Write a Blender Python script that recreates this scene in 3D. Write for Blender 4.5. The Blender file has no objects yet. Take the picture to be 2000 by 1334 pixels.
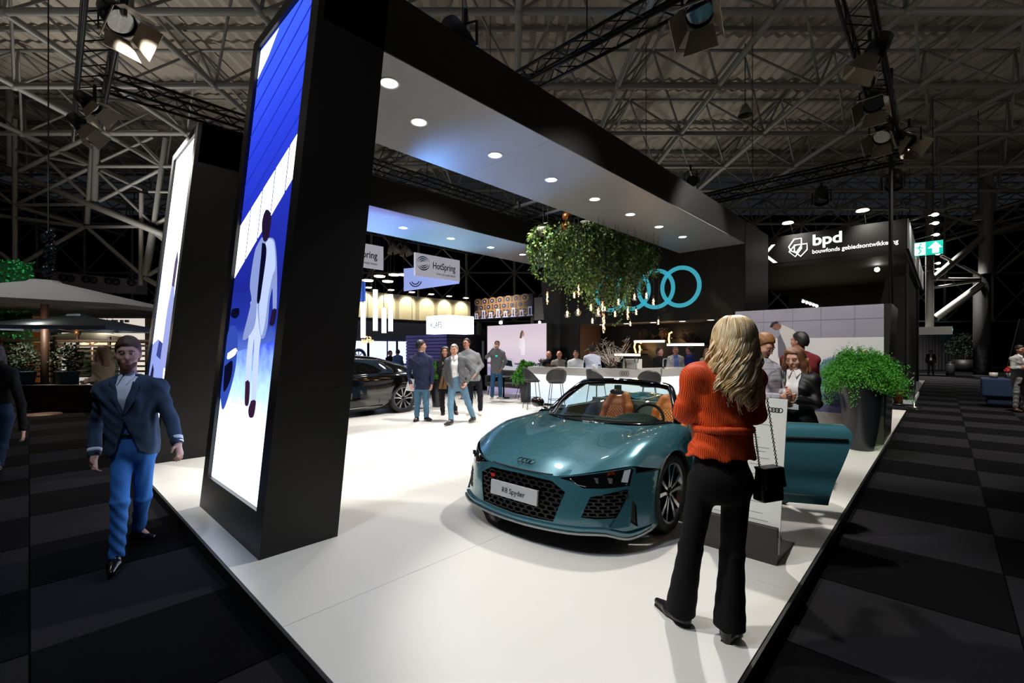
import bpy, bmesh, math, random, colorsys
import numpy as np
from mathutils import Vector, Matrix
from mathutils.geometry import delaunay_2d_cdt

random.seed(7); RNG = np.random.default_rng(7)
PI = math.pi
SC = bpy.context.scene
COL = SC.collection

# ------------------------------------------------------------------ camera, world, exposure
cam_data = bpy.data.cameras.new('camera')
cam = bpy.data.objects.new('camera', cam_data)
COL.objects.link(cam)
cam.location = (0, 0, 1.68)
cam.rotation_euler = (PI/2, 0, math.radians(43.4))
cam_data.lens = 16.056
cam_data.sensor_width = 36
cam_data.shift_y = 0.0075
cam_data.clip_end = 300
SC.camera = cam
SC.view_settings.view_transform = 'Standard'
SC.view_settings.look = 'None'
SC.view_settings.gamma = 1
SC.view_settings.use_curve_mapping = False
SC.view_settings.exposure = 0.25
try:
    SC.cycles.use_denoising = True
    SC.cycles.max_bounces = 7
    SC.cycles.transparent_max_bounces = 12
    SC.cycles.sample_clamp_indirect = 6
    SC.cycles.caustics_reflective = False
    SC.cycles.caustics_refractive = False
except Exception:
    pass
W = bpy.data.worlds.new('hall_air'); SC.world = W
W.use_nodes = True
W.node_tree.nodes['Background'].inputs[0].default_value = (0.75, 0.85, 1.0, 1)
W.node_tree.nodes['Background'].inputs[1].default_value = 0.012

def hexc(h):
    h = h.lstrip('#')
    c = [int(h[i:i+2], 16)/255 for i in (0, 2, 4)]
    return tuple(x/12.92 if x <= .04045 else ((x+.055)/1.055)**2.4 for x in c) + (1,)

def spot(name, loc, target, power, angle, size=.12, color=(1, .97, .92), blend=.5):
    l = bpy.data.lights.new(name, 'SPOT'); l.energy = power; l.spot_size = math.radians(angle)
    l.shadow_soft_size = size; l.color = color; l.spot_blend = blend
    o = bpy.data.objects.new(name, l); COL.objects.link(o); o.location = loc
    v = Vector(target) - Vector(loc)
    o.rotation_euler = v.to_track_quat('-Z', 'Y').to_euler()
    o['kind'] = 'helper'
    return o

# stage lamps of the stand and some added spots (most sit inside a lantern built further down)
STAGE = [  # lamp position, aim, watts, cone
    ((-3.7, 0.35, 6.0), (-1.0, 3.1, .1), 850, 38),
    ((-7.84, 0.85, 5.95), (-6.6, 3.6, .1), 900, 58),
    ((-10.13, 0.74, 5.60), (-6.6, 4.6, .1), 900, 60),
    ((-11.4, 7.9, 6.45), (-3.2, 3.4, .1), 3000, 46),
    ((-2.67, 6.9, 6.62), (-2.2, 3.2, .1), 950, 56),
    ((-6.0, 6.7, 6.62), (-6.4, 5.6, .1), 1600, 84),
    ((-7.2, 6.75, 6.55), (-6.2, 9.3, 3.5), 520, 46),  # added spot that brightens the hanging ivy
    ((-0.95, 10.16, 6.62), (-6.6, 9.6, .6), 1500, 54),
    ((-11.4, 10.4, 6.45), (-8.0, 9.6, .1), 1500, 74),
    ((-1.0, 6.3, 6.6), (-1.6, 9.6, 1.2), 900, 56),
    ((-1.0, 2.2, 6.55), (-1.35, 6.2, 1.3), 1100, 34),  # added front light for the people behind the car door
]
for i, (p, t, w, a) in enumerate(STAGE):
    spot('stage_lamp_light', p, t, w, a, .10)
# unseen fill spots below the roof, added to brighten deck and trusses
for p, e in [((-26, 2, 5.5), 620), ((-16, -3, 4.5), 160), ((-9, -14, 6.0), 420), ((9, 16, 6.0), 300), ((-12, 26, 6.5), 240), ((14, 36, 6), 260), ((-34, 22, 6), 240), ((3, 2, 7.5), 90)]:
    spot('hall_uplight', p, (p[0]*.8, p[1]*.8+2, 20), e*1.9, 165, .6, (1, .96, .90), 1.0)
# ------------------------------------------------------------------ materials
_M = {}
def mat(name, col, rough=.5, metal=0., emit=0., noise=.06, nscale=8., bump=0., bscale=60., coat=0., spec=.5, emit_col=None):
    if name in _M: return _M[name]
    m = bpy.data.materials.new(name); m.use_nodes = True
    nt = m.node_tree; b = nt.nodes['Principled BSDF']
    c = hexc(col) if isinstance(col, str) else tuple(col)+(1,)
    b.inputs['Base Color'].default_value = c
    b.inputs['Roughness'].default_value = rough; b.inputs['Metallic'].default_value = metal
    b.inputs['Coat Weight'].default_value = coat; b.inputs['Coat Roughness'].default_value = .03
    b.inputs['Specular IOR Level'].default_value = spec
    if emit:
        ec = hexc(emit_col) if emit_col else c
        b.inputs['Emission Color'].default_value = ec; b.inputs['Emission Strength'].default_value = emit
    if noise or bump:
        tc = nt.nodes.new('ShaderNodeTexCoord')
        n = nt.nodes.new('ShaderNodeTexNoise'); n.inputs['Scale'].default_value = nscale; n.inputs['Detail'].default_value = 4
        nt.links.new(tc.outputs['Object'], n.inputs['Vector'])
        if noise:
            mx = nt.nodes.new('ShaderNodeMix'); mx.data_type = 'RGBA'
            mx.inputs[6].default_value = tuple(max(0, x*(1-noise)) for x in c[:3])+(1,)
            mx.inputs[7].default_value = tuple(min(1, x*(1+noise)) for x in c[:3])+(1,)
            nt.links.new(n.outputs['Fac'], mx.inputs[0]); nt.links.new(mx.outputs[2], b.inputs['Base Color'])
        if bump:
            n2 = nt.nodes.new('ShaderNodeTexNoise'); n2.inputs['Scale'].default_value = bscale; n2.inputs['Detail'].default_value = 3
            nt.links.new(tc.outputs['Object'], n2.inputs['Vector'])
            bp = nt.nodes.new('ShaderNodeBump'); bp.inputs['Strength'].default_value = bump; bp.inputs['Distance'].default_value = .01
            nt.links.new(n2.outputs['Fac'], bp.inputs['Height']); nt.links.new(bp.outputs['Normal'], b.inputs['Normal'])
    _M[name] = m
    return m

def wave_bump(m, scale, strength, direction='X', dist=.01, distortion=0.):
    nt = m.node_tree; b = nt.nodes['Principled BSDF']
    tc = nt.nodes.new('ShaderNodeTexCoord'); w = nt.nodes.new('ShaderNodeTexWave')
    w.bands_direction = direction; w.inputs['Scale'].default_value = scale; w.inputs['Distortion'].default_value = distortion
    nt.links.new(tc.outputs['Object'], w.inputs['Vector'])
    bp = nt.nodes.new('ShaderNodeBump'); bp.inputs['Strength'].default_value = strength; bp.inputs['Distance'].default_value = dist
    nt.links.new(w.outputs['Fac'], bp.inputs['Height']); nt.links.new(bp.outputs['Normal'], b.inputs['Normal'])
    return m

def glass(name, col=(.8, .95, .92), alpha=.12, rough=.02):
    if name in _M: return _M[name]
    m = bpy.data.materials.new(name); m.use_nodes = True; nt = m.node_tree
    out = nt.nodes['Material Output']; nt.nodes.remove(nt.nodes['Principled BSDF'])
    t = nt.nodes.new('ShaderNodeBsdfTransparent'); t.inputs[0].default_value = tuple(col)+(1,)
    g = nt.nodes.new('ShaderNodeBsdfGlossy'); g.inputs['Roughness'].default_value = rough
    fr = nt.nodes.new('ShaderNodeFresnel'); fr.inputs[0].default_value = 1.45
    ad = nt.nodes.new('ShaderNodeMath'); ad.operation = 'ADD'; ad.inputs[1].default_value = alpha*.3
    mx = nt.nodes.new('ShaderNodeMixShader')
    nt.links.new(fr.outputs[0], ad.inputs[0]); nt.links.new(ad.outputs[0], mx.inputs[0])
    nt.links.new(t.outputs[0], mx.inputs[1]); nt.links.new(g.outputs[0], mx.inputs[2])
    nt.links.new(mx.outputs[0], out.inputs['Surface'])
    _M[name] = m
    return m

# ------------------------------------------------------------------ mesh building
class MB:
    def __init__(s): s.v = []; s.f = []; s.mi = []; s.cur = 0
    def add(s, vs, fs):
        o = len(s.v); s.v.extend([tuple(map(float, p)) for p in vs]); s.f.extend([tuple(i+o for i in f) for f in fs]); s.mi.extend([s.cur]*len(fs)); return s
    def box(s, x0, y0, z0, x1, y1, z1):
        v = [(x, y, z) for z in (z0, z1) for y in (y0, y1) for x in (x0, x1)]
        return s.add(v, [(0, 2, 3, 1), (4, 5, 7, 6), (0, 1, 5, 4), (1, 3, 7, 5), (3, 2, 6, 7), (2, 0, 4, 6)])
    def hexa(s, bottom, top):
        return s.add(list(bottom)+list(top), [(3, 2, 1, 0), (4, 5, 6, 7), (0, 1, 5, 4), (1, 2, 6, 5), (2, 3, 7, 6), (3, 0, 4, 7)])
    def tube(s, pts, r, n=8, cap=True, closed=False):
        pts = [Vector(p) for p in pts]; N = len(pts)
        rs = r if isinstance(r, (list, tuple)) else [r]*N
        vs = []; up = None
        for i, p in enumerate(pts):
            if closed: t = (pts[(i+1) % N]-pts[i-1])
            else: t = (pts[min(i+1, N-1)]-pts[max(i-1, 0)])
            t = t.normalized() if t.length > 1e-9 else Vector((0, 0, 1))
            if up is None: up = Vector((0, 0, 1)) if abs(t.z) < .9 else Vector((1, 0, 0))
            a = t.cross(up)
            if a.length < 1e-6: a = t.cross(Vector((1, .3, 0)))
            a.normalize(); b = t.cross(a).normalized(); up = -b if b.dot(up) < 0 else b
            up = up - t*up.dot(t)
            b2 = up.normalized(); a = t.cross(b2).normalized()
            for k in range(n):
                th = 2*PI*k/n; vs.append(p + (a*math.cos(th)+b2*math.sin(th))*rs[i])
        fs = []
        for i in range(N if closed else N-1):
            j = (i+1) % N
            for k in range(n):
                l = (k+1) % n; fs.append((i*n+k, i*n+l, j*n+l, j*n+k))
        if cap and not closed: fs.append(tuple(range(n-1, -1, -1))); fs.append(tuple((N-1)*n+k for k in range(n)))
        return s.add(vs, fs)
    def lathe(s, prof, n=24, c=(0, 0, 0), axis='z', cap=False):
        vs = []
        for r, h in prof:
            for k in range(n):
                th = 2*PI*k/n; x, y = r*math.cos(th), r*math.sin(th)
                vs.append((c[0]+x, c[1]+y, c[2]+h) if axis == 'z' else (c[0]+h, c[1]+x, c[2]+y) if axis == 'x' else (c[0]+x, c[1]+h, c[2]+y))
        fs = []
        for i in range(len(prof)-1):
            for k in range(n):
                l = (k+1) % n; fs.append((i*n+k, i*n+l, (i+1)*n+l, (i+1)*n+k))
        if cap and prof[0][0] > 1e-6: fs.append(tuple(range(n-1, -1, -1)))
        if cap and prof[-1][0] > 1e-6: fs.append(tuple((len(prof)-1)*n+k for k in range(n)))
        return s.add(vs, fs)
    def prism(s, poly, a, b, f):
        """poly 2d points; f(u,v,w)->3d ; extruded w from a to b"""
        n = len(poly)
        vs = [f(u, v, a) for u, v in poly]+[f(u, v, b) for u, v in poly]
        fs = [tuple(range(n-1, -1, -1)), tuple(range(n, 2*n))]+[(i, (i+1) % n, n+(i+1) % n, n+i) for i in range(n)]
        return s.add(vs, fs)
    def grid(s, P, flip=False):
        P = np.asarray(P); R, C = P.shape[:2]
        fs = []
        for i in range(R-1):
            for j in range(C-1):
                q = (i*C+j, i*C+j+1, (i+1)*C+j+1, (i+1)*C+j); fs.append(q[::-1] if flip else q)
        return s.add(P.reshape(-1, 3), fs)
    def ball(s, c, r, nu=12, nv=8):
        rx, ry, rz = r if isinstance(r, (tuple, list)) else (r, r, r)
        vs = []; 
        for i in range(nv+1):
            ph = PI*i/nv
            for k in range(nu):
                th = 2*PI*k/nu; vs.append((c[0]+rx*math.sin(ph)*math.cos(th), c[1]+ry*math.sin(ph)*math.sin(th), c[2]+rz*math.cos(ph)))
        fs = [(i*nu+k, (i+1)*nu+k, (i+1)*nu+(k+1) % nu, i*nu+(k+1) % nu) for i in range(nv) for k in range(nu)]
        return s.add(vs, fs)
    def mesh(s, name, mats, smooth=False, weld=0):
        me = bpy.data.meshes.new(name); me.from_pydata(s.v, [], s.f)
        for m in (mats if isinstance(mats, (list, tuple)) else [mats]): me.materials.append(m)
        if any(s.mi): me.polygons.foreach_set('material_index', s.mi)
        if weld:
            bm = bmesh.new(); bm.from_mesh(me); bmesh.ops.remove_doubles(bm, verts=bm.verts, dist=weld); bm.to_mesh(me); bm.free()
        if smooth: me.polygons.foreach_set('use_smooth', [True]*len(me.polygons))
        me.update()
        return me
    def build(s, name, mats, parent=None, smooth=False, world=False, weld=0, auto=None, normals=False):
        me = s.mesh(name, mats, smooth, weld)
        if normals or smooth:
            bm = bmesh.new(); bm.from_mesh(me); bmesh.ops.recalc_face_normals(bm, faces=bm.faces); bm.to_mesh(me); bm.free()
        if auto is not None:
            try: me.set_sharp_from_angle(angle=math.radians(auto))
            except Exception: pass
        return link(name, me, parent, world)

def link(name, data, parent=None, world=False):
    o = bpy.data.objects.new(name, data); COL.objects.link(o)
    if parent is not None:
        o.parent = parent
        if world:
            m = parent.matrix_basis.copy(); q = parent.parent
            while q is not None: m = q.matrix_basis @ m; q = q.parent
            o.matrix_parent_inverse = m.inverted()
    return o

def tag(o, label=None, cat=None, group=None, kind=None):
    if label: o['label'] = label
    if cat: o['category'] = cat
    if group: o['group'] = group
    if kind: o['kind'] = kind
    return o
def thing(name, label, cat, loc=(0, 0, 0), rz=0, group=None):
    o = bpy.data.objects.new(name, None); COL.objects.link(o); o.location = loc; o.rotation_euler = (0, 0, rz)
    o.empty_display_size = .1
    return tag(o, label, cat, group)
def structure(o): o['kind'] = 'structure'; return o
def kids(o): return [c for c in bpy.data.objects if c.parent == o]
def copy_tree(o, parent=None, label=None, loc=None, rz=None):
    chmap = {}
    for c in bpy.data.objects:
        if c.parent: chmap.setdefault(c.parent.name, []).append(c)
    def rec(x, p):
        c = x.copy(); COL.objects.link(c)
        if p is not None: c.parent = p; c.matrix_parent_inverse = x.matrix_parent_inverse.copy()
        for ch in chmap.get(x.name, []): rec(ch, c)
        return c
    r = rec(o, parent)
    if label: r['label'] = label
    if loc is not None: r.location = loc
    if rz is not None: r.rotation_euler = (0, 0, rz)
    return r

def text(name, body, size, m, parent=None, loc=(0, 0, 0), rot=(PI/2, 0, 0), extrude=.002, align='LEFT', world=False, sx=1., bold=0., fit=None):
    c = bpy.data.curves.new(name, 'FONT'); c.body = body; c.size = size; c.extrude = extrude; c.align_x = align; c.offset = bold
    c.materials.append(m)
    t = bpy.data.objects.new(name, c); COL.objects.link(t); me = bpy.data.meshes.new_from_object(t); me.name = name
    bpy.data.objects.remove(t); me.materials.clear(); me.materials.append(m)
    if fit: xs_ = [v.co.x for v in me.vertices]; sx = fit/max(1e-6, max(xs_)-min(xs_))
    o = link(name, me, parent, world); o.location = loc; o.rotation_euler = rot; o.scale = (sx, 1, 1)
    return o
def ring_pts(c, r, n, f): return [f(c[0]+r*math.cos(2*PI*k/n), c[1]+r*math.sin(2*PI*k/n)) for k in range(n)]
def flat_rings(name, m, parent, f, cs, R, w, t=.01, n=40, world=False):
    """row of flat interlocked rings: f(u,v,w)->3d"""
    out = []
    for cx, cy in cs:
        mb = MB(); 
        vs = []
        for k in range(n):
            a = 2*PI*k/n; ca, sa = math.cos(a), math.sin(a)
            for rr in (R-w/2, R+w/2):
                for tt in (0, t): vs.append(f(cx+rr*ca, cy+rr*sa, tt))
        fs = []
        for k in range(n):
            a, b = 4*k, 4*((k+1) % n)
            fs += [(a+1, a+3, b+3, b+1), (a+3, a+2, b+2, b+3), (a, a+1, b+1, b), (a+2, a, b, b+2)]
        mb.add(vs, fs); out.append(mb.build(name, m, parent, world=world, normals=True))
    return out

def cr(P, n, axis=0):
    """Catmull-Rom resample of array along axis to n samples"""
    P = np.moveaxis(np.asarray(P, float), axis, 0); N = P.shape[0]
    e = np.concatenate([2*P[:1]-P[1:2], P, 2*P[-1:]-P[-2:-1]])
    t = np.linspace(0, N-1, n); i = np.minimum(t.astype(int), N-2); u = (t-i).reshape((-1,)+(1,)*(P.ndim-1))
    a, b, c, d = e[i], e[i+1], e[i+2], e[i+3]
    out = .5*((2*b)+(-a+c)*u+(2*a-5*b+4*c-d)*u*u+(-a+3*b-3*c+d)*u**3)
    return np.moveaxis(out, 0, axis)
def patch(rows, nu, nv): return cr(cr(np.array(rows, float), nu, 0), nv, 1)
def mirx(P):
    Q = np.array(P, float).copy(); Q[..., 0] *= -1; return Q

# unit meshes shared by alike pieces
def unit_cyl(name, m, n=8):
    return MB().tube([(0, 0, 0), (0, 0, 1)], 1, n).mesh(name, m, True)
def strut(name, me, a, b, r, parent=None):
    a = Vector(a); b = Vector(b); o = bpy.data.objects.new(name, me); COL.objects.link(o)
    v = b-a; o.parent = parent
    o.matrix_basis = Matrix.Translation(a) @ v.to_track_quat('Z', 'Y').to_matrix().to_4x4() @ Matrix.Diagonal((r, r, v.length, 1))
    return o
# ------------------------------------------------------------------ implicit surfaces for figures
class Field:
    def __init__(s, lo, hi, h):
        s.h = h; s.lo = np.array(lo, float); n = np.maximum(4, np.ceil((np.array(hi)-s.lo)/h).astype(int)+1)
        s.ax = [(s.lo[i]+h*np.arange(n[i])).astype(np.float32) for i in range(3)]
        s.D = np.full(tuple(n), .5, np.float32)
    def crop(s, lo, hi):
        sl = []
        for i in range(3):
            a = int(max(0, math.floor((lo[i]-s.lo[i])/s.h))); b = int(min(s.D.shape[i], math.ceil((hi[i]-s.lo[i])/s.h)+1))
            if b <= a: return None
            sl.append(slice(a, b))
        return tuple(sl), (s.ax[0][sl[0]][:, None, None], s.ax[1][sl[1]][None, :, None], s.ax[2][sl[2]][None, None, :])
    def put(s, fn, lo, hi, k=.02, sub=False):
        m = k+3*s.h
        c = s.crop([x-m for x in lo], [x+m for x in hi])
        if c is None: return
        sl, p = c; d = fn(*p); A = s.D[sl]
        if sub: d = -d; s.D[sl] = -smin(-A, -d, k)
        else: s.D[sl] = smin(A, d, k)
    def cap(s, a, b, ra, rb, k=.02, sub=False):
        a = np.array(a, float); b = np.array(b, float); ba = b-a; L2 = max(1e-9, float(ba@ba))
        def fn(x, y, z):
            t = np.clip(((x-a[0])*ba[0]+(y-a[1])*ba[1]+(z-a[2])*ba[2])/L2, 0, 1)
            return np.sqrt((x-a[0]-t*ba[0])**2+(y-a[1]-t*ba[1])**2+(z-a[2]-t*ba[2])**2)-(ra+(rb-ra)*t)
        R = max(ra, rb); s.put(fn, np.minimum(a, b)-R, np.maximum(a, b)+R, k, sub)
    def ec(s, a, b, wa, wb, da, db, lat, k=.03, n=2.0, endr=None):
        a = np.array(a, float); b = np.array(b, float); ba = b-a; L = max(1e-6, float(np.sqrt(ba@ba))); t0 = ba/L
        lat = np.array(lat, float); lat = lat-t0*(lat@t0); lat /= max(1e-9, np.sqrt(lat@lat)); dep = np.cross(t0, lat)
        def fn(x, y, z):
            qx, qy, qz = x-a[0], y-a[1], z-a[2]
            al = qx*t0[0]+qy*t0[1]+qz*t0[2]; t = np.clip(al/L, 0, 1); ov = al-t*L
            u = qx*lat[0]+qy*lat[1]+qz*lat[2]; v = qx*dep[0]+qy*dep[1]+qz*dep[2]
            w = wa+(wb-wa)*t; d = da+(db-da)*t; m = np.minimum(w, d); e = m if endr is None else endr
            return ((np.abs(u/w)**n+np.abs(v/d)**n+np.abs(ov/e)**n)**(1/n)-1)*m
        R = max(wa, wb, da, db); s.put(fn, np.minimum(a, b)-R, np.maximum(a, b)+R, k)
    def ell(s, c, r, fr=None, k=.02, sub=False):
        c = np.array(c, float); r = np.array(r, float); fr = np.eye(3) if fr is None else np.array(fr, float)
        def fn(x, y, z):
            q = [((x-c[0])*e[0]+(y-c[1])*e[1]+(z-c[2])*e[2]) for e in fr]
            k0 = np.sqrt(sum((q[i]/r[i])**2 for i in range(3))); k1 = np.sqrt(sum((q[i]/r[i]**2)**2 for i in range(3)))+1e-6
            return k0*(k0-1)/k1
        R = r.max(); s.put(fn, c-R, c+R, k, sub)
    def cut(s, fn):
        """remove where fn(x,y,z) > 0"""
        s.D = np.maximum(s.D, fn(s.ax[0][:, None, None], s.ax[1][None, :, None], s.ax[2][None, None, :]).astype(np.float32))
    def warp(s, fn): s.D = s.D+fn(s.ax[0][:, None, None], s.ax[1][None, :, None], s.ax[2][None, None, :]).astype(np.float32)
    def mesh(s):
        D = s.D; D[0] = D[-1] = .5; D[:, 0] = D[:, -1] = .5; D[:, :, 0] = D[:, :, -1] = .5
        sg = D < 0; n = np.array(D.shape)-1
        c = np.zeros(tuple(n), np.uint8)
        for i in (0, 1):
            for j in (0, 1):
                for k in (0, 1): c += sg[i:n[0]+i, j:n[1]+j, k:n[2]+k]
        act = (c > 0) & (c < 8); co = np.argwhere(act); idx = np.full(tuple(n), -1, np.int64); idx[act] = np.arange(len(co))
        acc = np.zeros((len(co), 3)); cnt = np.zeros(len(co))
        C = [(i, j, k) for i in (0, 1) for j in (0, 1) for k in (0, 1)]
        val = {q: D[co[:, 0]+q[0], co[:, 1]+q[1], co[:, 2]+q[2]] for q in C}
        for a in C:
            for ax in range(3):
                if a[ax]: continue
                b = list(a); b[ax] = 1; b = tuple(b); da, db = val[a], val[b]; m = (da < 0) != (db < 0)
                t = da[m]/(da[m]-db[m]); p = np.tile(np.array(a, float), (len(t), 1)); p[:, ax] += t; acc[m] += p; cnt[m] += 1
        V = s.lo+s.h*(co+acc/np.maximum(cnt, 1)[:, None])
        Fs = []
        for ax in range(3):
            o = [i for i in range(3) if i != ax]
            s0 = [slice(None)]*3; s1 = [slice(None)]*3; s0[ax] = slice(0, -1); s1[ax] = slice(1, None)
            e = np.argwhere(sg[tuple(s0)] != sg[tuple(s1)])
            e = e[(e[:, o[0]] > 0) & (e[:, o[1]] > 0) & (e[:, o[0]] < n[o[0]]) & (e[:, o[1]] < n[o[1]])]
            def I(du, dv):
                q = e.copy(); q[:, o[0]] -= du; q[:, o[1]] -= dv; return idx[q[:, 0], q[:, 1], q[:, 2]]
            q = np.stack([I(1, 1), I(0, 1), I(0, 0), I(1, 0)], 1)
            fl = sg[e[:, 0], e[:, 1], e[:, 2]]
            if ax == 1: fl = ~fl
            q[~fl] = q[~fl][:, ::-1]; Fs.append(q)
        Fq = np.concatenate(Fs) if Fs else np.zeros((0, 4), int)
        return V, Fq[(Fq >= 0).all(1)]
def smin(a, b, k):
    if k <= 0: return np.minimum(a, b)
    h = np.clip(.5+.5*(b-a)/k, 0, 1); return b+(a-b)*h-k*h*(1-h)
def field_obj(name, f, m, parent, smooth_it=1):
    V, Q = f.mesh()
    if len(V) == 0: return None
    me = bpy.data.meshes.new(name); me.vertices.add(len(V)); me.loops.add(len(Q)*4); me.polygons.add(len(Q))
    # one light relaxation pass evens out the cell pattern
    for _ in range(smooth_it):
        S = np.zeros_like(V); c = np.zeros(len(V))
        for i in range(4):
            a, b = Q[:, i], Q[:, (i+1) % 4]
            np.add.at(S, a, V[b]); np.add.at(c, a, 1); np.add.at(S, b, V[a]); np.add.at(c, b, 1)
        V = V*.5+.5*S/np.maximum(c, 1)[:, None]
    me.vertices.foreach_set('co', V.astype(np.float32).ravel()); me.loops.foreach_set('vertex_index', Q.astype(np.int32).ravel())
    me.polygons.foreach_set('loop_start', np.arange(0, len(Q)*4, 4, dtype=np.int32))
    me.polygons.foreach_set('use_smooth', np.ones(len(Q), bool)); me.update(calc_edges=True); me.validate()
    me.materials.append(m)
    return link(name, me, parent)

def v3(*a): return np.array(a, float)
def unit(v): v = np.array(v, float); return v/max(1e-9, np.sqrt(v@v))

def stand_pose(hz, fwd, arms='counter', seated=False, sc=1.0, wid=1.0):
    f = unit((fwd[0], fwd[1], 0)); l = v3(f[1], -f[0], 0); u = v3(0, 0, 1)   # l: figure's own right
    def J(lat, fw, dz): return l*lat*sc*wid+f*fw*sc+u*(hz+dz*sc)
    P = dict(head=J(0, .02, 0), neck=J(0, 0, -.15), shL=J(-.175, 0, -.24), shR=J(.175, 0, -.24), waist=J(0, 0, -.52), hipL=J(-.09, 0, -.74), hipR=J(.09, 0, -.74))
    if arms == 'counter': A = ((-.25, .08, -.50), (.25, .08, -.50), (-.13, .30, -.53), (.13, .30, -.53))
    elif arms == 'down': A = ((-.24, -.02, -.53), (.24, -.02, -.53), (-.25, .05, -.77), (.25, .05, -.77))
    elif arms == 'front': A = ((-.22, .05, -.50), (.22, .05, -.50), (-.05, .24, -.46), (.07, .24, -.50))
    elif arms == 'cross': A = ((-.24, .06, -.48), (.24, .06, -.48), (.10, .22, -.45), (-.10, .24, -.47))
    for k, a in zip(('elL', 'elR', 'wrL', 'wrR'), A): P[k] = J(*a)
    if seated:
        zf = max(.25, hz-1.2)
        P.update(knL=J(-.12, .42, -.72), knR=J(.12, .42, -.72))
        P['anL'] = l*-.12+f*.36+u*(zf+.08); P['anR'] = l*.12+f*.36+u*(zf+.08); P['toeL'] = l*-.13+f*.53+u*zf; P['toeR'] = l*.13+f*.53+u*zf
    else:
        P['knL'] = l*-.1*sc+f*.02+u*(hz-.74*sc+.08)*.55; P['knR'] = l*.1*sc+f*.02+u*(hz-.74*sc+.08)*.55
        P['anL'] = l*-.11+u*.08; P['anR'] = l*.11+u*.08; P['toeL'] = l*-.13+f*.17+u*.01; P['toeR'] = l*.13+f*.17+u*.01
    return P

def blazer_trim(root, tm, pel, wst, chest, shm, J, F, SL, e, ww, cw, cd, bulk, bz, spread, T):
    nz = J['neck'][2]
    def surf(u, z, o):
        t = np.clip((z-wst[2])/(chest[2]-wst[2]), -.3, 1.9); c = wst+(chest-wst)*min(t, 1) if t <= 1 else chest+(shm-chest)*min(1, (t-1)/max(.01, (shm[2]-chest[2])/(chest[2]-wst[2])))
        w = ww+(cw-ww)*min(1, max(0, t))+e; d = .098*bulk+(cd-.098*bulk)*min(1, max(0, t))+e
        if t > 1: d = cd+e-(cd-.085)*min(1, (t-1)/max(.01, (shm[2]-chest[2])/(chest[2]-wst[2])))
        v = d*(max(0.05, 1-abs(u/w)**2.3))**(1/2.3); p = c+SL*u+F*(v+o); return v3(p[0], p[1], z)
    for s in (-1, 1):
        rows = []
        for k in range(9):
            t = k/8; z = bz+.015+(nz-.035-bz)*t; vw = -.002+(spread+.002)*t if not T.get('open') else max(T['open'], spread*t)
            lw = (.012+.10*t if t < .55 else .067-.02*(t-.55)/.45) if t != .625 else .05
            rows.append([surf(s*(vw+.001), z, .022), surf(s*(vw+lw*.5), z, .026), surf(s*(vw+lw), z-.006, .020)])
        o = MB().grid(np.array(rows)).build('lapel', tm, root, True); md = o.modifiers.new('thickness', 'SOLIDIFY'); md.thickness = .006
    b = MB(); p = surf(.006, bz, .02); b.ball(tuple(p), .009, 8, 6); b.build('button', mat('button_dark', '#101014', .4), root, True)
    q = [surf(-.075 if True else 0, chest[2]-.01, .02), surf(-.125, chest[2]-.005, .018)]
    MB().tube(q, .004, 5).build('breast_pocket', tm, root, True)
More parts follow.
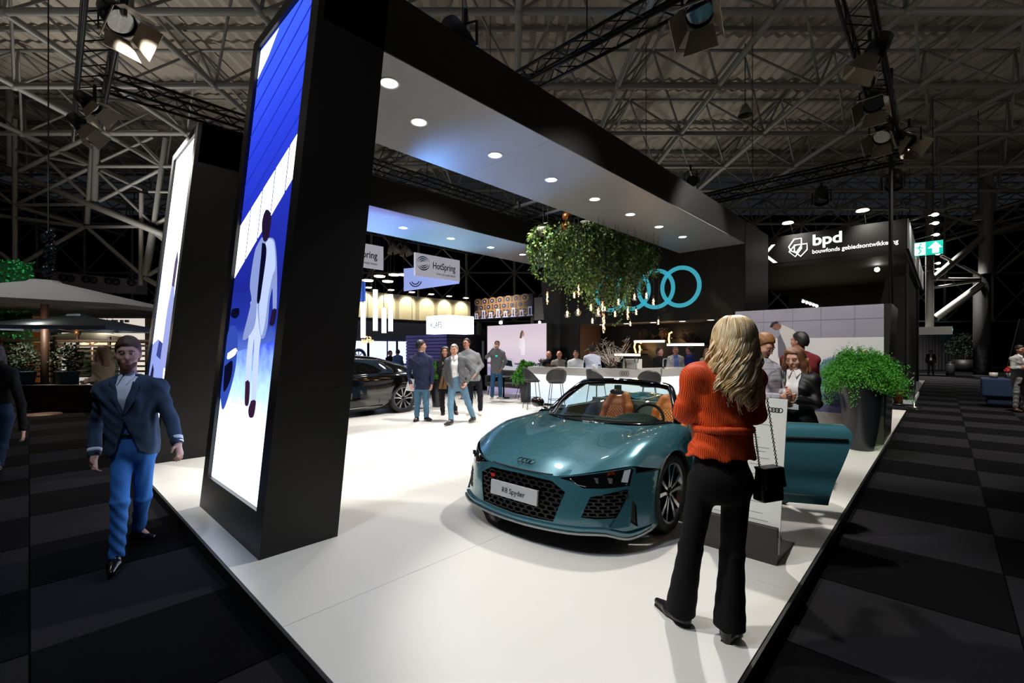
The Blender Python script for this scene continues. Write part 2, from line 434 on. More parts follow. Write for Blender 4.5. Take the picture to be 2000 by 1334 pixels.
def figure(label, base, fwd, J, fit, name='person', group=None, look=None):
    """one person: root = the continuous body mesh, clothing and hair are its children"""
    h = fit.get('h', .014); hs = fit.get('head', 1.0); sex = fit.get('sex', 'm'); bulk = fit.get('bulk', 1.0)
    J = {k: np.array(v, float) for k, v in J.items()}
    F = unit((fwd[0], fwd[1], 0)); LAT = v3(F[1], -F[0], 0); UP = v3(0, 0, 1)
    allp = np.array(list(J.values())); lo = allp.min(0)-.2; hi = allp.max(0)+.24; lo[2] = min(lo[2], -.02)
    skin = mat('skin_'+fit.get('skin', 'c98f76'), '#'+fit.get('skin', 'c98f76'), .5, noise=.05, nscale=30)
    pel = (J['hipL']+J['hipR'])/2+UP*.02; shm = (J['shL']+J['shR'])/2; wst = J.get('waist', pel*.45+shm*.55); sw = np.sqrt(((J['shR']-J['shL'])**2).sum())/2
    sw = min(max(sw, .13), .22)
    chest = shm*.68+wst*.32
    SL = unit(J['shR']-J['shL'])
    if abs(SL@LAT) < .5: SL = LAT
    hw = .155*bulk if sex == 'm' else .165*bulk
    ww = (.145 if sex == 'm' else .118)*bulk; cw = (sw*.92 if sex == 'm' else sw*.93); cd = (.118 if sex == 'm' else .105)*bulk
    hc = J['head']
    lookv = unit(look if look is not None else (F[0], F[1], -.04)); hl = unit(np.cross(lookv, UP)); hu = np.cross(hl, lookv); FR = [hl, lookv, hu]
    H = lambda a, b, c: hc+(hl*a+lookv*b+hu*c)*hs
    def torso(f, e, k=.05, low=None):
        b0 = pel if low is None else low
        f.ec(b0, wst, hw+e, ww+e, .112*bulk+e, .098*bulk+e, LAT, k, 2.3); f.ec(wst, chest, ww+e, cw+e, .098*bulk+e, cd+e, SL, k, 2.3)
        f.ec(chest, shm-UP*.02, cw+e, cw*.95+e, cd+e, .085+e, SL, k, 2.3)
        f.cap(J['shL'], J['shR'], .058+e, .058+e, k)
        nb = J['neck']; f.cap(nb-UP*.03, J['shL']*.5+nb*.5-UP*.01, .055+e, .05+e, k); f.cap(nb-UP*.03, J['shR']*.5+nb*.5-UP*.01, .055+e, .05+e, k)
        if sex == 'f':
            for s in (-1, 1): f.ell(chest+LAT*.075*s+F*.07-UP*.02, (.07+e, .065+e, .075+e), [LAT, F, UP], .04)
            f.ell(pel-F*.05-UP*.02, (.15+e, .09+e, .11+e), [LAT, F, UP], .06)
    def arm(f, s, r0, r1, r2, k=.03):
        f.cap(J['sh'+s], J['el'+s], r0, r1, k); f.cap(J['el'+s], J['wr'+s], r1, r2, k)
    # ---------------- body
    f = Field(lo, hi, h)
    torso(f, -.022)
    for s in 'LR':
        arm(f, s, .043, .036, .027)
        f.cap(J['hip'+s], J['kn'+s], .058, .042, .03); f.cap(J['kn'+s], J['an'+s], .042, .032, .03); f.cap(J['an'+s], J['toe'+s]*.7+J['an'+s]*.3, .034, .026, .02)
    f.cap(J['neck']-UP*.04, H(0, -.015, -.05), .054, .052, .03)
    f.ell(H(0, -.012, .032), np.array((.074, .096, .088))*hs, FR, .02); f.ell(H(0, .028, -.045), np.array((.057, .06, .074))*hs, FR, .035)
    f.cap(H(-.012, .066, -.098), H(.012, .066, -.098), .02*hs, .02*hs, .025)
    if h < .02:
        f.cap(H(0, .086, .018), H(0, .107, -.02), .009*hs, .014*hs, .012); f.cap(H(-.036, .072, .034), H(.036, .072, .034), .014*hs, .014*hs, .02)
        for s in (-1, 1):
            f.ell(H(.033*s, .098, .012), np.array((.017, .014, .012))*hs, FR, .012, True); f.ell(H(.076*s, -.008, -.004), np.array((.011, .02, .031))*hs, FR, .008)
            f.ell(H(.04*s, .055, -.02), np.array((.026, .03, .022))*hs, FR, .03)
        f.cap(H(-.02, .083, -.058), H(.02, .083, -.058), .009*hs, .009*hs, .012)
    for s in 'LR':
        w = J['wr'+s]; dirv = unit(w-J['el'+s]); sg = -1 if s == 'L' else 1
        med = unit(pel-w); med[2] *= .3
        hlat = F if abs(dirv[2]) > .6 else UP*.7+LAT*.2
        hlat = unit(hlat-dirv*(hlat@dirv)); nrm = np.cross(dirv, hlat)
        if nrm@med < 0: nrm = -nrm
        pe = w+dirv*.088
        f.ec(w, pe, .030, .040, .022, .014, hlat, .012)
        fl = ((-.030, .060), (-.010, .072), (.010, .078), (.030, .070)); fr_ = .0088 if h < .009 else .0105
        for o, L in fl:
            b0 = pe+hlat*o; b1 = b0+unit(dirv*.9+nrm*.35)*L*.5; b2 = b1+unit(dirv*.45+nrm*.9)*L*.5
            f.cap(b0-dirv*.02, b1, fr_, fr_*.95, .004); f.cap(b1, b2, fr_*.95, fr_*.8, .004)
        t0 = w+dirv*.03+hlat*.03; t1 = t0+unit(dirv*.7+hlat*.6+nrm*.3)*.045; t2 = t1+unit(dirv*.9+nrm*.5)*.032
        f.cap(t0, t1, .013, .011, .006); f.cap(t1, t2, .011, .009, .004)
    root = field_obj(name, f, skin, None); root.location = base
    tag(root, label, 'person', group)
    # ---------------- face
    if h < .02 and not fit.get('noface'):
        ew = mat('eye_white', '#d8d2c8', .3); ei = mat('eye_iris', '#241a14', .2); br = mat('brow_'+fit.get('hair', '3a2a1c'), '#'+fit.get('hair', '3a2a1c'), .8)
        for s in (-1, 1):
            e = MB(); e.ball((0, 0, 0), .0100*hs, 12, 8); e.cur = 1; q = lookv*.0052*hs
            e.ball(tuple(q), .0058*hs, 10, 6); o = e.build('eye', [ew, ei], root, True); o.location = H(.032*s, .0812, .011)
            ld = MB(); ld.tube([H(.020*s, .0905, .017), H(.032*s, .0925, .0195), H(.045*s, .086, .0165)], [.002*hs, .0042*hs, .002*hs], 6); ld.build('eyelid', skin, root, True)
            b = MB(); b.tube([H(.013*s, .0965, .033), H(.031*s, .0945, .038), H(.05*s, .078, .029)], [.0035*hs, .0045*hs, .0028*hs], 6); b.build('eyebrow', br, root, True)
        sm = -.006 if fit.get('smile') else 0
        m_ = MB(); m_.tube([H(-.024, .082, -.057-sm), H(-.008, .0915, -.0555+sm*.4), H(.008, .0915, -.0555+sm*.4), H(.024, .082, -.057-sm)], [.003*hs, .006*hs, .006*hs, .003*hs], 6)
        m_.build('mouth', mat('lips', '#a2594f', .5), root, True)
        if fit.get('smile'):
            t = MB(); t.tube([H(-.018, .0885, -.0535), H(-.009, .0925, -.057), H(.009, .0925, -.057), H(.018, .0885, -.0535)], [.0012, .0040*hs, .0040*hs, .0012], 6); t.build('teeth', mat('teeth', '#e4e0d8', .3), root, True)
    # ---------------- beard
    if fit.get('beard'):
        f = Field(hc-.17, hc+.17, min(h, .009)); f.ell(H(0, .026, -.05), np.array((.0605, .0630, .0765))*hs, FR, .02); f.cap(H(-.012, .066, -.1), H(.012, .066, -.1), .0235*hs, .0235*hs, .02)
        def bc(x, y, z):
            q = [((x-hc[0])*e[0]+(y-hc[1])*e[1]+(z-hc[2])*e[2])/hs for e in FR]
            lim = np.interp(np.abs(q[0]), [0, .02, .03, .05, .06], [-.036, -.036, -.05, -.03, .0]); mouth = .010-np.sqrt((q[0]/2.4)**2+(q[2]+.057)**2)
            back = .0-q[1]
            return np.maximum(np.maximum(q[2]-lim, mouth), back-.0)
        f.cut(bc); field_obj('beard', f, mat('beard_'+fit['beard'], '#'+fit['beard'], .85, noise=.3, nscale=120, bump=.6, bscale=260), root)
    # ---------------- hair
    st = fit.get('style', 'short')
    if st != 'bald':
        hm = mat('hair_'+fit.get('hair', '3a2a1c'), '#'+fit.get('hair', '3a2a1c'), .55, noise=.35, nscale=40, bump=.25, bscale=150)
        if st != 'strands':
            f = Field(hc-v3(.24, .24, .48 if st == 'long' else .2), hc+.2, min(h, .011)); t = fit.get('hairtop', .0)
            f.ell(H(0, -.014, .036+t*.5), np.array((.083, .107, .094+t))*hs, FR, .02); f.ell(H(0, -.045, -.01), np.array((.074, .072, .085))*hs, FR, .03)
            if st == 'long':
                for s in (-1, 1):
                    f.cap(H(.055*s, .02, .075), H(.080*s, .02, -.06), .034, .036, .05); f.cap(H(.080*s, .02, -.06), H(.098*s, .035, -.24), .036, .042, .04)
                f.cap(H(0, -.07, .0), H(0, -.075, -.22), .07, .065, .05)
                f.cap(H(.10, .03, -.24), H(.085, .06, -.31), .04, .02, .03); f.cap(H(-.10, .03, -.24), H(-.085, .06, -.30), .04, .02, .03)
            def hcut(x, y, z):
                q = [((x-hc[0])*e[0]+(y-hc[1])*e[1]+(z-hc[2])*e[2])/hs for e in FR]
                bk = -.07 if st != 'long' else -.6
                zl = np.interp(q[1], [-.12, -.04, .0, .03, .06, .09], [bk, bk+.02, -.01 if st != 'long' else -.5, .045 if st != 'long' else -.3, .074, .092])
                if st == 'long': zl = np.where((np.abs(q[0]) > .058), -.6, zl)
                return (zl-q[2])*.8
            f.cut(hcut); f.warp(lambda x, y, z: .0035*np.sin(70*x+30*z)*np.sin(60*y+40*z)); field_obj('hair', f, hm, root)
    # ---------------- shoes
    shm_ = mat('shoe_'+fit.get('shoes', '15120f'), '#'+fit.get('shoes', '15120f'), fit.get('shoe_rough', .35), noise=.1)
    for s in 'LR':
        a, t = J['an'+s], J['toe'+s]; d = unit((t-a)*v3(1, 1, 0)); lt = v3(d[1], -d[0], 0); g = min(t[2], a[2]-.06)
        heel = a-d*.035; heel = v3(heel[0], heel[1], g+max(0, (a[2]-.085-g))*.8)
        f = Field(np.minimum(a, t)-.13, np.maximum(a, t)+.13, min(h, .010))
        f.ec(heel+UP*.035, (heel+t)/2+UP*.034, .036, .046, .04, .036, lt, .02); f.ec((heel+t)/2+UP*.034, t+UP*.026, .046, .028 if not fit.get('pointed') else .016, .036, .022, lt, .02)
        if fit.get('boot', True): f.cap(a-UP*.02, a+UP*fit.get('boot_h', .06), .046, .044, .03)
        else: f.cap(a-UP*.03, a+UP*.01, .044, .042, .02)
        f.cut(lambda x, y, z: (g-z) + 0*x*y)
        field_obj('shoe', f, shm_, root)
        so = MB(); so.tube([heel-d*.025+UP*.008, (heel+t)/2+UP*.007, t+d*.0+UP*.007], [.03, .04, .022], 10); me = so.build('shoe_sole', mat('sole_'+fit.get('sole', '0e0c0b'), '#'+fit.get('sole', '0e0c0b'), .7), root, True)
        for v in me.data.vertices: v.co.z = g+max(0., min(.016, v.co.z-g))
    # ---------------- trousers
    L = fit.get('legs', {}); lc = L.get('col', '3c5a80'); fl = L.get('flare', 1.0); lm = L.get('mat') or mat('cloth_'+lc, '#'+lc, .85, noise=L.get('noise', .22), nscale=7, bump=.25, bscale=300, spec=.2)
    f = Field(lo, np.minimum(hi, [9, 9, wst[2]+.15]), min(h*1.1, .014)); th = L.get('fit', 1.0)
    f.ec(pel-UP*.03, wst, hw+.004, ww+.006, .116*bulk, .1*bulk, LAT, .05, 2.3)
    if sex == 'f': f.ell(pel-F*.055-UP*.03, (.155, .09, .115), [LAT, F, UP], .06)
    else: f.ell(pel-F*.04-UP*.04, (.145, .09, .11), [LAT, F, UP], .06)
    hem = L.get('hem', .02)
    for s in 'LR':
        hp, kn, an = J['hip'+s], J['kn'+s], J['an'+s]
        f.ec(hp-UP*.02, kn, .092*th*bulk, .066*th, .098*th*bulk, .068*th, LAT, .03); e = an-unit(an-kn)*hem
        f.ec(kn, e, .066*th, .055*th*fl, .068*th, .058*th*fl, LAT, .03, endr=.02)
    f.warp(lambda x, y, z: L.get('crease', .0045)*np.sin(38*z+14*x+9*np.sin(11*y+3*z))*np.clip(1.15-z/ max(.3, pel[2]), .15, 1))
    f.cut(lambda x, y, z: z-(wst[2]-.03+.0*x+.0*y)); field_obj('trousers', f, lm, root)
    # ---------------- shirt / top
    T = fit.get('top', {}); kind = T.get('kind', 'sweater'); tc = T.get('col', '808080')
    tm = T.get('mat') or mat('top_'+tc, '#'+tc, T.get('rough', .85), noise=T.get('noise', .14), nscale=9, bump=.3, bscale=240, spec=T.get('spec', .2))
    def wr_amp(a): return lambda x, y, z: a*np.sin(30*z+18*x+6*np.sin(13*y+7*z))*np.sin(17*x-15*y+9*z)
    if kind in ('blazer', 'jacket'):
        inn = T.get('inner', 'e8e8ee'); f = Field(lo, np.minimum(hi, [9, 9, J['neck'][2]+.16]), h)
        torso(f, -.005); f.cap(J['neck']-UP*.03, J['neck']+UP*.025+lookv*.004, .066, .062, .03); f.cut(lambda x, y, z: np.maximum(z-(J['neck'][2]+.035)-.35*((x-J['neck'][0])*-F[0]+(y-J['neck'][1])*-F[1]), (pel[2]+.035)-z)+0*x)
        field_obj('shirt', f, mat('shirt_'+inn, '#'+inn, .8, noise=.06, bump=.15, bscale=80), root)
        cm = mat('shirt_'+inn, '#'+inn, .8)
        for s in (-1, 1):
            c_ = MB(); n0 = J['neck']; q4 = [n0+SL*.006*s+F*.072+UP*.022, n0+SL*.062*s+F*.018+UP*.05, n0+SL*.074*s+F*.045+UP*.002, n0+SL*.036*s+F*.108-UP*.052]
            if s < 0: q4 = q4[::-1]
            c_.hexa([p-F*.004 for p in q4], [p+F*.004+UP*.002 for p in q4])
            c_.build('collar', cm, root, normals=True)
    e = T.get('loose', .016); f = Field(lo, np.minimum(hi, [9, 9, J['neck'][2]+.16]), h)
    hemz = T.get('hemz', pel[2]-(.09 if kind in ('blazer', 'jacket') else .015)); low = v3(pel[0], pel[1], min(pel[2], hemz+.02))
    f.ec(low, wst, hw+e+T.get('peplum', .0), ww+e*.9, .125*bulk+e*.6+T.get('peplum', .0)*.8, .1*bulk+e*.9, LAT, .05, 2.3)
    torso(f, e, .05)
    if sex == 'f' and kind != 'peplum': f.ell(pel-F*.05, (.15+e, .09+e, .1), [LAT, F, UP], .06)
    if kind == 'peplum': f.cut(lambda x, y, z: hemz-z+.008*np.sin(60*x)+0*y)
    else: f.cut(lambda x, y, z: hemz-z+0*x*y)
    sl = T.get('sleeve', 1.0)
    for s in 'LR':
        if T.get('short'): f.cap(J['sh'+s], J['sh'+s]*.4+J['el'+s]*.6, .062, .06, .03)
        else:
            q = J['wr'+s]*.93+J['el'+s]*.07
            f.cap(J['sh'+s], J['el'+s], .060*sl*T.get('slim', 1), .051*sl*T.get('slim', 1), .035); f.cap(J['el'+s], q, .051*sl*T.get('slim', 1), .041, .03)
    if kind in ('sweater', 'tee', 'peplum', 'shirt'): f.cap(J['neck']-UP*.04, J['neck']+UP*(.0 if kind != 'peplum' else -.01), .07, .066, .03)
    if kind in ('blazer', 'jacket'): f.cap(J['neck']-UP*.03-F*.015, J['neck']-F*.02+UP*.01, .075, .07, .03)
    f.warp(wr_amp(T.get('wrinkle', .004)))
    if kind in ('blazer', 'jacket'):
        bz = wst[2]+T.get('button', .02); nz = J['neck'][2]; spread = T.get('spread', .068); C0 = chest
        def vee(x, y, z):
            t = np.clip((z-pel[2])/max(.01, chest[2]-pel[2]), -.5, 1.4); cx = pel[0]+(chest[0]-pel[0])*t; cy = pel[1]+(chest[1]-pel[1])*t
            u = np.abs((x-cx)*LAT[0]+(y-cy)*LAT[1]); v = (x-cx)*F[0]+(y-cy)*F[1]
            w = np.interp(z, [hemz-.1, hemz, hemz+.05, bz-.02, bz+.02, nz-.06, nz+.1], [spread*2.2, spread*1.9, spread*1.1, -.002, -.002, spread, spread*1.0])
            if T.get('open'): w = np.maximum(w, T['open'])
            return np.minimum(np.minimum(w-u, v-.01)*1.0, .1)
        f.cut(vee)
    if kind == 'blazer':
        blazer_trim(root, tm, pel, wst, chest, shm, J, F, SL, e, ww, cw, cd, bulk, bz, spread, T)
    f.cut(lambda x, y, z: np.where(np.sqrt((x-J['neck'][0])**2+(y-J['neck'][1])**2) < .14, z-(J['neck'][2]+.03), -1.)+0*z)
    tp = field_obj({'blazer': 'blazer', 'jacket': 'jacket', 'peplum': 'blouse', 'sweater': 'sweater', 'tee': 'shirt', 'shirt': 'shirt'}[kind], f, tm, root)
    root['_ready'] = 1
    return root, dict(H=H, J=J, F=F, LAT=LAT, UP=UP, pel=pel, wst=wst, chest=chest, SL=SL)
# ------------------------------------------------------------------ hall floor: checkered carpet tiles
black_paint = mat('stand_black', '#141312', .42, noise=.12, nscale=3, bump=.12, bscale=220, spec=.4)
white_floor = mat('stand_floor_white', '#dedbd4', .32, noise=.025, nscale=1.5, spec=.35)
carpet_d = mat('carpet_dark', '#0e0e10', .97, noise=.55, nscale=260, bump=.8, bscale=330, spec=.05)
carpet_g = mat('carpet_grey', '#272629', .97, noise=.5, nscale=260, bump=.8, bscale=330, spec=.05)
fl = structure(MB().box(-48, -14, -.12, 30, 60, -.012).build('floor', carpet_d))
tile_me = []
for m_ in (carpet_d, carpet_g):
    t = MB(); a, b = .002, .998; c, d = .008, .992
    t.hexa([(a, a, -.012), (b, a, -.012), (b, b, -.012), (a, b, -.012)], [(c, c, -.0005), (d, c, -.0005), (d, d, -.0005), (c, d, -.0005)])
    tile_me.append(t.mesh('carpet_tile', m_))
near = []; far = []
for i in range(-26, 9):
    for j in range(-5, 42):
        x, y = .33+i, float(j)
        if x+1 <= -.72 and y >= .97 and y < 16 and x > -14: continue          # under the stand
        if x < -.72 and x+1 > -.72 and y >= .9 and False: continue
        cx, cy = x+.5, y+.5; D = -.687*cx+.7266*cy; R = .7266*cx+.687*cy
        if D < .6 or abs(R) > D*1.17+1.2: continue
        side = 1 if cx > -.9 and cy > .97 else 0
        par = (i+j+side) % 2
        (near if D < 21 else far).append((D, x, y, par))
near.sort(); far = near[300:]+far; near = near[:300]
for D, x, y, par in near:
    o = bpy.data.objects.new('carpet_tile', tile_me[1-par] if False else tile_me[par]); COL.objects.link(o); o.parent = fl; o.location = (x, y, 0)
fb = MB()
for D, x, y, par in far: fb.cur = par; fb.box(x+.004, y+.004, -.012, x+.996, y+.996, -.0005)
o = fb.build('carpet_tiles', [carpet_d, carpet_g], fl); o['kind'] = 'stuff'

# ------------------------------------------------------------------ the stand: white podium
podium = thing('exhibition_podium', 'low white stage floor with black edge carrying the car stand', 'podium')
MB().box(-12.9, .985, 0.0, -.705, 15.6, .085).build('base', black_paint, podium)
edge = MB(); edge.box(-12.9, .972, .0, -.69, .986, .098); edge.box(-.706, .986, .0, -.69, 10.9, .098)
edge.build('edge_trim', mat('edge_black', '#171513', .5), podium)
xs = [-.71]+[-2.73-2.03*k for k in range(6)]; ys = [.99, 3.42, 5.86, 8.3, 10.74, 13.18, 15.55]
for i in range(len(xs)-1):
    for j in range(len(ys)-1):
        x1, x0, y0, y1 = xs[i], xs[i+1], ys[j], ys[j+1]
        MB().box(x0+.0012, y0+.0012, .085, x1-.0012, y1-.0012, .1).build('floor_panel', white_floor, podium)

# ------------------------------------------------------------------ two black portals leaning back from the aisle
LEAN = .102
def portal(name, label, x0, x1, y0, y1, yend, zb, zt, rear):
    p = thing(name, label, 'portal', ((x0+x1)/2, y0, .1))
    sh = lambda z: LEAN*(z-.1)
    def lean_box(mb, xa, xb, ya, yb, za, zc):
        mb.hexa([(xa, ya+sh(za), za), (xb, ya+sh(za), za), (xb, yb+sh(za), za), (xa, yb+sh(za), za)], [(xa, ya+sh(zc), zc), (xb, ya+sh(zc), zc), (xb, yb+sh(zc), zc), (xa, yb+sh(zc), zc)]); return mb
    ft = .16; bz, tz = .42, zt-.12        # screen niche in the front face
    # column built as four walls around a shallow niche for the screen
    c = MB(); lean_box(c, x0, x1, y0+.05, y1, .1, zt); lean_box(c, x0, x0+ft, y0, y0+.051, .1, zt); lean_box(c, x1-ft, x1, y0, y0+.051, .1, zt)
    lean_box(c, x0+ft, x1-ft, y0, y0+.051, .1, bz); lean_box(c, x0+ft, x1-ft, y0, y0+.051, tz, zt)
    c.build('column', black_paint, p, world=True)
    for za, zc in ((1.36, 1.364), (3.0, 3.004)):
        s_ = MB(); lean_box(s_, x1-.002, x1+.0006, y0+.02, y1-.01, za, zc); s_.build('panel_joint', mat('joint', '#060606', .8), p, world=True)
    ya = y0+.05+sh(zb)
    b = MB(); b.hexa([(x0, ya, zb+.012), (x1, ya, zb+.012), (x1, yend, zb+.012), (x0, yend, zb+.012)], [(x0, ya+sh(zt)-sh(zb), zt), (x1, ya+sh(zt)-sh(zb), zt), (x1, yend, zt), (x0, yend, zt)])
    b.build('beam', black_paint, p, world=True)
    for k in range(1, 6):
        yy = y1+.44+2.2*k
        if yy < yend: MB().box(x1-.002, yy, zb+.02, x1+.0008, yy+.005, zt-.005).build('panel_joint', mat('joint', '#060606', .8), p, world=True)
    under = mat('soffit_grey', '#737274', .38, noise=.05, nscale=6, bump=.1, bscale=160)
    yy = y1+sh(zb)+.004; k = 0
    while yy < yend-.02:
        y2 = min(yend, yy+2.44); MB().box(x0, yy+.001, zb, x1, y2-.001, zb+.013).build('soffit_panel', under, p, world=True); yy = y2
    return p
X0, X1 = -5.45, -3.72
portal_a = portal('portal_frame', 'tall black portal frame nearest the camera with blue figure screen and long beam', X0, X1, 1.18, 1.79, 12.66, 4.40, 5.0, False)
portal_b = portal('portal_frame', 'second black portal frame farther along the aisle with pale figure screen', -9.65, -7.9, 1.20, 1.80, 12.66, 4.40, 5.0, True)
# recessed downlights under both beams
def downlight(x, y, z, label, power=60, grp='round downlights in the grey soffit'):
    t = thing('downlight', label, 'light', (x, y, z), 0, grp)
    MB().lathe([(.085, -.004), (.105, -.006), (.108, .0), (.085, .002)], 24).build('ring', mat('lamp_ring', '#d8d8d6', .4), t, True)
    MB().lathe([(.0, -.002), (.086, -.002), (.086, .0)], 24).build('lens', mat('lens_white', '#ffffff', .5, emit=9, noise=0), t)
    if power: spot('downlight_beam', (x, y, z-.02), (x, y+.15, 0), power, 100, .09, (1, .96, .9), .6)
ordn = ['first', 'second', 'third', 'fourth', 'fifth', 'sixth', 'seventh', 'eighth', 'ninth', 'tenth']
for k, (x, y) in enumerate([(-4.12, 2.53), (-4.57, 3.21), (-4.57, 4.49), (-4.58, 5.76), (-4.6, 7.05), (-4.6, 8.34), (-4.6, 9.62), (-4.6, 10.88)]):
    downlight(x, y, 4.40, ordn[k]+' round downlight from the screen column in the near grey soffit', 75)
for k, y in enumerate([3.06, 4.41, 5.76, 7.12, 8.48, 9.75, 11.1]):
    downlight(-8.8, y, 4.40, ordn[k]+' round downlight from the pale screen in the far soffit', 60)

# ------------------------------------------------------------------ light screens in the columns
def emit(name, col, e):
    m = mat(name, col, .9, emit=e, noise=0, spec=.05); c = m.node_tree.nodes['Principled BSDF'].inputs['Base Color']; c.default_value = tuple(.15*x for x in c.default_value[:3])+(1,); return m
def emit_grad(name, stops, e, axis=2, noise=.25, nsc=3., z0=0., z1=1.):
    if name in _M: return _M[name]
    m = bpy.data.materials.new(name); m.use_nodes = True; nt = m.node_tree; b = nt.nodes['Principled BSDF']
    tc = nt.nodes.new('ShaderNodeTexCoord'); sp = nt.nodes.new('ShaderNodeSeparateXYZ'); mr = nt.nodes.new('ShaderNodeMapRange')
    mr.inputs['From Min'].default_value = z0; mr.inputs['From Max'].default_value = z1
    n = nt.nodes.new('ShaderNodeTexNoise'); n.inputs['Scale'].default_value = nsc; n.inputs['Detail'].default_value = 6
    ad = nt.nodes.new('ShaderNodeMath'); ad.operation = 'MULTIPLY_ADD'; ad.inputs[1].default_value = noise; 
    sb = nt.nodes.new('ShaderNodeMath'); sb.operation = 'SUBTRACT'; sb.inputs[1].default_value = noise*.5
    cr_ = nt.nodes.new('ShaderNodeValToRGB'); el = cr_.color_ramp.elements
    while len(el) < len(stops): el.new(.5)
    for q, (p, c) in zip(el, stops): q.position = p; q.color = hexc(c)
    nt.links.new(tc.outputs['Object'], sp.inputs[0]); nt.links.new(sp.outputs[axis], mr.inputs['Value']); nt.links.new(tc.outputs['Object'], n.inputs['Vector'])
    nt.links.new(n.outputs['Fac'], ad.inputs[0]); nt.links.new(mr.outputs[0], ad.inputs[2]); nt.links.new(ad.outputs[0], sb.inputs[0]); nt.links.new(sb.outputs[0], cr_.inputs[0])
    nt.links.new(cr_.outputs[0], b.inputs['Emission Color']); b.inputs['Emission Strength'].default_value = e; b.inputs['Base Color'].default_value = (.01, .01, .01, 1); b.inputs['Roughness'].default_value = .9; b.inputs['Specular IOR Level'].default_value = .05
    _M[name] = m; return m
def screen(label, x0, x1, y0, z0, z1, pics, bgs):
    """picture plane u in 0..1 (viewer's left to right), v in 0..1 (bottom to top); printed flat layers 0.4 mm apart"""
    s = thing('light_screen', label, 'screen', ((x0+x1)/2, y0+.03, z0))
    def P(u, v, w=0.):
        z = z0+(z1-z0)*v; return (x0+(x1-x0)*u, y0+.034+LEAN*(z-.1)-w, z)
    fr = MB(); 
    for (ua, va, ub, vb) in ((-.01, -.004, 0, 1.004), (1, -.004, 1.01, 1.004), (0, -.004, 1, 0), (0, 1, 1, 1.004)): fr.prism([(ua, va), (ub, va), (ub, vb), (ua, vb)], -.01, .006, P)
    fr.build('frame', mat('screen_frame', '#1a1c22', .3, .6), s, world=True)
    for poly, m in bgs: MB().prism(poly, -.008, 0, P).build('backlit_print', m, s, world=True)
    for k, (nm, poly, m) in enumerate(pics): MB().prism(poly, 0, .0006+.0004*k, P).build(nm, m, s, world=True)
    return s
E_ = 1.3
sb_ = emit_grad('print_blue_wall', [(0, '#8fb4f0'), (.16, '#dfeaff'), (.2, '#6f93e6'), (.33, '#1c2c8c'), (.42, '#161f7c'), (.55, '#1a2596'), (.75, '#2438c4'), (1, '#3a58ea')], E_, 2, .05, 5., .42, 4.88)
wh = emit('print_white', '#f2f8ff', 2.4); coat = emit('print_coat', '#8fa0dc', .8); coatl = emit('print_coat_light', '#b9c9f2', .95); dk = emit('print_dark', '#0a0d30', .6); skinp = emit('print_skin', '#2a1a3c', .6); boot_ = emit('print_boot', '#43203f', .6); trs = emit('print_trousers', '#c4d2f6', .95); car_ = emit('print_car', '#3450b8', .8); floorp = emit_grad('print_floor', [(0, '#f2f8ff'), (.34, '#dbe8fd'), (.62, '#86a6e6'), (1, '#26379a')], 2.6, 2, .26, 9., .42, 1.75)
pics = [('printed_floor', [(0, 0), (1, 0), (1, .30), (0, .27)], floorp),
 ('printed_window', [(.0, .925), (.0, .995), (.36, .995), (.2, .955)], wh)]
for k in range(5):   # slanting row of windows
    u0, u1 = k*.21, k*.21+.19
    pics.append(('printed_window', [(u0, .446+.169*u0), (min(1, u1), .446+.169*min(1, u1)), (min(1, u1), .569+.13*min(1, u1)), (u0, .569+.13*u0)], wh))
def soft(p):
    q = np.array(list(p)+[p[0]], float); return [tuple(v) for v in cr(q, 4*len(p)+1)[:-1]]
for k in range(6): pics.append(('printed_seam', [(0, .60+.06*k), (1, .735+.055*k), (1, .7385+.055*k), (0, .6035+.06*k)], emit('print_seam_blue', '#1b2cae', 1.1)))
pics.append(('printed_car', soft([(0.0, 0.178), (0.0, 0.314), (0.117, 0.335), (0.224, 0.313), (0.257, 0.274), (0.258, 0.235), (0.19, 0.187), (0.093, 0.149)]), car_))
pics.append(('printed_car_light', soft([(0.06, 0.273), (0.233, 0.285), (0.238, 0.271), (0.077, 0.26)]), wh))
pics.append(('printed_car_grille', soft([(0.023, 0.244), (0.187, 0.257), (0.198, 0.218), (0.069, 0.188)]), dk))
pics.append(('printed_car_mirror', soft([(0.048, 0.373), (0.177, 0.373), (0.204, 0.359), (0.134, 0.351), (0.029, 0.359)]), dk))
pics.append(('printed_trousers', soft([(0.435, 0.381), (0.623, 0.376), (0.693, 0.324), (0.689, 0.275), (0.728, 0.184), (0.656, 0.182), (0.617, 0.264), (0.573, 0.315), (0.568, 0.274), (0.579, 0.218), (0.511, 0.217), (0.479, 0.274), (0.473, 0.327)]), trs))
pics.append(('printed_boot', soft([(0.511, 0.217), (0.579, 0.218), (0.606, 0.176), (0.548, 0.174)]), boot_))
pics.append(('printed_boot', soft([(0.656, 0.182), (0.728, 0.184), (0.721, 0.155), (0.66, 0.151), (0.627, 0.164)]), boot_))
pics.append(('printed_coat', soft([(0.465, 0.505), (0.525, 0.513), (0.6, 0.502), (0.661, 0.505), (0.751, 0.492), (0.833, 0.44), (0.902, 0.357), (0.862, 0.356), (0.81, 0.402), (0.773, 0.378), (0.783, 0.324), (0.714, 0.304), (0.586, 0.367), (0.582, 0.409), (0.577, 0.451), (0.557, 0.49), (0.527, 0.491), (0.55, 0.431), (0.564, 0.38), (0.562, 0.326), (0.366, 0.302), (0.428, 0.359), (0.45, 0.386), (0.389, 0.414), (0.385, 0.447), (0.411, 0.49)]), coat))
pics.append(('printed_coat', soft([(0.663, 0.503), (0.753, 0.49), (0.824, 0.441), (0.791, 0.422), (0.76, 0.383), (0.755, 0.334), (0.709, 0.309), (0.615, 0.366), (0.608, 0.429), (0.601, 0.492)]), coatl))
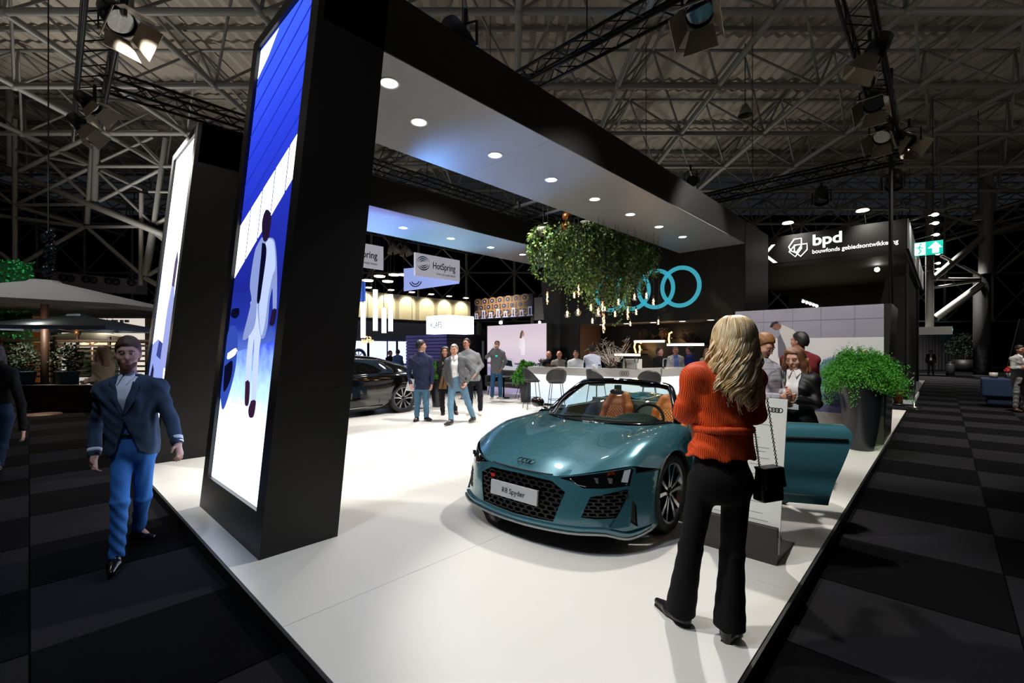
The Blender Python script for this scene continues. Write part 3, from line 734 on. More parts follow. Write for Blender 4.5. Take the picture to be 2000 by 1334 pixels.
pics.append(('printed_shirt', soft([(0.536, 0.501), (0.609, 0.493), (0.642, 0.469), (0.629, 0.407), (0.614, 0.377), (0.564, 0.38), (0.55, 0.431), (0.545, 0.473)]), dk))
pics.append(('printed_hand', soft([(0.853, 0.356), (0.902, 0.357), (0.894, 0.33), (0.837, 0.329)]), skinp))
pics.append(('printed_head', soft([(0.505, 0.562), (0.544, 0.57), (0.607, 0.561), (0.644, 0.542), (0.638, 0.519), (0.629, 0.501), (0.561, 0.504), (0.511, 0.526), (0.491, 0.547)]), skinp))
scr_a = screen('tall backlit screen picturing a walker in a long coat against blue', X0+.16, X1-.16, 1.18, .42, 4.88, pics, [([(0, 0), (1, 0), (1, 1), (0, 1)], sb_)])
pale = emit_grad('print_pale', [(0, '#ffffff'), (.3, '#e8ecff'), (.5, '#c9d2f6'), (.62, '#f4f6ff'), (1, '#ffffff')], 2.8, 2, .2, 2., .42, 4.88)
lil = emit('print_lilac', '#9aa4e0', .9)
pics2 = [('printed_car', [(.0, .14), (.55, .12), (.8, .18), (.75, .26), (.3, .32), (0, .30)], emit('print_car_pale', '#8d9ce0', 1.)), ('printed_car_glass', [(.3, .26), (.7, .24), (.62, .3), (.35, .315)], emit('print_glass_deep', '#3a4890', .8)), ('printed_coat', [(.55, .22), (.86, .22), (.9, .42), (.8, .5), (.66, .5), (.58, .42)], lil), ('printed_hair', [(.66, .5), (.8, .49), (.82, .58), (.74, .62), (.67, .58)], emit('print_hair', '#5a4a70', .7)), ('printed_wheel', [(.1, .13), (.2, .11), (.28, .15), (.26, .21), (.16, .23), (.1, .19)], emit('print_wheel', '#20264c', .7))]
scr_b = screen('tall backlit screen with pale figure print behind the walking man', -9.65+.16, -7.9-.16, 1.20, .42, 4.88, pics2, [([(0, 0), (1, 0), (1, 1), (0, 1)], pale)])
# ------------------------------------------------------------------ back wall with rings, niche and shelves
wall = structure(thing('wall_back', None, None, (-6.3, 12.68, .1)))
bw = MB(); bw.box(-9.7, 12.68, 2.5, -3.72, 14.8, 5.0); bw.box(-4.3, 12.68, .1, -3.72, 14.8, 2.5); bw.box(-9.7, 12.68, .1, -8.89, 14.8, 2.5); bw.box(-8.89, 13.95, .1, -4.3, 14.8, 2.5)
bw.build('wall_panel', black_paint, wall, world=True)
for x in (-4.45, -6.4, -8.3): MB().box(x, 12.6785, 2.5, x+.005, 12.681, 4.4).build('panel_joint', mat('joint', '#060606', .8), wall, world=True)
MB().box(-3.722, 12.68, .1, -3.7185, 12.70, 5.0).build('panel_joint', mat('joint', '#060606', .8), wall, world=True)
MB().box(-9.7, 12.69, 2.49, -3.9, 13.95, 2.5).build('niche_ceiling', mat('niche_top', '#4d443b', .4), wall, world=True)
MB().box(-8.9, 12.72, .1, -8.87, 13.95, 2.49).build('niche_side', mat('niche_side', '#5b4634', .45), wall, world=True)
sl_ = MB(); sl_.hexa([(-10.25, 12.7, 1.0), (-9.7, 12.7, .1), (-9.7, 12.9, .1), (-10.25, 12.9, 1.0)], [(-10.6, 12.7, 4.4), (-9.7, 12.7, 4.4), (-9.7, 12.9, 4.4), (-10.6, 12.9, 4.4)])
sl_.build('slanted_panel', mat('slant_grey', '#2c2b2c', .5), wall, world=True)
fwall = lambda u, v, w: (u, 12.676-w, v)
logo = thing('ring_emblem', 'turquoise glowing emblem of four interlocked rings on the black back wall', 'emblem', (-6.5, 12.676, 3.45))
flat_rings('ring', mat('turquoise_glow', '#3fa9bd', .5, emit=.55, noise=.03), logo, fwall, [(-5.42-.745*k, 3.45) for k in range(4)], .535, .115, .02, 56, world=True)
for k, x in enumerate([-8.2, -7.3, -6.4, -5.5, -4.7]):
    downlight(x, 13.0, 2.488, ordn[k]+' small downlight counted from the spiky plant in the niche ceiling over the shelves', 9, 'small downlights over the bar niche')
shelf_w = mat('shelf_glow', '#fff4e6', .5, emit=2.0, noise=0); shelf_d = mat('shelf_top', '#2a2622', .5)
def shelf(x0, x1, z, lab):
    t = thing('wall_shelf', lab, 'shelf', ((x0+x1)/2, 13.65, z), 0, 'floating shelves in the bar niche')
    MB().box(x0, 13.45, z-.01, x1, 13.95, z+.035).build('board', shelf_d, t, world=True)
    MB().box(x0, 13.435, z-.04, x1, 13.45, z+.03).build('light_strip', shelf_w, t, world=True)
shelf(-7.28, -6.25, 1.93, 'upper left floating shelf with glowing white edge, small dried plants on it')
shelf(-6.17, -5.05, 1.82, 'floating shelf with glowing edge carrying the dark dried bouquet, behind the man in navy')
shelf(-8.0, -7.06, 1.50, 'lowest floating shelf with glowing edge, beside the white spiky branches')
def twig_plant(name, lab, c, R, H, n, m, r=.006, pot=None, spread=1.0, leaf=None, cat='plant'):
    t = thing(name, lab, cat, c); mb = MB(); rng = random.Random(hash(lab) % 1000 if False else len(lab)*7+n)
    for i in range(n):
        a = rng.uniform(0, 2*PI); e = rng.uniform(.15, 1.0)*spread; p = Vector((0, 0, .02)); pts = [p.copy()]; d = Vector((math.cos(a)*e, math.sin(a)*e, 1)).normalized()
        L = H*rng.uniform(.55, 1.05)/4
        for q in range(4): p = p+d*L; d = (d+Vector((rng.uniform(-.35, .35), rng.uniform(-.35, .35), rng.uniform(-.2, .25)))).normalized(); pts.append(p.copy())
        mb.tube(pts, [r, r*.9, r*.7, r*.5, r*.3], 4)
        for q in (2, 3, 4):
            for _ in range(3):
                dd = Vector((rng.uniform(-1, 1), rng.uniform(-1, 1), rng.uniform(-.4, 1))).normalized()*H*.14; mb.tube([pts[q], pts[q]+dd], [r*.5, r*.2], 3)
                if leaf: mb.ball(tuple(pts[q]+dd), (leaf, leaf, leaf*.7), 5, 3)
    mb.build('twigs', m, t)
    if pot: MB().lathe(pot, 20).build('pot', mat('pot_dark', '#211e1c', .5), t, True)
    return t
dry = mat('dry_brown', '#54402c', .9, noise=.4); pale_tw = mat('dry_white', '#cfc9bf', .9, noise=.2); darkfl = mat('dry_dark', '#2d1e1c', .9, noise=.4)
twig_plant('dried_plant', 'small dried plant at the left end of the upper shelf', (-7.05, 13.65, 1.965), .1, .34, 14, dry, .005, leaf=.016)
twig_plant('dried_plant', 'tiny dried sprig in the middle of the upper shelf', (-6.75, 13.65, 1.965), .1, .2, 9, dry, .005, leaf=.012)
twig_plant('dried_plant', 'bushy dried plant at the right end of the upper shelf', (-6.42, 13.65, 1.965), .1, .36, 16, dry, .005, leaf=.018)
twig_plant('dried_bouquet', 'dark dried bouquet lying over the shelf above the navy jumper', (-5.62, 13.65, 1.855), .1, .36, 26, darkfl, .006, spread=2.2, leaf=.02)
twig_plant('dried_plant', 'low dark dried plant on the lowest glowing shelf', (-7.75, 13.65, 1.535), .1, .3, 14, darkfl, .005, spread=1.6, leaf=.02)
twig_plant('branch_arrangement', 'large white spiky branches standing in a pale pot behind the bar', (-7.75, 12.95, 1.0), .2, 1.05, 30, pale_tw, .009, spread=1.1)
MB().lathe([(.17, 0), (.23, .55), (.235, .9), (.2, .9), (.19, .8)], 20).build('pot', mat('pot_pale', '#8f8a84', .5), bpy.data.objects['branch_arrangement'], True).location = (0, 0, -.9)
# glowing flame loops on the wall (filament lamps in letter like curves)
def filament(lab, pts, c):
    t = thing('filament_lamp', lab, 'lamp', c); MB().tube([Vector(p) for p in pts], .022, 8).build('tube', mat('filament_warm', '#ffb450', .5, emit=9, noise=0, emit_col='#ffb04a'), t, True, world=True)
    MB().box(c[0]-.02, c[1]+.02, c[2]-.02, c[0]+.02, c[1]+.3, c[2]+.02).build('bracket', shelf_d, t, world=True)
    l = bpy.data.lights.new('filament_glow', 'POINT'); l.energy = 5; l.color = (1, .6, .25); l.shadow_soft_size = .05; o = link('filament_glow', l); o.location = (c[0], c[1]-.18, c[2]); o['kind'] = 'helper'
filament('warm glowing curled filament lamp above the lowest shelf', [(-7.27, 13.55, 1.56), (-7.33, 13.55, 1.75), (-7.3, 13.55, 1.88), (-7.2, 13.55, 1.93), (-7.08, 13.55, 1.88)], (-7.2, 13.6, 1.72))
filament('straight warm glowing filament lamp beside the lowest shelf lamp', [(-7.12, 13.5, 1.56), (-7.1, 13.5, 1.68), (-7.12, 13.5, 1.80)], (-7.1, 13.6, 1.66))
filament('tall warm glowing filament lamp at the start of the middle shelf', [(-6.12, 13.5, 1.87), (-6.14, 13.5, 2.0), (-6.12, 13.5, 2.16), (-6.04, 13.5, 2.2)], (-6.1, 13.6, 2.02))

# ------------------------------------------------------------------ bar counter
bar = thing('bar_counter', 'angled bar with brushed silver counter front and glowing white base', 'bar', (-6.6, 11.0, .1))
silver = mat('brushed_silver', '#c8c7c5', .35, .35, noise=.05, nscale=2); glow = emit_grad('bar_glow', [(0, '#cfe2ff'), (.6, '#e6f0ff'), (1, '#ffffff')], .95, 2, .05, 1., 0, .9)
path = [(-8.66, 9.8), (-7.6, 9.87), (-6.6, 9.97), (-5.95, 10.05), (-5.6, 10.12), (-5.42, 10.28), (-5.3, 10.6), (-5.05, 11.6), (-4.85, 12.5)]
def off(pth, dx):
    out = []
    for i, p in enumerate(pth):
        a = Vector(pth[max(0, i-1)]+(0,)); b = Vector(pth[min(len(pth)-1, i+1)]+(0,)); t = (b-a).normalized(); n = Vector((t.y, -t.x, 0)); out.append((p[0]-n.x*dx, p[1]-n.y*dx))
    return out
def wall_strip(mb, pth, th, z0, z1):
    q = off(pth, th); n = len(pth); vs = [(x, y, z) for z in (z0, z1) for x, y in pth]+[(x, y, z) for z in (z0, z1) for x, y in q]
    fs = []
    for i in range(n-1): fs += [(i, i+1, n+i+1, n+i), (2*n+i+1, 2*n+i, 3*n+i, 3*n+i+1), (n+i, n+i+1, 3*n+i+1, 3*n+i), (i+1, i, 2*n+i, 2*n+i+1)]
    fs += [(0, n, 3*n, 2*n), (n-1, 3*n-1, 4*n-1, 2*n-1)]
    return mb.add(vs, fs)
wall_strip(MB(), path, .62, .98, 1.18).build('counter_top', silver, bar, world=True, normals=True)
wall_strip(MB(), off(path, .16), .3, .1, .98).build('lit_base', glow, bar, world=True, normals=True)
wall_strip(MB(), off(path, .155), .32, .1, .16).build('plinth', black_paint, bar, world=True, normals=True)
kx, ky = -5.72, 10.085
for k in range(4):
    a = MB(); f2 = lambda u, v, w: (kx+.055*(k-1.5)+u*.99, ky-.022+.13*u-w+.008*(k-1.5), 1.08+v)
    a.tube([f2(.034*math.cos(t*PI/10), .05*math.sin(t*PI/10), 0) for t in range(20)], .005, 5, closed=True)
    a.build('emblem_ring', mat('dark_chrome', '#38383a', .3, .8), bar, world=True)
# things on the counter
def on_bar(name, lab, cat, x, y, z=1.18): return thing(name, lab, cat, (x, y, z))
gl = glass('clear_glass', (.93, .96, .96), .2)
def wineglass(x, y, lab, s=1.0, z=1.18):
    t = on_bar('wine_glass', lab, 'glass', x, y, z); MB().lathe([(.034*s, 0), (.03*s, .004*s), (.005*s, .012*s), (.0045*s, .10*s), (.03*s, .125*s), (.04*s, .17*s), (.034*s, .22*s)], 14).build('bowl_and_stem', gl, t, True); return t
def tumbler(x, y, lab, z=1.18, m=None):
    t = on_bar('tumbler', lab, 'glass', x, y, z); MB().lathe([(.0, .004), (.03, .003), (.036, .10), (.033, .10), (.028, .01)], 14).build('cup', m or gl, t, True); return t
def bottle(x, y, lab, col, s=1.0, z=1.18, name='bottle'):
    t = on_bar(name, lab, 'bottle', x, y, z); MB().lathe([(.0, 0), (.033*s, .002), (.035*s, .01), (.035*s, .14*s), (.028*s, .17*s), (.013*s, .2*s), (.012*s, .25*s)], 14).build('body', mat('bottle_'+col, '#'+col, .12, spec=.6), t, True)
    MB().lathe([(.014*s, .25*s), (.014*s, .27*s), (0, .272*s)], 10).build('cap', mat('cap_dark', '#1a1a1a', .4), t, True); return t
wineglass(-5.62, 10.5, 'champagne flute standing in front of the bartender in black', 1.35)
bottle(-7.55, 10.15, 'dark beer bottle in front of the man in white shirt', '1d2a18', .95)
tumbler(-8.45, 10.05, 'clear tumbler at the left end of the bar'); tumbler(-6.55, 10.25, 'tumbler on the bar left of the small black speaker box')
tumbler(-6.75, 10.3, 'white candle cup on the bar beside the man seen from behind', m=mat('candle_white', '#f2ece0', .5))
bottle(-6.98, 10.2, 'short dark bottle beside the back of the white shirt', '15171a', .8)
bottle(-5.98, 10.5, 'slim clear bottle on the bar before the white drawer box', '93a39b', .9); bottle(-6.05, 10.7, 'brown bottle behind the slim clear bottle', '3a2414', .95)
sb = on_bar('flower_bowl', 'low bowl of pink and green flowers at the bar corner', 'flowers', -6.32, 10.45); MB().lathe([(.0, 0), (.07, .0), (.11, .07), (.1, .07), (.06, .012)], 16).build('bowl', mat('bowl_dark', '#2a2526', .4), sb, True)
fm = MB(); rr = random.Random(5)
for i in range(46):
    a, r_ = rr.uniform(0, 6.28), rr.uniform(0, .15); fm.cur = i % 3; fm.ball((r_*math.cos(a), r_*math.sin(a), .08+rr.uniform(0, .17)-r_*.4), (.022, .022, .018), 6, 4)
fm.build('blossoms', [mat('petal_pink', '#8e5660', .8), mat('leaf_dim', '#35452c', .8), mat('petal_plum', '#4d2b36', .8)], sb, True)
wb = on_bar('drawer_box', 'white cube box standing on the bar behind the flowers', 'box', -6.0, 11.0); MB().box(-.2, -.14, 0, .2, .14, .24).build('box', mat('box_white', '#d9d6d0', .5), wb); MB().box(-.18, -.15, .13, .18, -.14, .22).build('drawer', mat('box_white2', '#bdb9b2', .5), wb); 
kb = on_bar('speaker_box', 'small black loudspeaker box on the bar beside the flowers', 'speaker', -6.2, 10.72); MB().box(-.13, -.1, 0, .13, .1, .16).build('cabinet', mat('plastic_black', '#171616', .5), kb); MB().lathe([(.055, 0), (.06, -.004), (.03, .005)], 14, (0, -.102, .08), 'y').build('cone', mat('rubber', '#0d0d0d', .8), kb)
tp = on_bar('beer_tap', 'chrome beer tap arching over the bar beside the bartender', 'tap', -5.15, 11.0); MB().tube([(0, 0, 0), (0, 0, .2), (.02, -.02, .26), (.22, -.05, .27), (.26, -.06, .2)], .014, 8).build('spout', mat('chrome', '#c8c8ca', .15, 1.), tp, True); MB().tube([(0, 0, 0), (0, 0, .03)], .035, 12).build('foot', mat('chrome', '#c8c8ca', .15, 1.), tp, True)
sp_ = on_bar('snack_platter', 'dark wooden platter of snacks before the two seated men', 'platter', -8.1, 10.15); MB().lathe([(0, 0), (.19, 0), (.2, .02), (.0, .02)], 20).build('board', mat('wood_dark', '#3b2113', .5), sp_, True); sm_ = MB()
for i in range(34): a, r_ = rr.uniform(0, 6.28), rr.uniform(0, .16); sm_.ball((r_*math.cos(a), r_*math.sin(a), .035+rr.uniform(0, .03)), (.02, .02, .016), 6, 4)
o = sm_.build('snacks', mat('snack_brown', '#5a2f22', .7, noise=.4), sp_, True); o['kind'] = 'stuff'
fv = on_bar('herb_vase', 'glass of grey green herbs at the left corner of the bar', 'vase', -8.3, 9.98); MB().lathe([(.04, 0), (.05, .1), (.045, .1), (.036, .01)], 14).build('vase', gl, fv, True)
hb = MB()
for i in range(40): a, r_ = rr.uniform(0, 6.28), rr.uniform(.02, .13); hb.tube([(0, 0, .05), (r_*.5*math.cos(a), r_*.5*math.sin(a), .14), (r_*math.cos(a), r_*math.sin(a), rr.uniform(.14, .24))], [.003, .003, .009], 4)
hb.build('herbs', mat('herb', '#56664c', .8, noise=.3), fv)

# ------------------------------------------------------------------ bar stools
leather = mat('stool_leather', '#2b2b2d', .45, noise=.1, bump=.2, bscale=90); rod = mat('rod_black', '#141416', .4, .6)
def bar_stool(lab, x, y, rz, seat=.72, group='black shell bar stools at the counter', low=False):
    t = thing('bar_stool' if not low else 'shell_chair', lab, 'stool' if not low else 'chair', (x, y, .1), rz, group)
    P = np.zeros((12, 17, 3))
    for i in range(12):
        for j in range(17):
            a = PI*(-.5+1.0*j/16)*1.25; v = i/11
            r0 = .23*(1-.05*v); back = (math.cos(a)+.3)/1.3; hgt = max(0, back)**.8
            rad = np.interp(v, [0, .35, .55, 1], [0.0, .17, .225, .25]); z = np.interp(v, [0, .35, .55, 1], [0, .01, .05, .05+.32*hgt+.02])
            P[i, j] = (rad*math.sin(a)*1.06, rad*math.cos(a)*.98, seat+z)
    me = MB().grid(P).build('shell', leather, t, True); md = me.modifiers.new('thickness', 'SOLIDIFY'); md.thickness = .022
    MB().lathe([(0, seat-.005), (.19, seat-.004), (.21, seat+.02), (.19, seat+.045), (0, seat+.05)], 20).build('seat_pad', leather, t, True)
    w = .16; g = .2 if not low else .23
    for sx in (-1, 1):
        for sy in (-1, 1): MB().tube([(w*sx*.8, w*sy*.8, seat), (g*sx, g*sy, .006)], .0085, 8).build('leg', rod, t, True)
    if not low:
        zf = .3
        k = w*.8+(g-w*.8)*(1-zf/seat)
        for a, b in (((-k, -k), (k, -k)), ((k, -k), (k, k)), ((k, k), (-k, k)), ((-k, k), (-k, -k))): MB().tube([(a[0], a[1], zf), (b[0], b[1], zf)], .007, 6).build('footrest', rod, t)
    return t
bar_stool('black shell bar stool at the left end of the counter, seen from its back', -7.9, 9.13, 2.6)
bar_stool('black shell bar stool second along the counter, turned sideways', -7.15, 9.2, -2.3)
bar_stool('black shell bar stool whose back shows over the car windscreen frame', -6.05, 9.35, 2.9)
bar_stool('wide black shell bar stool beside the orange sleeve, behind the convertible', -4.9, 9.75, -2.6)

# ------------------------------------------------------------------ picture panels
def pic_panel(lab, x0, x1, y, zt, y2, bgs, pics, flare=0.):
    t = thing('picture_panel', lab, 'panel', ((x0+x1)/2, y, .1))
    P = lambda u, v, w=0.: (x0+(x1-x0)*u+flare*v*(1 if u > .5 else 0)*0, y-w, .1+(zt-.1)*v)
    side = mat('panel_side', '#33332f', .12, spec=.6)
    MB().hexa([(x0, y+.004, .1), (x1, y+.004, .1), (x1, y2, .1), (x0, y2, .1)], [(x0, y+.004, zt), (x1+flare, y+.004, zt), (x1+flare, y2, zt), (x0, y2, zt)]).build('panel_box', side, t, world=True)
    for poly, m in bgs: MB().prism(poly, -.004, 0, P).build('print', m, t, world=True)
    for k, (nm, poly, m) in enumerate(pics): MB().prism(poly, 0, .0008+.0005*k, P).build(nm, m, t, world=True)
    return t
pr = lambda n, c, **k: mat(n, c, .6, emit=k.get('e', .0), noise=k.get('noise', .05), nscale=k.get('ns', 3))
conc = pr('print_concrete', '#9d9aa8', noise=.12); conc2 = pr('print_white_band', '#e8e4e6'); seam = pr('print_seam', '#7a7786')
bgs = [([(0, .0), (1, 0), (1, .20), (0, .20)], pr('print_beige', '#9c908a')), ([(0, .20), (1, .20), (1, .34), (0, .34)], pr('print_violet', '#4b4a6e', noise=.3)), ([(0, .34), (1, .34), (1, .765), (0, .765)], conc2), ([(0, .765), (1, .765), (1, 1), (0, 1)], conc)]
pics3 = [('printed_seam', [(u, .765), (u+.004, .765), (u+.004, 1), (u, 1)], seam) for u in (.22, .43, .62, .83)]+[('printed_seam', [(0, .90), (1, .90), (1, .903), (0, .903)], seam)]
bluec = pr('print_car_blue', '#7f93c2'); dkb = pr('print_car_dark', '#1b2340')
pics3 += [('printed_car', [(.62, .34), (1, .30), (1, .62), (.9, .66), (.75, .63), (.64, .60), (.58, .5)], bluec), ('printed_car_window', [(.74, .60), (.9, .635), (.99, .60), (.99, .56), (.78, .565)], dkb), ('printed_wheel', [(.66, .26), (.72, .24), (.77, .27), (.785, .36), (.76, .45), (.70, .47), (.655, .42), (.64, .34)], dkb)]
pics3 += [('printed_coat', [(.395, .68), (.43, .70), (.47, .66), (.50, .50), (.53, .36), (.42, .36), (.40, .52), (.365, .66)], pr('print_cream', '#d6cfcc')), ('printed_coat', [(.335, .84), (.335, .865), (.36, .875), (.44, .83), (.49, .76), (.50, .66), (.46, .60), (.41, .64), (.37, .72)], pr('print_cream', '#d6cfcc')),
 ('printed_shirt', [(.325, .77), (.345, .80), (.385, .70), (.40, .58), (.36, .55), (.33, .62)], pr('print_grey_shadow', '#6f6c78')), ('printed_head', [(.285, .855), (.30, .885), (.33, .89), (.355, .865), (.345, .84), (.31, .835)], pr('print_face', '#8a5f52')), ('printed_hair', [(.268, .86), (.285, .895), (.32, .905), (.335, .89), (.30, .88), (.288, .855)], pr('print_hair_dark', '#2a2024')),
 ('printed_hand', [(.86, .635), (.88, .665), (.905, .67), (.92, .64), (.91, .64), (.90, .655), (.885, .65), (.87, .63)], pr('print_orange', '#c5795f'))]
pic_panel('wide photo panel of a stooping man and a blue car, behind the green plant', -3.03, -.72, 9.70, 2.43, 11.1, bgs, pics3, .10)
pink = emit_grad('print_pink', [(0, '#9a90b8'), (.2, '#c7b4d6'), (.42, '#a8a0c8'), (.45, '#d9c4dc'), (.75, '#ecdde6'), (1, '#e2d0dc')], .75, 2, .06, 1.5, 0, 2.4)
wpx = pr('print_dress', '#f1e6ee', e=.5)
pics4 = [('printed_band', [(0, .415), (1, .41), (1, .44), (0, .445)], pr('print_band', '#8f86a6', e=.3)), ('printed_dress', [(.575, .80), (.62, .81), (.655, .80), (.665, .70), (.66, .56), (.60, .56), (.585, .68), (.56, .62), (.555, .68)], wpx),
 ('printed_hair', [(.575, .80), (.59, .88), (.615, .915), (.64, .90), (.625, .86), (.61, .80)], pr('print_hair_brown', '#7a5c54', e=.2)), ('printed_head', [(.61, .83), (.625, .89), (.645, .90), (.655, .86), (.645, .83)], pr('print_face_pale', '#c79a90', e=.3)),
 ('printed_car', [(.28, .12), (.50, .10), (.53, .34), (.46, .5), (.34, .52), (.26, .34)], pr('print_car_white', '#dfdde6', e=.4)), ('printed_car_window', [(.33, .40), (.46, .385), (.44, .47), (.35, .485)], dkb)]
pic_panel('pale pink photo panel of a woman in white, at the back left of the stand', -12.64, -9.75, 12.0, 2.56, 12.3, [([(0, 0), (1, 0), (1, 1), (0, 1)], pink)], pics4)
# ------------------------------------------------------------------ ferns and hanging greenery
def leaf_cloud(mb, C, N, L, Wd, mats, rng, up=None):
    """diamond leaves at points C with directions N (n,3)"""
    n = len(C); t = N/np.maximum(1e-6, np.linalg.norm(N, axis=1))[:, None]
    rv = rng.normal(size=(n, 3)); s = np.cross(t, rv); s /= np.maximum(1e-6, np.linalg.norm(s, axis=1))[:, None]
    nn = np.cross(t, s); l = np.broadcast_to(L, (n,))[:, None]; w = np.broadcast_to(Wd, (n,))[:, None]
    V = np.stack([C, C+t*l*.45+s*w+nn*w*.25, C+t*l, C+t*l*.45-s*w+nn*w*.25], 1).reshape(-1, 3); o = len(mb.v)
    mb.v.extend(map(tuple, V.tolist())); mb.f.extend([(o+4*i, o+4*i+1, o+4*i+2, o+4*i+3) for i in range(n)]); mb.mi.extend(rng.integers(0, mats, n).tolist())
fern_m = [mat('fern_a', '#438f1c', .6, noise=.25, nscale=20), mat('fern_b', '#2a6d16', .6, noise=.25, nscale=20), mat('fern_c', '#57a22a', .6, noise=.25, nscale=20)]
def fern(lab, x, y, zr, R, Hh, n, pot, pname='planter', zb=.1, lsz=.05, mats=None, k=6):
    t = thing('fern_planter', lab, 'plant', (x, y, zb)); rng = np.random.default_rng(n)
    MB().lathe(pot, 32).build('pot', mat('pot_anthracite', '#24262a', .28, noise=.05, spec=.6), t, True)
    mb = MB(); Cs = []; Ns = []; st = MB()
    for i in range(n):
        a = rng.uniform(0, 2*PI); e = rng.uniform(.05, 1.0); out = R*(.35+.65*e)*rng.uniform(.75, 1.05); top = Hh*rng.uniform(.35, 1.0)*(1.15-e*.55)
        drop = (rng.uniform(.1, .75)*e)*Hh*1.6
        s = np.linspace(0, 1, 22)[1:]; rad = out*s**.8; z = zr-zb+top*np.sin(PI*np.minimum(s*1.15, 1)*.62)*1.1-drop*s**2.2
        p = np.stack([rad*np.cos(a+.2*s*rng.normal()), rad*np.sin(a+.2*s*rng.normal()), z], 1)
        q = np.repeat(p, k, 0)+rng.normal(size=(len(p)*k, 3))*.028*(R/.6); Cs.append(q); d = np.repeat(np.gradient(p, axis=0), k, 0); Ns.append(d*8+rng.normal(size=q.shape)*.35+np.array([0, 0, -.08]))
        if i % 3 == 0: st.tube([tuple(v) for v in p[::5]], .003, 3, cap=False)
    C = np.concatenate(Cs); N = np.concatenate(Ns); leaf_cloud(mb, C, N, lsz*rng.uniform(.6, 1.3, len(C)), lsz*.2, 3, rng)
    o = mb.build('fronds', mats or fern_m, t); o['kind'] = 'stuff'
    st.build('stems', mat('fern_stem', '#4a7a2a', .7), t)
    return t
fern('tall black tapered planter with lush bright green fern beside the photo panel', -.953, 9.02, 1.16, .66, .44, 330, [(.165, 0), (.215, .3), (.27, .75), (.305, 1.06), (.31, 1.14), (.285, 1.14), (.27, 1.0), (0, 1.0)], lsz=.030, k=13)
fern('green fern in dark cylinder pot at the left end of the bar', -9.1, 10.25, .92, .44, .36, 170, [(.16, 0), (.2, .4), (.22, .8), (.2, .82), (.18, .7), (0, .7)], lsz=.055)
fern('green fern in dark pot behind the group of talking people', -10.1, 7.72, .85, .34, .42, 110, [(.15, 0), (.19, .4), (.21, .74), (.19, .76), (.17, .6), (0, .6)], lsz=.055)
ivy_m = [mat('ivy_a', '#577a2c', .5, noise=.3, nscale=15), mat('ivy_b', '#41682f', .5, noise=.3, nscale=15), mat('ivy_c', '#74863a', .5, noise=.3, nscale=15), mat('ivy_d', '#294420', .5, noise=.3, nscale=15)]
def ivy(lab, c, R, Lmax, n, seed, pot='concrete'):
    t = thing('hanging_ivy', lab, 'plant', c, 0, 'hanging ivy planters over the bar'); rng = np.random.default_rng(seed)
    pm = mat('pot_concrete', '#a09a90', .8, noise=.1) if pot == 'concrete' else mat('pot_copper', '#a8632f', .35, .7)
    MB().lathe([(.0, -.12), (.1, -.12), (.13, .0), (.14, .06), (.12, .06), (.0, .03)], 18).build('pot', pm, t, True)
    MB().tube([(0, 0, .03), (0, 0, 5.03-c[2])], .006, 6).build('cord', mat('cord_black', '#0c0c0c', .6), t)
    mb = MB(); Cs = []; Ns = []; vm = MB()
    ns = n//22
    for i in range(ns):
        a = rng.uniform(0, 2*PI); r0 = R*np.sqrt(rng.uniform(0, 1)); L = Lmax*rng.uniform(.3, 1.)*(1-.25*(r0/R)); s = np.linspace(0, 1, 20)
        x = r0*np.cos(a)*(np.minimum(1, s*5))+.05*np.sin(7*s+i)*s; y = r0*np.sin(a)*(np.minimum(1, s*5))+.05*np.cos(6*s+i)*s; z = .12*np.sin(PI*np.minimum(1, s*4))-L*s
        p = np.stack([x, y, z], 1); vm.tube([tuple(v) for v in p[::4]], .004, 3, cap=False)
        q = np.repeat(p, 2, 0)+rng.normal(size=(40, 3))*.04; Cs.append(q); Ns.append(rng.normal(size=q.shape)*.6+np.array([0, 0, -.75])+np.stack([q[:, 0], q[:, 1], 0*q[:, 0]], 1)*1.5)
    C = np.concatenate(Cs); leaf_cloud(mb, C, np.concatenate(Ns), rng.uniform(.05, .105, len(C)), rng.uniform(.02, .036, len(C)), 4, rng)
    o = mb.build('leaves', ivy_m, t); o['kind'] = 'stuff'; vm.build('vines', mat('vine', '#4d4a28', .8), t)
IVY = [('leftmost ivy cluster with a concrete pot, in front of the far soffit', (-6.55, 7.95, 4.35), .30, 1.3, 900, 'concrete'),
 ('ivy cluster below the copper ball, second from the far soffit', (-6.6, 8.9, 4.62), .30, 2.0, 1000, 'copper'),
 ('ivy cluster hanging lowest at the front of the canopy', (-5.88, 8.65, 4.5), .34, 2.1, 1500, 'concrete'),
 ('broad bright ivy cluster in the middle of the canopy', (-5.95, 9.35, 4.72), .36, 2.65, 1900, 'concrete'),
 ('ivy cluster over the left emblem ring', (-5.82, 9.95, 4.45), .34, 2.3, 1400, 'concrete'),
 ('dark ivy cluster hanging before the second emblem ring', (-5.84, 10.7, 4.5), .34, 1.7, 1200, 'copper'),
 ('short dark ivy cluster by the near soffit, over the third emblem ring', (-5.84, 11.4, 4.4), .33, 1.1, 900, 'concrete'),
 ('rear ivy cluster half hidden behind the bright middle one', (-6.9, 10.3, 4.8), .36, 1.9, 900, 'concrete'),
 ('rear left ivy cluster behind the copper ball', (-7.3, 9.6, 4.75), .34, 1.7, 800, 'concrete')]
for k, (lab, c, R, L, n, pt) in enumerate(IVY): ivy(lab, c, R, L, n, 40+k, pt)
MB().ball((0, 0, .25), .11, 16, 10).build('copper_ball', mat('pot_copper', '#a8632f', .35, .7), [o for o in bpy.data.objects if o.get('label', '').startswith('ivy cluster below the copper')][0], True)
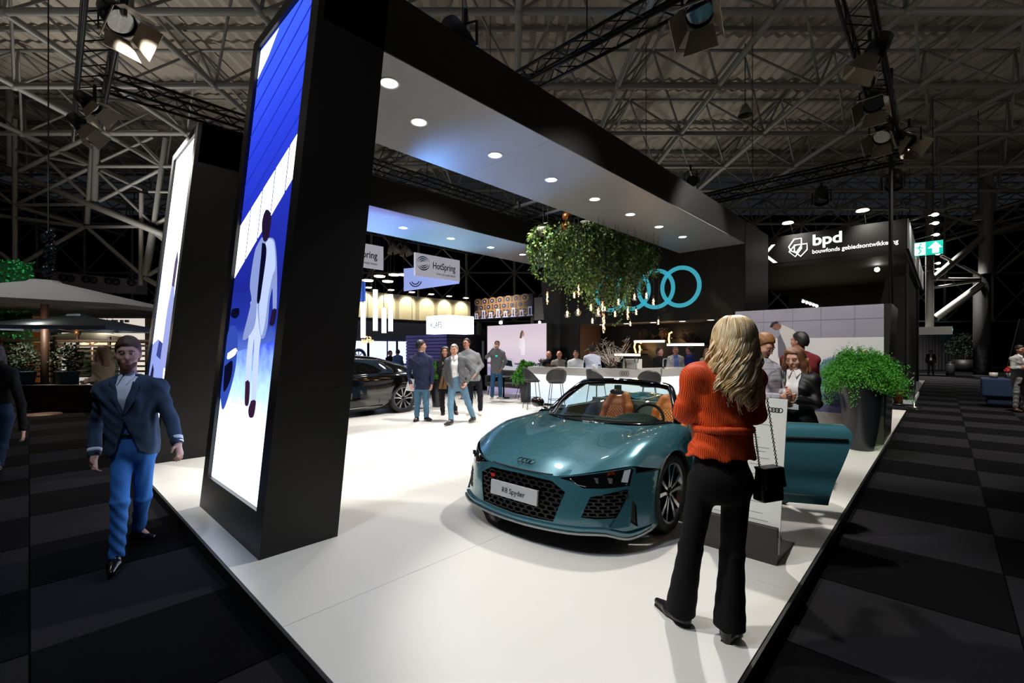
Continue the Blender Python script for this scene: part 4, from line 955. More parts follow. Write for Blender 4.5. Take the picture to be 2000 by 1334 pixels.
# pendant filament bulbs under the greenery
amber = glass('amber_glass', (1, .92, .78), .4); fil = mat('filament_bulb', '#ffcf8a', .5, emit=30, noise=0, emit_col='#ffc98a')
def bulb(lab, c, kind, s=1.0):
    t = thing('pendant_bulb', lab, 'lamp', c, 0, 'filament bulbs under the hanging ivy')
    prof = {'globe': [(.0, -.07), (.04, -.058), (.066, -.02), (.066, .015), (.045, .05), (.02, .075), (.017, .1)], 'pear': [(.0, -.06), (.03, -.05), (.046, -.015), (.04, .02), (.022, .055), (.017, .09)],
            'spiral': [(.0, -.17), (.02, -.155), (.032, -.11), (.026, -.07), (.045, -.03), (.034, .01), (.044, .045), (.02, .085), (.016, .11)]}[kind]
    MB().lathe([(r*s, z*s) for r, z in prof], 14).build('bulb', amber, t, True)
    f_ = MB(); zz = -.12 if kind == 'spiral' else -.03
    f_.tube([(.016*s*math.cos(q*1.3), .016*s*math.sin(q*1.3), (zz+(.06-zz)*q/9)*s) for q in range(10)], .0042*s, 5); f_.build('filament', fil, t, True)
    MB().tube([(0, 0, prof[-1][1]*s), (0, 0, prof[-1][1]*s+.05)], .018*s, 10).build('socket', mat('socket', '#1a1714', .4, .5), t, True)
    MB().tube([(0, 0, prof[-1][1]*s+.05), (.01, .01, 1.0), (0, 0, (4.39 if c[0] > -5.56 else 5.0)-c[2])], .0035, 5).build('cord', mat('cord_black', '#0c0c0c', .6), t)
bulb('globe bulb low at the outer end, before the grey lit booth wall', (-5.63, 7.61, 2.39), 'globe', 1.0)
bulb('globe bulb second from the outer end', (-5.47, 7.76, 2.43), 'globe', 1.05)
bulb('largest globe bulb near the left emblem ring', (-5.11, 7.96, 2.42), 'globe', 1.25)
bulb('globe bulb glowing inside the second emblem ring', (-5.02, 9.29, 2.83), 'globe', 1.1)
bulb('small bulb high among the leaves above the second globe', (-5.88, 8.20, 2.85), 'pear', 1.0)
bulb('small globe bulb tucked behind the largest globe', (-5.50, 8.83, 2.57), 'globe', 0.8)
bulb('bulb shining through the leaves in the left emblem ring', (-5.18, 8.87, 2.70), 'pear', 1.1)
bulb('pear bulb left of the largest globe', (-5.50, 8.28, 2.56), 'pear', 1.1)
bulb('small unlit looking pear bulb under the largest globe', (-5.70, 8.64, 2.30), 'pear', 0.95)
bulb('pear bulb under the long trailing ivy', (-5.18, 8.73, 2.43), 'pear', 1.0)
bulb('pear bulb under the second emblem ring', (-5.14, 9.59, 2.52), 'pear', 1.0)
bulb('pear bulb inside the third emblem ring', (-4.90, 9.96, 2.76), 'pear', 1.2)
bulb('low pear bulb before the niche ceiling', (-5.39, 9.77, 2.27), 'pear', 0.9)
bulb('last low pear bulb under the third emblem ring', (-5.00, 10.42, 2.32), 'pear', 0.95)
bulb('swirled bulb between the second and third emblem rings', (-5.11, 10.03, 2.93), 'pear', 1.2)
bulb('spiral bulb hanging alone at the outer corner', (-6.06, 7.49, 2.79), 'spiral', 1.0)
bulb('spiral bulb high among the leaves', (-5.75, 8.18, 2.98), 'spiral', 1.0)
bulb('spiral bulb touching the left emblem ring', (-5.27, 8.37, 2.59), 'spiral', 1.0)
bulb('big twisted spiral bulb hanging lowest', (-5.14, 8.21, 2.26), 'spiral', 1.45)
bulb('spiral bulb between the left emblem rings', (-5.18, 9.28, 2.53), 'spiral', 1.1)
# ------------------------------------------------------------------ teal open sports car
car = thing('sports_car', 'teal open top sports car with orange quilted seats and one door open', 'car', (-2.63, 2.79, .1), .04)
paint = mat('paint_teal', '#3a6f7c', .25, .42, noise=.03, nscale=60, coat=1.0)
gblack = mat('gloss_black', '#070708', .08, coat=.6, noise=0); mblack = mat('matte_black', '#0c0c0d', .6); chrome_s = mat('diamond_cut', '#c9c9cc', .18, .95, noise=.03)
cab = mat('cabin_grey', '#434c47', .7, noise=.1, bump=.2, bscale=200); tan_ = mat('seat_orange', '#c46a28', .45, noise=.06, bump=.1, bscale=140)
_xs = [0, .25, .45, .6, .75, .85, .93, .97]; _ys = [0, .015, .05, .10, .20, .33, .50, .64]; _zs = [.1, .2, .35, .5, .6, .68, .75]; _zo = [0, 0, .02, .055, .09, .14, .22]
_xa = np.linspace(0, 1.0, 101); _gx = np.interp(_xa, _xs, _ys); _gz0 = np.linspace(.08, .78, 71); _gz = np.interp(_gz0, _zs, _zo)
for _ in range(60): _gx[1:-1] = .25*_gx[:-2]+.5*_gx[1:-1]+.25*_gx[2:]
_gx[0] = _gx[1]
for _ in range(25): _gz[1:-1] = .25*_gz[:-2]+.5*_gz[1:-1]+.25*_gz[2:]
def gf(x, z): return float(np.interp(abs(x), _xa, _gx)+np.interp(z, _gz0, _gz))
def inpoly(p, poly):
    x, y = p; c = False; n = len(poly)
    for i in range(n):
        x1, y1 = poly[i]; x2, y2 = poly[i-1]
        if (y1 > y) != (y2 > y) and x < (x2-x1)*(y-y1)/(y2-y1)+x1: c = not c
    return c
def mir(p): return [(-x, z) for x, z in p][::-1]
top_h = [(.0, .553), (.2, .553), (.35, .553), (.386, .557), (.47, .577), (.66, .613), (.85, .646), (.868, .634), (.874, .592), (.93, .593), (.957, .594)]
side_h = [(.963, .5), (.960, .35), (.955, .25), (.952, .165)]
bot_h = [(.90, .148), (.866, .142), (.80, .178), (.762, .195), (.6, .192), (.423, .187), (.2, .182), (.0, .18)]
half = top_h+side_h+bot_h
outline = half+[(-x, z) for x, z in half[::-1] if x > 1e-6]
grille = [(.335, .518), (.462, .452), (.385, .215), (0, .205), (-.385, .215), (-.462, .452), (-.335, .518), (0, .53)]
lampR = [(.392, .549), (.475, .568), (.66, .604), (.846, .637), (.860, .622), (.855, .507), (.72, .497), (.592, .494), (.50, .533)]
intR = [(.645, .432), (.75, .46), (.848, .486), (.852, .438), (.808, .276), (.70, .272), (.597, .278)]
canR = [(.874, .40), (.864, .24), (.905, .185), (.893, .35)]
regions = [('grille', grille), ('lamp', lampR), ('lamp', mir(lampR)), ('intake', intR), ('intake', mir(intR)), ('vent', canR), ('vent', mir(canR))]
pts2, edges2 = [], []
def add_loop(poly, step=.03):
    s = len(pts2)
    for i in range(len(poly)):
        a, b = Vector(poly[i]+(0,)), Vector(poly[(i+1) % len(poly)]+(0,)); n = max(1, int((b-a).length/step))
        for k in range(n): q = a.lerp(b, k/n); pts2.append((q.x, q.y))
    e = len(pts2); edges2.extend([(k, k+1 if k+1 < e else s) for k in range(s, e)])
add_loop(outline)
for _, pl in regions: add_loop(pl)
_bd = np.array(pts2)
for ix in range(-48, 49):
    for iz in range(0, 26):
        q = (ix*.02+(.01 if iz % 2 else 0), .14+iz*.02)
        if inpoly(q, outline) and np.min(((_bd-q)**2).sum(1)) > .009**2: pts2.append(q)
rv, re_, rf, _, _, _ = delaunay_2d_cdt([Vector(p) for p in pts2], edges2, [], 0, 1e-5)
tri = {'body': []}
for f_ in rf:
    c = (sum(rv[i].x for i in f_)/len(f_), sum(rv[i].y for i in f_)/len(f_))
    if not inpoly(c, outline): continue
    k = 'body'
    for q, (nm, pl) in enumerate(regions):
        if inpoly(c, pl): k = (nm, q); break
    tri.setdefault(k, []).append(tuple(f_))
def tri_mesh(fs, off, mb=None):
    mb = mb or MB(); use = sorted({i for f_ in fs for i in f_}); mp = {i: n for n, i in enumerate(use)}
    mb.add([(rv[i].x, gf(rv[i].x, rv[i].y)+off(rv[i].x, rv[i].y), rv[i].y) for i in use], [tuple(mp[i] for i in f_) for f_ in fs]); return mb
tri_mesh(tri['body'], lambda x, z: 0).build('front_bumper', paint, car, True, weld=1e-5)
for k, fs in tri.items():
    if k == 'body': continue
    nm, q = k; pl = regions[q][1]; dep = {'grille': .07, 'lamp': .012, 'intake': .05, 'vent': .03}[nm]
    mb = tri_mesh(fs, lambda x, z: dep)
    n = len(pl); P = []
    for i in range(n):
        a, b = Vector(pl[i]+(0,)), Vector(pl[(i+1) % n]+(0,)); m = max(1, int((b-a).length/.03))
        for t in range(m): q2 = a.lerp(b, t/m); P.append((q2.x, q2.y))
    vs = [(x, gf(x, z), z) for x, z in P]+[(x, gf(x, z)+dep, z) for x, z in P]; N = len(P)
    mb.add(vs, [(i, (i+1) % N, N+(i+1) % N, N+i) for i in range(N)])
    nmx = {'grille': 'grille_recess', 'lamp': 'headlight', 'intake': 'air_intake', 'vent': 'side_vent'}[nm]
    par = mb.build(nmx, gblack if nm in ('lamp',) else mblack, car, nm == 'lamp')
    xs_ = [p[0] for p in pl]; zs_ = [p[1] for p in pl]
    if nm == 'lamp':
        tri_mesh(fs, lambda x, z: .001).build('lens', glass('lamp_lens', (.62, .62, .66), .5), par, True)
        s = 1 if sum(xs_) > 0 else -1; L = lambda x, z, o=.006: (s*x, gf(x, z)+o, z)
        d = MB(); d.add([L(.815, .622), L(.845, .628), L(.842, .53), L(.81, .54)], [(0, 1, 2, 3)]); d.build('daytime_light', mat('drl_white', '#dfe8ee', .3, emit=.35, noise=0), par)
        d = MB(); d.tube([L(.48, .552), L(.54, .515), L(.60, .507), L(.84, .518)], .006, 6); d.build('light_blade', chrome_s, par, True)
        for xx in (.66, .74): MB().box(s*xx-.03, gf(xx, .55)+.004, .535, s*xx+.03, gf(xx, .55)+.02, .575).build('reflector', mat('reflector', '#55555c', .15, .9), par)
    if nm in ('grille', 'intake'):
        bars = MB(); dz = .0335 if nm == 'grille' else .026; dx = .078 if nm == 'grille' else .058; th = .0055 if nm == 'grille' else .004
        z = min(zs_)+dz*.6; r_ = 0
        def span(z):
            xx = []
            for i in range(n):
                (x1, z1), (x2, z2) = pl[i], pl[(i+1) % n]
                if (z1 > z) != (z2 > z): xx.append(x1+(x2-x1)*(z-z1)/(z2-z1))
            return (min(xx), max(xx)) if len(xx) >= 2 else None
        while z < max(zs_)-.006:
            sp = span(z)
            if sp:
                m = max(4, int((sp[1]-sp[0])/.03)); xx = np.linspace(sp[0], sp[1], m)
                wv = [.006*math.cos(x/dx*2*PI+(PI if r_ % 2 else 0)) if nm == 'grille' else 0 for x in xx]
                vs = []
                for x, w in zip(xx, wv):
                    for oy, oz in ((.004, -th), (.004, th), (.03, th), (.03, -th)): vs.append((x, gf(x, z)+oy+(.004 if nm == 'intake' else .004), z+oz+w))
                fs2 = [(4*i+a, 4*i+(a+1) % 4, 4*(i+1)+(a+1) % 4, 4*(i+1)+a) for i in range(m-1) for a in range(4)]; bars.add(vs, fs2)
                k0 = math.ceil(sp[0]/dx-.5*(r_ % 2)); k1 = math.floor(sp[1]/dx-.5*(r_ % 2))
                for kk in range(k0, k1+1):
                    x = (kk+.5*(r_ % 2))*dx; sp2 = span(z+dz)
                    if sp2 and sp2[0] < x < sp2[1]:
                        y0 = gf(x, z+dz/2)+.010; bars.hexa([(x-.012, y0, z), (x+.012, y0, z), (x+.012, y0+.02, z), (x-.012, y0+.02, z)], [(x-.012, y0, z+dz), (x+.012, y0, z+dz), (x+.012, y0+.02, z+dz), (x-.012, y0+.02, z+dz)])
            z += dz; r_ += 1
        o = bars.build('grille_mesh', mat('grille_black', '#060607', .3, spec=.35, noise=0) if nm == 'grille' else mat('slat_grey', '#17181a', .35, .2), par); o['kind'] = 'stuff'
# vanes at the bumper corners and the splitter blade
for s in (1, -1):
    Q = lambda x, z, o: (s*x, gf(x, z)+o, z)
    v = MB(); v.hexa([Q(.785, .206, .01), Q(.872, .205, .01), Q(.872, .205, -.035), Q(.785, .206, -.035)], [Q(.86, .43, .005), Q(.873, .43, .005), Q(.873, .43, -.006), Q(.86, .43, -.006)]); v.build('bumper_vane', paint, car, normals=True)
lip = [(-.968, .575, .150), (-.93, .455, .128), (-.872, .335, .122), (-.77, .195, .168), (-.6, .075, .168), (-.42, .02, .163), (-.2, -.012, .158), (0, -.02, .156)]
lip = lip+[(-x, y, z) for x, y, z in lip[-2::-1]]; lp = cr(np.array(lip), 49)
for nm, o1, o2, z1, z2, m_ in (('splitter', -.01, .16, -.012, .004, gblack), ('splitter_edge', -.022, -.008, -.006, .008, mat('lip_grey', '#8e9294', .25, .7)), ('bumper_lower', .0, .06, .004, .035, paint)):
    vs = []
    for p in lp:
        for oy, oz in ((o1, z1), (o1, z2), (o2, z2), (o2, z1)): vs.append((p[0]*(1-.12*max(0, oy)), p[1]+oy, p[2]+oz))
    m = MB(); m.add(vs, [(4*i+a, 4*i+(a+1) % 4, 4*i+4+(a+1) % 4, 4*i+4+a) for i in range(len(lp)-1) for a in range(4)]+[(0, 1, 2, 3), tuple(4*(len(lp)-1)+a for a in (3, 2, 1, 0))]); m.build(nm, m_, car, nm == 'bumper_lower', normals=True, auto=40)
# bonnet and front wings
AZ, AR = .335, .372
hood = [[(0, .070, .556), (.2, .082, .556), (.36, .112, .558), (.48, .150, .580), (.66, .275, .616), (.84, .455, .650), (.90, .56, .632), (.968, .74, .598)],
        [(0, .34, .664), (.19, .345, .663), (.37, .37, .664), (.53, .42, .680), (.69, .51, .712), (.83, .61, .725), (.915, .71, .690), (.978, .86, .668)],
        [(0, .66, .760), (.2, .665, .757), (.40, .68, .752), (.56, .72, .766), (.70, .78, .796), (.83, .86, .798), (.93, .94, .755), (.988, 1.0, .707)],
        [(0, .93, .822), (.2, .95, .819), (.41, 1.0, .808), (.57, 1.07, .814), (.70, 1.14, .836), (.82, 1.19, .828), (.925, 1.21, .77), (.985, 1.22, .640)],
        [(0, 1.08, .848), (.26, 1.125, .846), (.48, 1.25, .842), (.63, 1.39, .842), (.73, 1.53, .848), (.82, 1.55, .838), (.915, 1.56, .77), (.962, 1.46, .40)]]
hp = patch(hood, 49, 57)
m = MB(); m.grid(hp); m.grid(mirx(hp), True); m.build('bonnet', paint, car, True, weld=2e-4)
side_l = [[(.972, .0, 0)]]
# bumper corner between fascia and wheel arch, and rocker behind the wheel
for s in (1, -1):
    rows = []
    for z in np.linspace(.16, .594, 16):
        xx = float(np.interp(z, [.165, .25, .35, .5, .594], [.952, .955, .960, .963, .957])); ya = 1.0-math.sqrt(max(.0, AR**2-(z-AZ)**2)); y0 = gf(xx, z)
        rows.append([(s*xx, y0, z), (s*(.5*xx+.5*.975), .5*(y0+ya), z), (s*.976, ya, z), (s*.94, ya+.01, z)])
    MB().grid(np.array(rows)).build('wing_corner', paint, car, True)
    arch = []
    for a in np.linspace(math.radians(-28), math.radians(208), 40):
        y, z = 1.0+AR*math.cos(PI-a), AZ+AR*math.sin(a); arch.append([(s*.984, y, z), (s*.94, y+.008*math.cos(a), z), (s*.70, y, z)])
    MB().grid(np.array(arch)).build('wheel_arch', mblack, car, True)
    b = MB(); rows = [[(s*x, y, z) for x, z in ((.93, .60), (.955, .50), (.93, .40), (.945, .28), (.90, .15))] for y in (1.33, 1.5)]
    rows = [[(s*.968, 1.0+math.sqrt(max(0, AR**2-(z-AZ)**2)), z) for z in (.68, .55, .42, .28, .15)], [(s*x, 1.5, z) for x, z in ((.95, .74), (.965, .55), (.945, .42), (.95, .28), (.90, .15))]]
    MB().grid(patch(rows, 5, 13)).build('front_wing', paint, car, True)
    MB().box(min(s*.80, s*.93), 1.40, .13, max(s*.80, s*.93), 2.75, .30).build('sill', paint, car)
# right hand side (closed door) and tail
dr = [[(-x, y, z) for x, z in ((.745, .86), (.86, .85), (.945, .74), (.968, .58), (.94, .44), (.95, .28), (.90, .15))] for y in (1.5, 1.9, 2.3, 2.68)]
MB().grid(patch(dr, 17, 25)).build('door', paint, car, True)
tail = [[(0, 2.66, .93), (.2, 2.66, .935), (.37, 2.66, 1.0), (.58, 2.66, .95), (.80, 2.66, .89), (.93, 2.66, .78), (.968, 2.66, .58), (.945, 2.66, .32), (.90, 2.66, .15)],
        [(0, 3.2, .92), (.2, 3.2, .925), (.37, 3.2, .975), (.6, 3.2, .94), (.84, 3.2, .91), (.955, 3.2, .80), (.985, 3.2, .60), (.975, 3.2, .42), (.96, 3.24, .32)],
        [(0, 3.65, .90), (.2, 3.65, .90), (.37, 3.65, .93), (.6, 3.65, .92), (.85, 3.65, .90), (.96, 3.65, .84), (.985, 3.65, .77), (.988, 3.65, .735), (.988, 3.65, .715)],
        [(0, 4.08, .86), (.2, 4.08, .86), (.37, 4.08, .87), (.6, 4.08, .875), (.82, 4.06, .865), (.93, 4.05, .80), (.965, 4.04, .62), (.96, 4.04, .47), (.95, 4.0, .40)],
        [(0, 4.36, .82), (.2, 4.36, .82), (.37, 4.36, .82), (.6, 4.34, .82), (.8, 4.3, .80), (.89, 4.25, .72), (.92, 4.2, .56), (.90, 4.2, .40), (.88, 4.18, .25)],
        [(0, 4.44, .60), (.2, 4.44, .60), (.37, 4.43, .60), (.58, 4.41, .60), (.74, 4.36, .60), (.84, 4.3, .58), (.88, 4.24, .5), (.87, 4.22, .38), (.86, 4.2, .25)]]
tp_ = patch(tail, 37, 41); m = MB(); m.grid(tp_); m.grid(mirx(tp_), True); m.build('rear_body', paint, car, True, weld=2e-4)
MB().box(-.8, 4.1, .2, .8, 4.40, .58).build('rear_bumper', mblack, car)
ub = MB(); ub.box(-.68, .30, .11, .68, 4.2, .34); ub.box(-.84, 1.42, .11, .84, 3.2, .24); ub.build('underbody', mblack, car)
MB().box(-.80, 2.60, .2, .80, 2.69, .92).build('bulkhead', mat('tonneau_grey', '#6b746b', .7), car)
MB().box(-.55, 2.594, .70, -.12, 2.60, .86).build('bulkhead_vent', cab, car); MB().box(.12, 2.594, .70, .55, 2.60, .86).build('bulkhead_vent', cab, car)
# windscreen with black frame
wb_ = [(0, 1.095, .85), (.28, 1.15, .85), (.50, 1.28, .848), (.65, 1.43, .846), (.735, 1.57, .85)]; wt_ = [(0, 1.85, 1.185), (.2, 1.858, 1.182), (.36, 1.88, 1.172), (.47, 1.91, 1.158), (.54, 1.945, 1.140)]
wm = [((a[0]+b[0])/2*1.01, (a[1]+b[1])/2-.03, (a[2]+b[2])/2+.035) for a, b in zip(wb_, wt_)]
wp = patch([wb_, wm, wt_], 15, 17); m = MB(); m.grid(wp); m.grid(mirx(wp), True); m.build('windscreen', glass('windscreen_glass', (.72, .88, .84), .14), car, True, weld=2e-4)
pil = [(.775, 1.60, .835), (.70, 1.74, .97), (.615, 1.88, 1.09), (.56, 1.955, 1.150), (.50, 1.955, 1.178), (.36, 1.92, 1.196), (0, 1.895, 1.212)]
pl_ = pil+[(-x, y, z) for x, y, z in pil[-2::-1]]; P_ = cr(np.array(pl_), 41)
fr_ = MB(); fr_.tube([tuple(p) for p in P_], [.036]*41, 10); fr_.build('windscreen_frame', gblack, car, True)
cw_ = [(-x, y-.015, z-.012) for x, y, z in wb_[:0:-1]]+[(x, y-.015, z-.012) for x, y, z in wb_]; MB().tube([tuple(p) for p in cr(np.array(cw_), 25)], .022, 8).build('cowl_strip', gblack, car, True)
for s, x0 in ((1, .10), (-1, -.45)):
    MB().tube([(x0, 1.13, .868), (x0+.25, 1.165, .872), (x0+.48, 1.27, .868)], .009, 6).build('wiper', mblack, car, True)
MB().ball((0, 1.80, 1.095), (.088, .028, .034), 16, 8).build('rear_view_mirror', gblack, car, True)
MB().box(-.03, 1.80, 1.10, .03, 1.86, 1.17).build('mirror_stem', mblack, car)
# cabin
ds = [[(0, 1.10, .815), (.4, 1.16, .815), (.72, 1.5, .82)], [(0, 1.40, .845), (.4, 1.42, .845), (.74, 1.62, .85)], [(0, 1.58, .83), (.4, 1.60, .83), (.74, 1.70, .83)], [(0, 1.66, .70), (.4, 1.66, .70), (.74, 1.74, .70)], [(0, 1.60, .35), (.4, 1.60, .35), (.74, 1.65, .35)]]
dp = patch(ds, 17, 13); m = MB(); m.grid(dp); m.grid(mirx(dp), True); m.build('dashboard', cab, car, True, weld=2e-4)
MB().ball((.37, 1.56, .835), (.24, .17, .075), 20, 10).build('instrument_hood', cab, car, True)
MB().tube([(.37+.175*math.cos(t*PI/16), 1.80+.06*math.sin(t*PI/16), .81+.165*math.sin(t*PI/16)) for t in range(32)], .016, 8, closed=True).build('steering_wheel', mblack, car, True)
MB().tube([(.20, 1.80, .81), (.37, 1.79, .79), (.54, 1.80, .81)], [.014, .05, .014], 8).build('wheel_spokes', mblack, car, True)
MB().box(-.14, 1.6, .2, .14, 2.6, .62).build('centre_console', cab, car); MB().box(-.78, 1.5, .2, .78, 2.7, .26).build('cabin_floor', cab, car)
MB().box(-.78, 1.55, .3, -.72, 2.62, .86).build('door_lining', cab, car)
quilt = wave_bump(mat('seat_quilt', '#bd6527', .5, noise=.05), 9, .9, 'DIAGONAL', .012)
for s in (1, -1):
    sx = .345*s; f = Field((sx-.34, 1.75, .22), (sx+.34, 2.72, 1.10), .014); X = v3(1, 0, 0)
    f.ec((sx, 1.92, .36), (sx, 2.32, .36), .21, .21, .09, .09, X, .04, 3); f.ec((sx, 2.36, .40), (sx, 2.52, .84), .215, .16, .07, .06, X, .05, 3); f.ec((sx, 2.52, .86), (sx, 2.56, .99), .15, .115, .05, .045, X, .04, 3)
    for q in (-1, 1):
        f.cap((sx+.20*q, 1.92, .42), (sx+.21*q, 2.32, .44), .06, .06, .03); f.cap((sx+.205*q, 2.32, .45), (sx+.165*q, 2.46, .83), .062, .045, .03); f.cap((sx+.16*q, 2.46, .83), (sx+.10*q, 2.52, .98), .045, .04, .03)
    o = field_obj('seat', f, tan_, car)
    c = [[(sx+u*.125*w, 2.295+.16*v-.0*abs(u), .46+.40*v) for u in (-1, -.5, 0, .5, 1)] for v, w in ((0, 1), (.33, 1.02), (.66, .98), (1, .72))]
    pc = patch(c, 81, 65); pc[..., 1] -= .014
    # stitched diamond quilting as real relief
    uu = (pc[..., 0]-sx)/.038; vv = pc[..., 2]/.038; pc[..., 1] += .011*(1-np.abs(np.sin(PI*(uu+vv)/1.0)*np.sin(PI*(uu-vv)/1.0))**.5)
    MB().grid(pc).build('quilted_panel', mat('seat_quilt2', '#cc762f', .5, noise=.05), o, True)
# open door on the left
ang = math.radians(-66)
dm = Matrix.Translation((.945, 1.50, 0)) @ Matrix.Rotation(ang, 4, 'Z')
door = thing('door', None, None); del_ = [door]; door.parent = car; door.matrix_basis = dm
dsec = [(.20, -.02), (.30, .012), (.42, .0), (.55, .022), (.72, .014), (.84, -.02), (.91, -.075)]   # z, outwards bulge
ends = {.20: 1.13, .30: 1.14, .42: 1.18, .55: 1.22, .72: 1.28, .84: 1.31, .91: 1.27}
rows = [[(bl, u*ends[z]+.0, z) for u in (0, .33, .66, 1)] for z, bl in dsec]
pd = patch(rows, 25, 13)
MB().grid(pd).build('outer_skin', paint, door, True)
pin = pd.copy(); pin[..., 0] = -.10+.02*np.sin(pin[..., 2]*5); m = MB(); m.grid(pin)
R_, C_ = pd.shape[:2]
for path_a, path_b in ((pd[:, -1], pin[:, -1]), (pd[:, 0], pin[:, 0]), (pd[0], pin[0]), (pd[-1], pin[-1])): m.grid(np.stack([path_a, path_b]))
m.build('inner_lining', cab, door, True, auto=40)
MB().tube([(.016, .0, .775), (.016, .6, .782), (.010, 1.27, .79)], .014, 6).build('shadow_gap', mblack, door, True)
MB().tube([(.024, .02, .285), (.034, .5, .288), (.024, 1.12, .292)], .006, 6).build('crease_trim', mat('crease', '#9fb4bc', .2, .8), door, True)  # pale metallic strip along the lower door crease
w_ = patch([[(-.055, .05, .89), (-.055, .5, .91), (-.06, 1.18, .91)], [(-.06, .18, 1.02), (-.06, .5, 1.10), (-.065, 1.05, 1.08)]], 5, 13); MB().grid(w_).build('side_window', glass('door_glass', (.75, .86, .86), .2), door, True)
MB().tube([tuple(p) for p in w_[-1]], .004, 5).build('window_edge', gblack, door)
mm = MB(); mm.ball((.16, .12, .93), (.10, .06, .065), 14, 9); mm.tube([(.0, .1, .87), (.1, .12, .91)], .016, 8); mm.build('wing_mirror', gblack, door, True)
mm = MB(); mm.ball((-.985, 1.60, .925), (.10, .06, .065), 14, 9); mm.tube([(-.82, 1.58, .85), (-.93, 1.6, .90)], .016, 8); mm.build('wing_mirror', mat('mirror_shell', '#2b1c17', .2, coat=.8), car, True)
# emblem, plate, badge
def on_hood(u, v):
    y = .165+v*.93; return (u, y, .5935+v*.40)
for k in range(4):
    MB().tube([(.015+.0435*(k-1.5)+.0275*math.cos(t*PI/12),   .158+.0285*math.sin(t*PI/12)*.92, .618+.0285*math.sin(t*PI/12)*.42) for t in range(24)], .0042, 6, closed=True).build('emblem_ring', gblack, car, True)
MB().tube([(x, .078+.35*x*x, .562) for x in np.linspace(-.33, .33, 15)], .007, 6).build('bonnet_gap', mblack, car, True)
pl0 = MB().hexa([(-.275, .018, .312), (.245, .012, .312), (.245, .03, .312), (-.275, .035, .312)], [(-.275, .026, .432), (.245, .020, .432), (.245, .04, .432), (-.275, .045, .432)]).build('number_plate', mat('plate_silver', '#b9bcbe', .45, .2), car)
text('lettering', 'R8 Spyder', .062, mat('plate_ink', '#26282a', .5), pl0, (-.015, .0155, .352), (PI/2-.066, 0, -.0115), .0006, 'CENTER')
MB().box(-.30, .05, .452, -.255, .06, .478).build('red_badge', mat('badge_red', '#b3141c', .3, emit=.05), car)
for a, b in ((.0, .0),):
    MB().tube([(.874+.004, .5, .594), (.93, .62, .596), (.968, .735, .598)], .004, 6).build('panel_gap', mblack, car); MB().tube([(-.878, .5, .594), (-.93, .62, .596), (-.968, .735, .598)], .004, 6).build('panel_gap', mblack, car)
# wheels
def wheel(x, y, s, R=.335):
    w = bpy.data.objects.new('wheel', None); COL.objects.link(w); w.parent = car; w.location = (x, y, R); w.scale = (s, 1, 1)
    tyre = mat('tyre', '#1b1a19', .75, noise=.1, bump=.5, bscale=60); ra = R*.76
    MB().lathe([(ra, -.235), (R*.95, -.24), (R, -.215), (R, -.03), (R*.97, -.008), (R*.90, .0), (ra, -.012)], 48, axis='x').build('tyre', tyre, w, True, auto=35)
    for k in range(36):
        pass
    gr = MB()
    for k in range(44):
        a = 2*PI*k/44
        for (xa, xb) in ((-.06, -.012),):
            gr.hexa([(xa, R*.999*math.cos(a), R*.999*math.sin(a)), (xb, R*.975*math.cos(a+.05), R*.975*math.sin(a+.05)), (xb, R*.975*math.cos(a+.08), R*.975*math.sin(a+.08)), (xa, R*.999*math.cos(a+.03), R*.999*math.sin(a+.03))],
                    [(xa, R*1.003*math.cos(a), R*1.003*math.sin(a)), (xb, R*.981*math.cos(a+.05), R*.981*math.sin(a+.05)), (xb, R*.981*math.cos(a+.08), R*.981*math.sin(a+.08)), (xa, R*1.003*math.cos(a+.03), R*1.003*math.sin(a+.03))])
    g_ = gr.build('tread_grooves', mblack, w); g_['kind'] = 'stuff'
    MB().lathe([(ra+.004, -.22), (ra-.012, -.2), (ra-.03, -.05), (ra-.012, -.012), (ra+.004, -.006), (ra+.004, -.016)], 48, axis='x').build('rim', mat('rim_edge', '#8a8a8e', .25, .9), w, True, auto=30)
    MB().lathe([(0, -.16), (.17, -.16), (.17, -.14), (0, -.14)], 32, axis='x').build('brake_disc', mat('disc', '#3a3a3c', .3, .8), w, True, auto=30)
    MB().lathe([(.0, -.022), (.03, -.02), (.055, -.035), (.06, -.07)], 20, axis='x').build('hub_cap', gblack, w, True)
    for k in range(5):
        for q in (-1, 1):
            a = 2*PI*k/5+.25; ca, sa = math.cos(a), math.sin(a)
            def T(r, t, xx): return (xx, r*ca-t*sa, r*sa+t*ca)
            p = [(.045, .008*q, .026*q), (.12, .014*q, .042*q), (ra-.012, .046*q, .084*q)]
            v = MB(); vs = []
            for r, t1, t2 in p:
                dx = -.03 if r < .1 else (-.022 if r < .2 else -.014)
                vs += [T(r, t1, dx), T(r, t2, dx), T(r, t2, dx-.03), T(r, t1, dx-.03)]
            v.add(vs, [(0, 1, 2, 3), (8, 11, 10, 9)]); 
            for i in (0, 4): 
                v.cur = 0; v.add([], []); 
                for aa in range(4):
                    v.f.append((i+aa, i+(aa+1) % 4, i+4+(aa+1) % 4, i+4+aa)); v.mi.append(0 if aa == 0 else 1)
            v.build('spoke', [chrome_s, gblack], w, normals=True)
    return w
wheel(.968, 1.0, 1); wheel(-.968, 1.0, -1); wheel(.978, 3.65, 1); wheel(-.978, 3.65, -1)
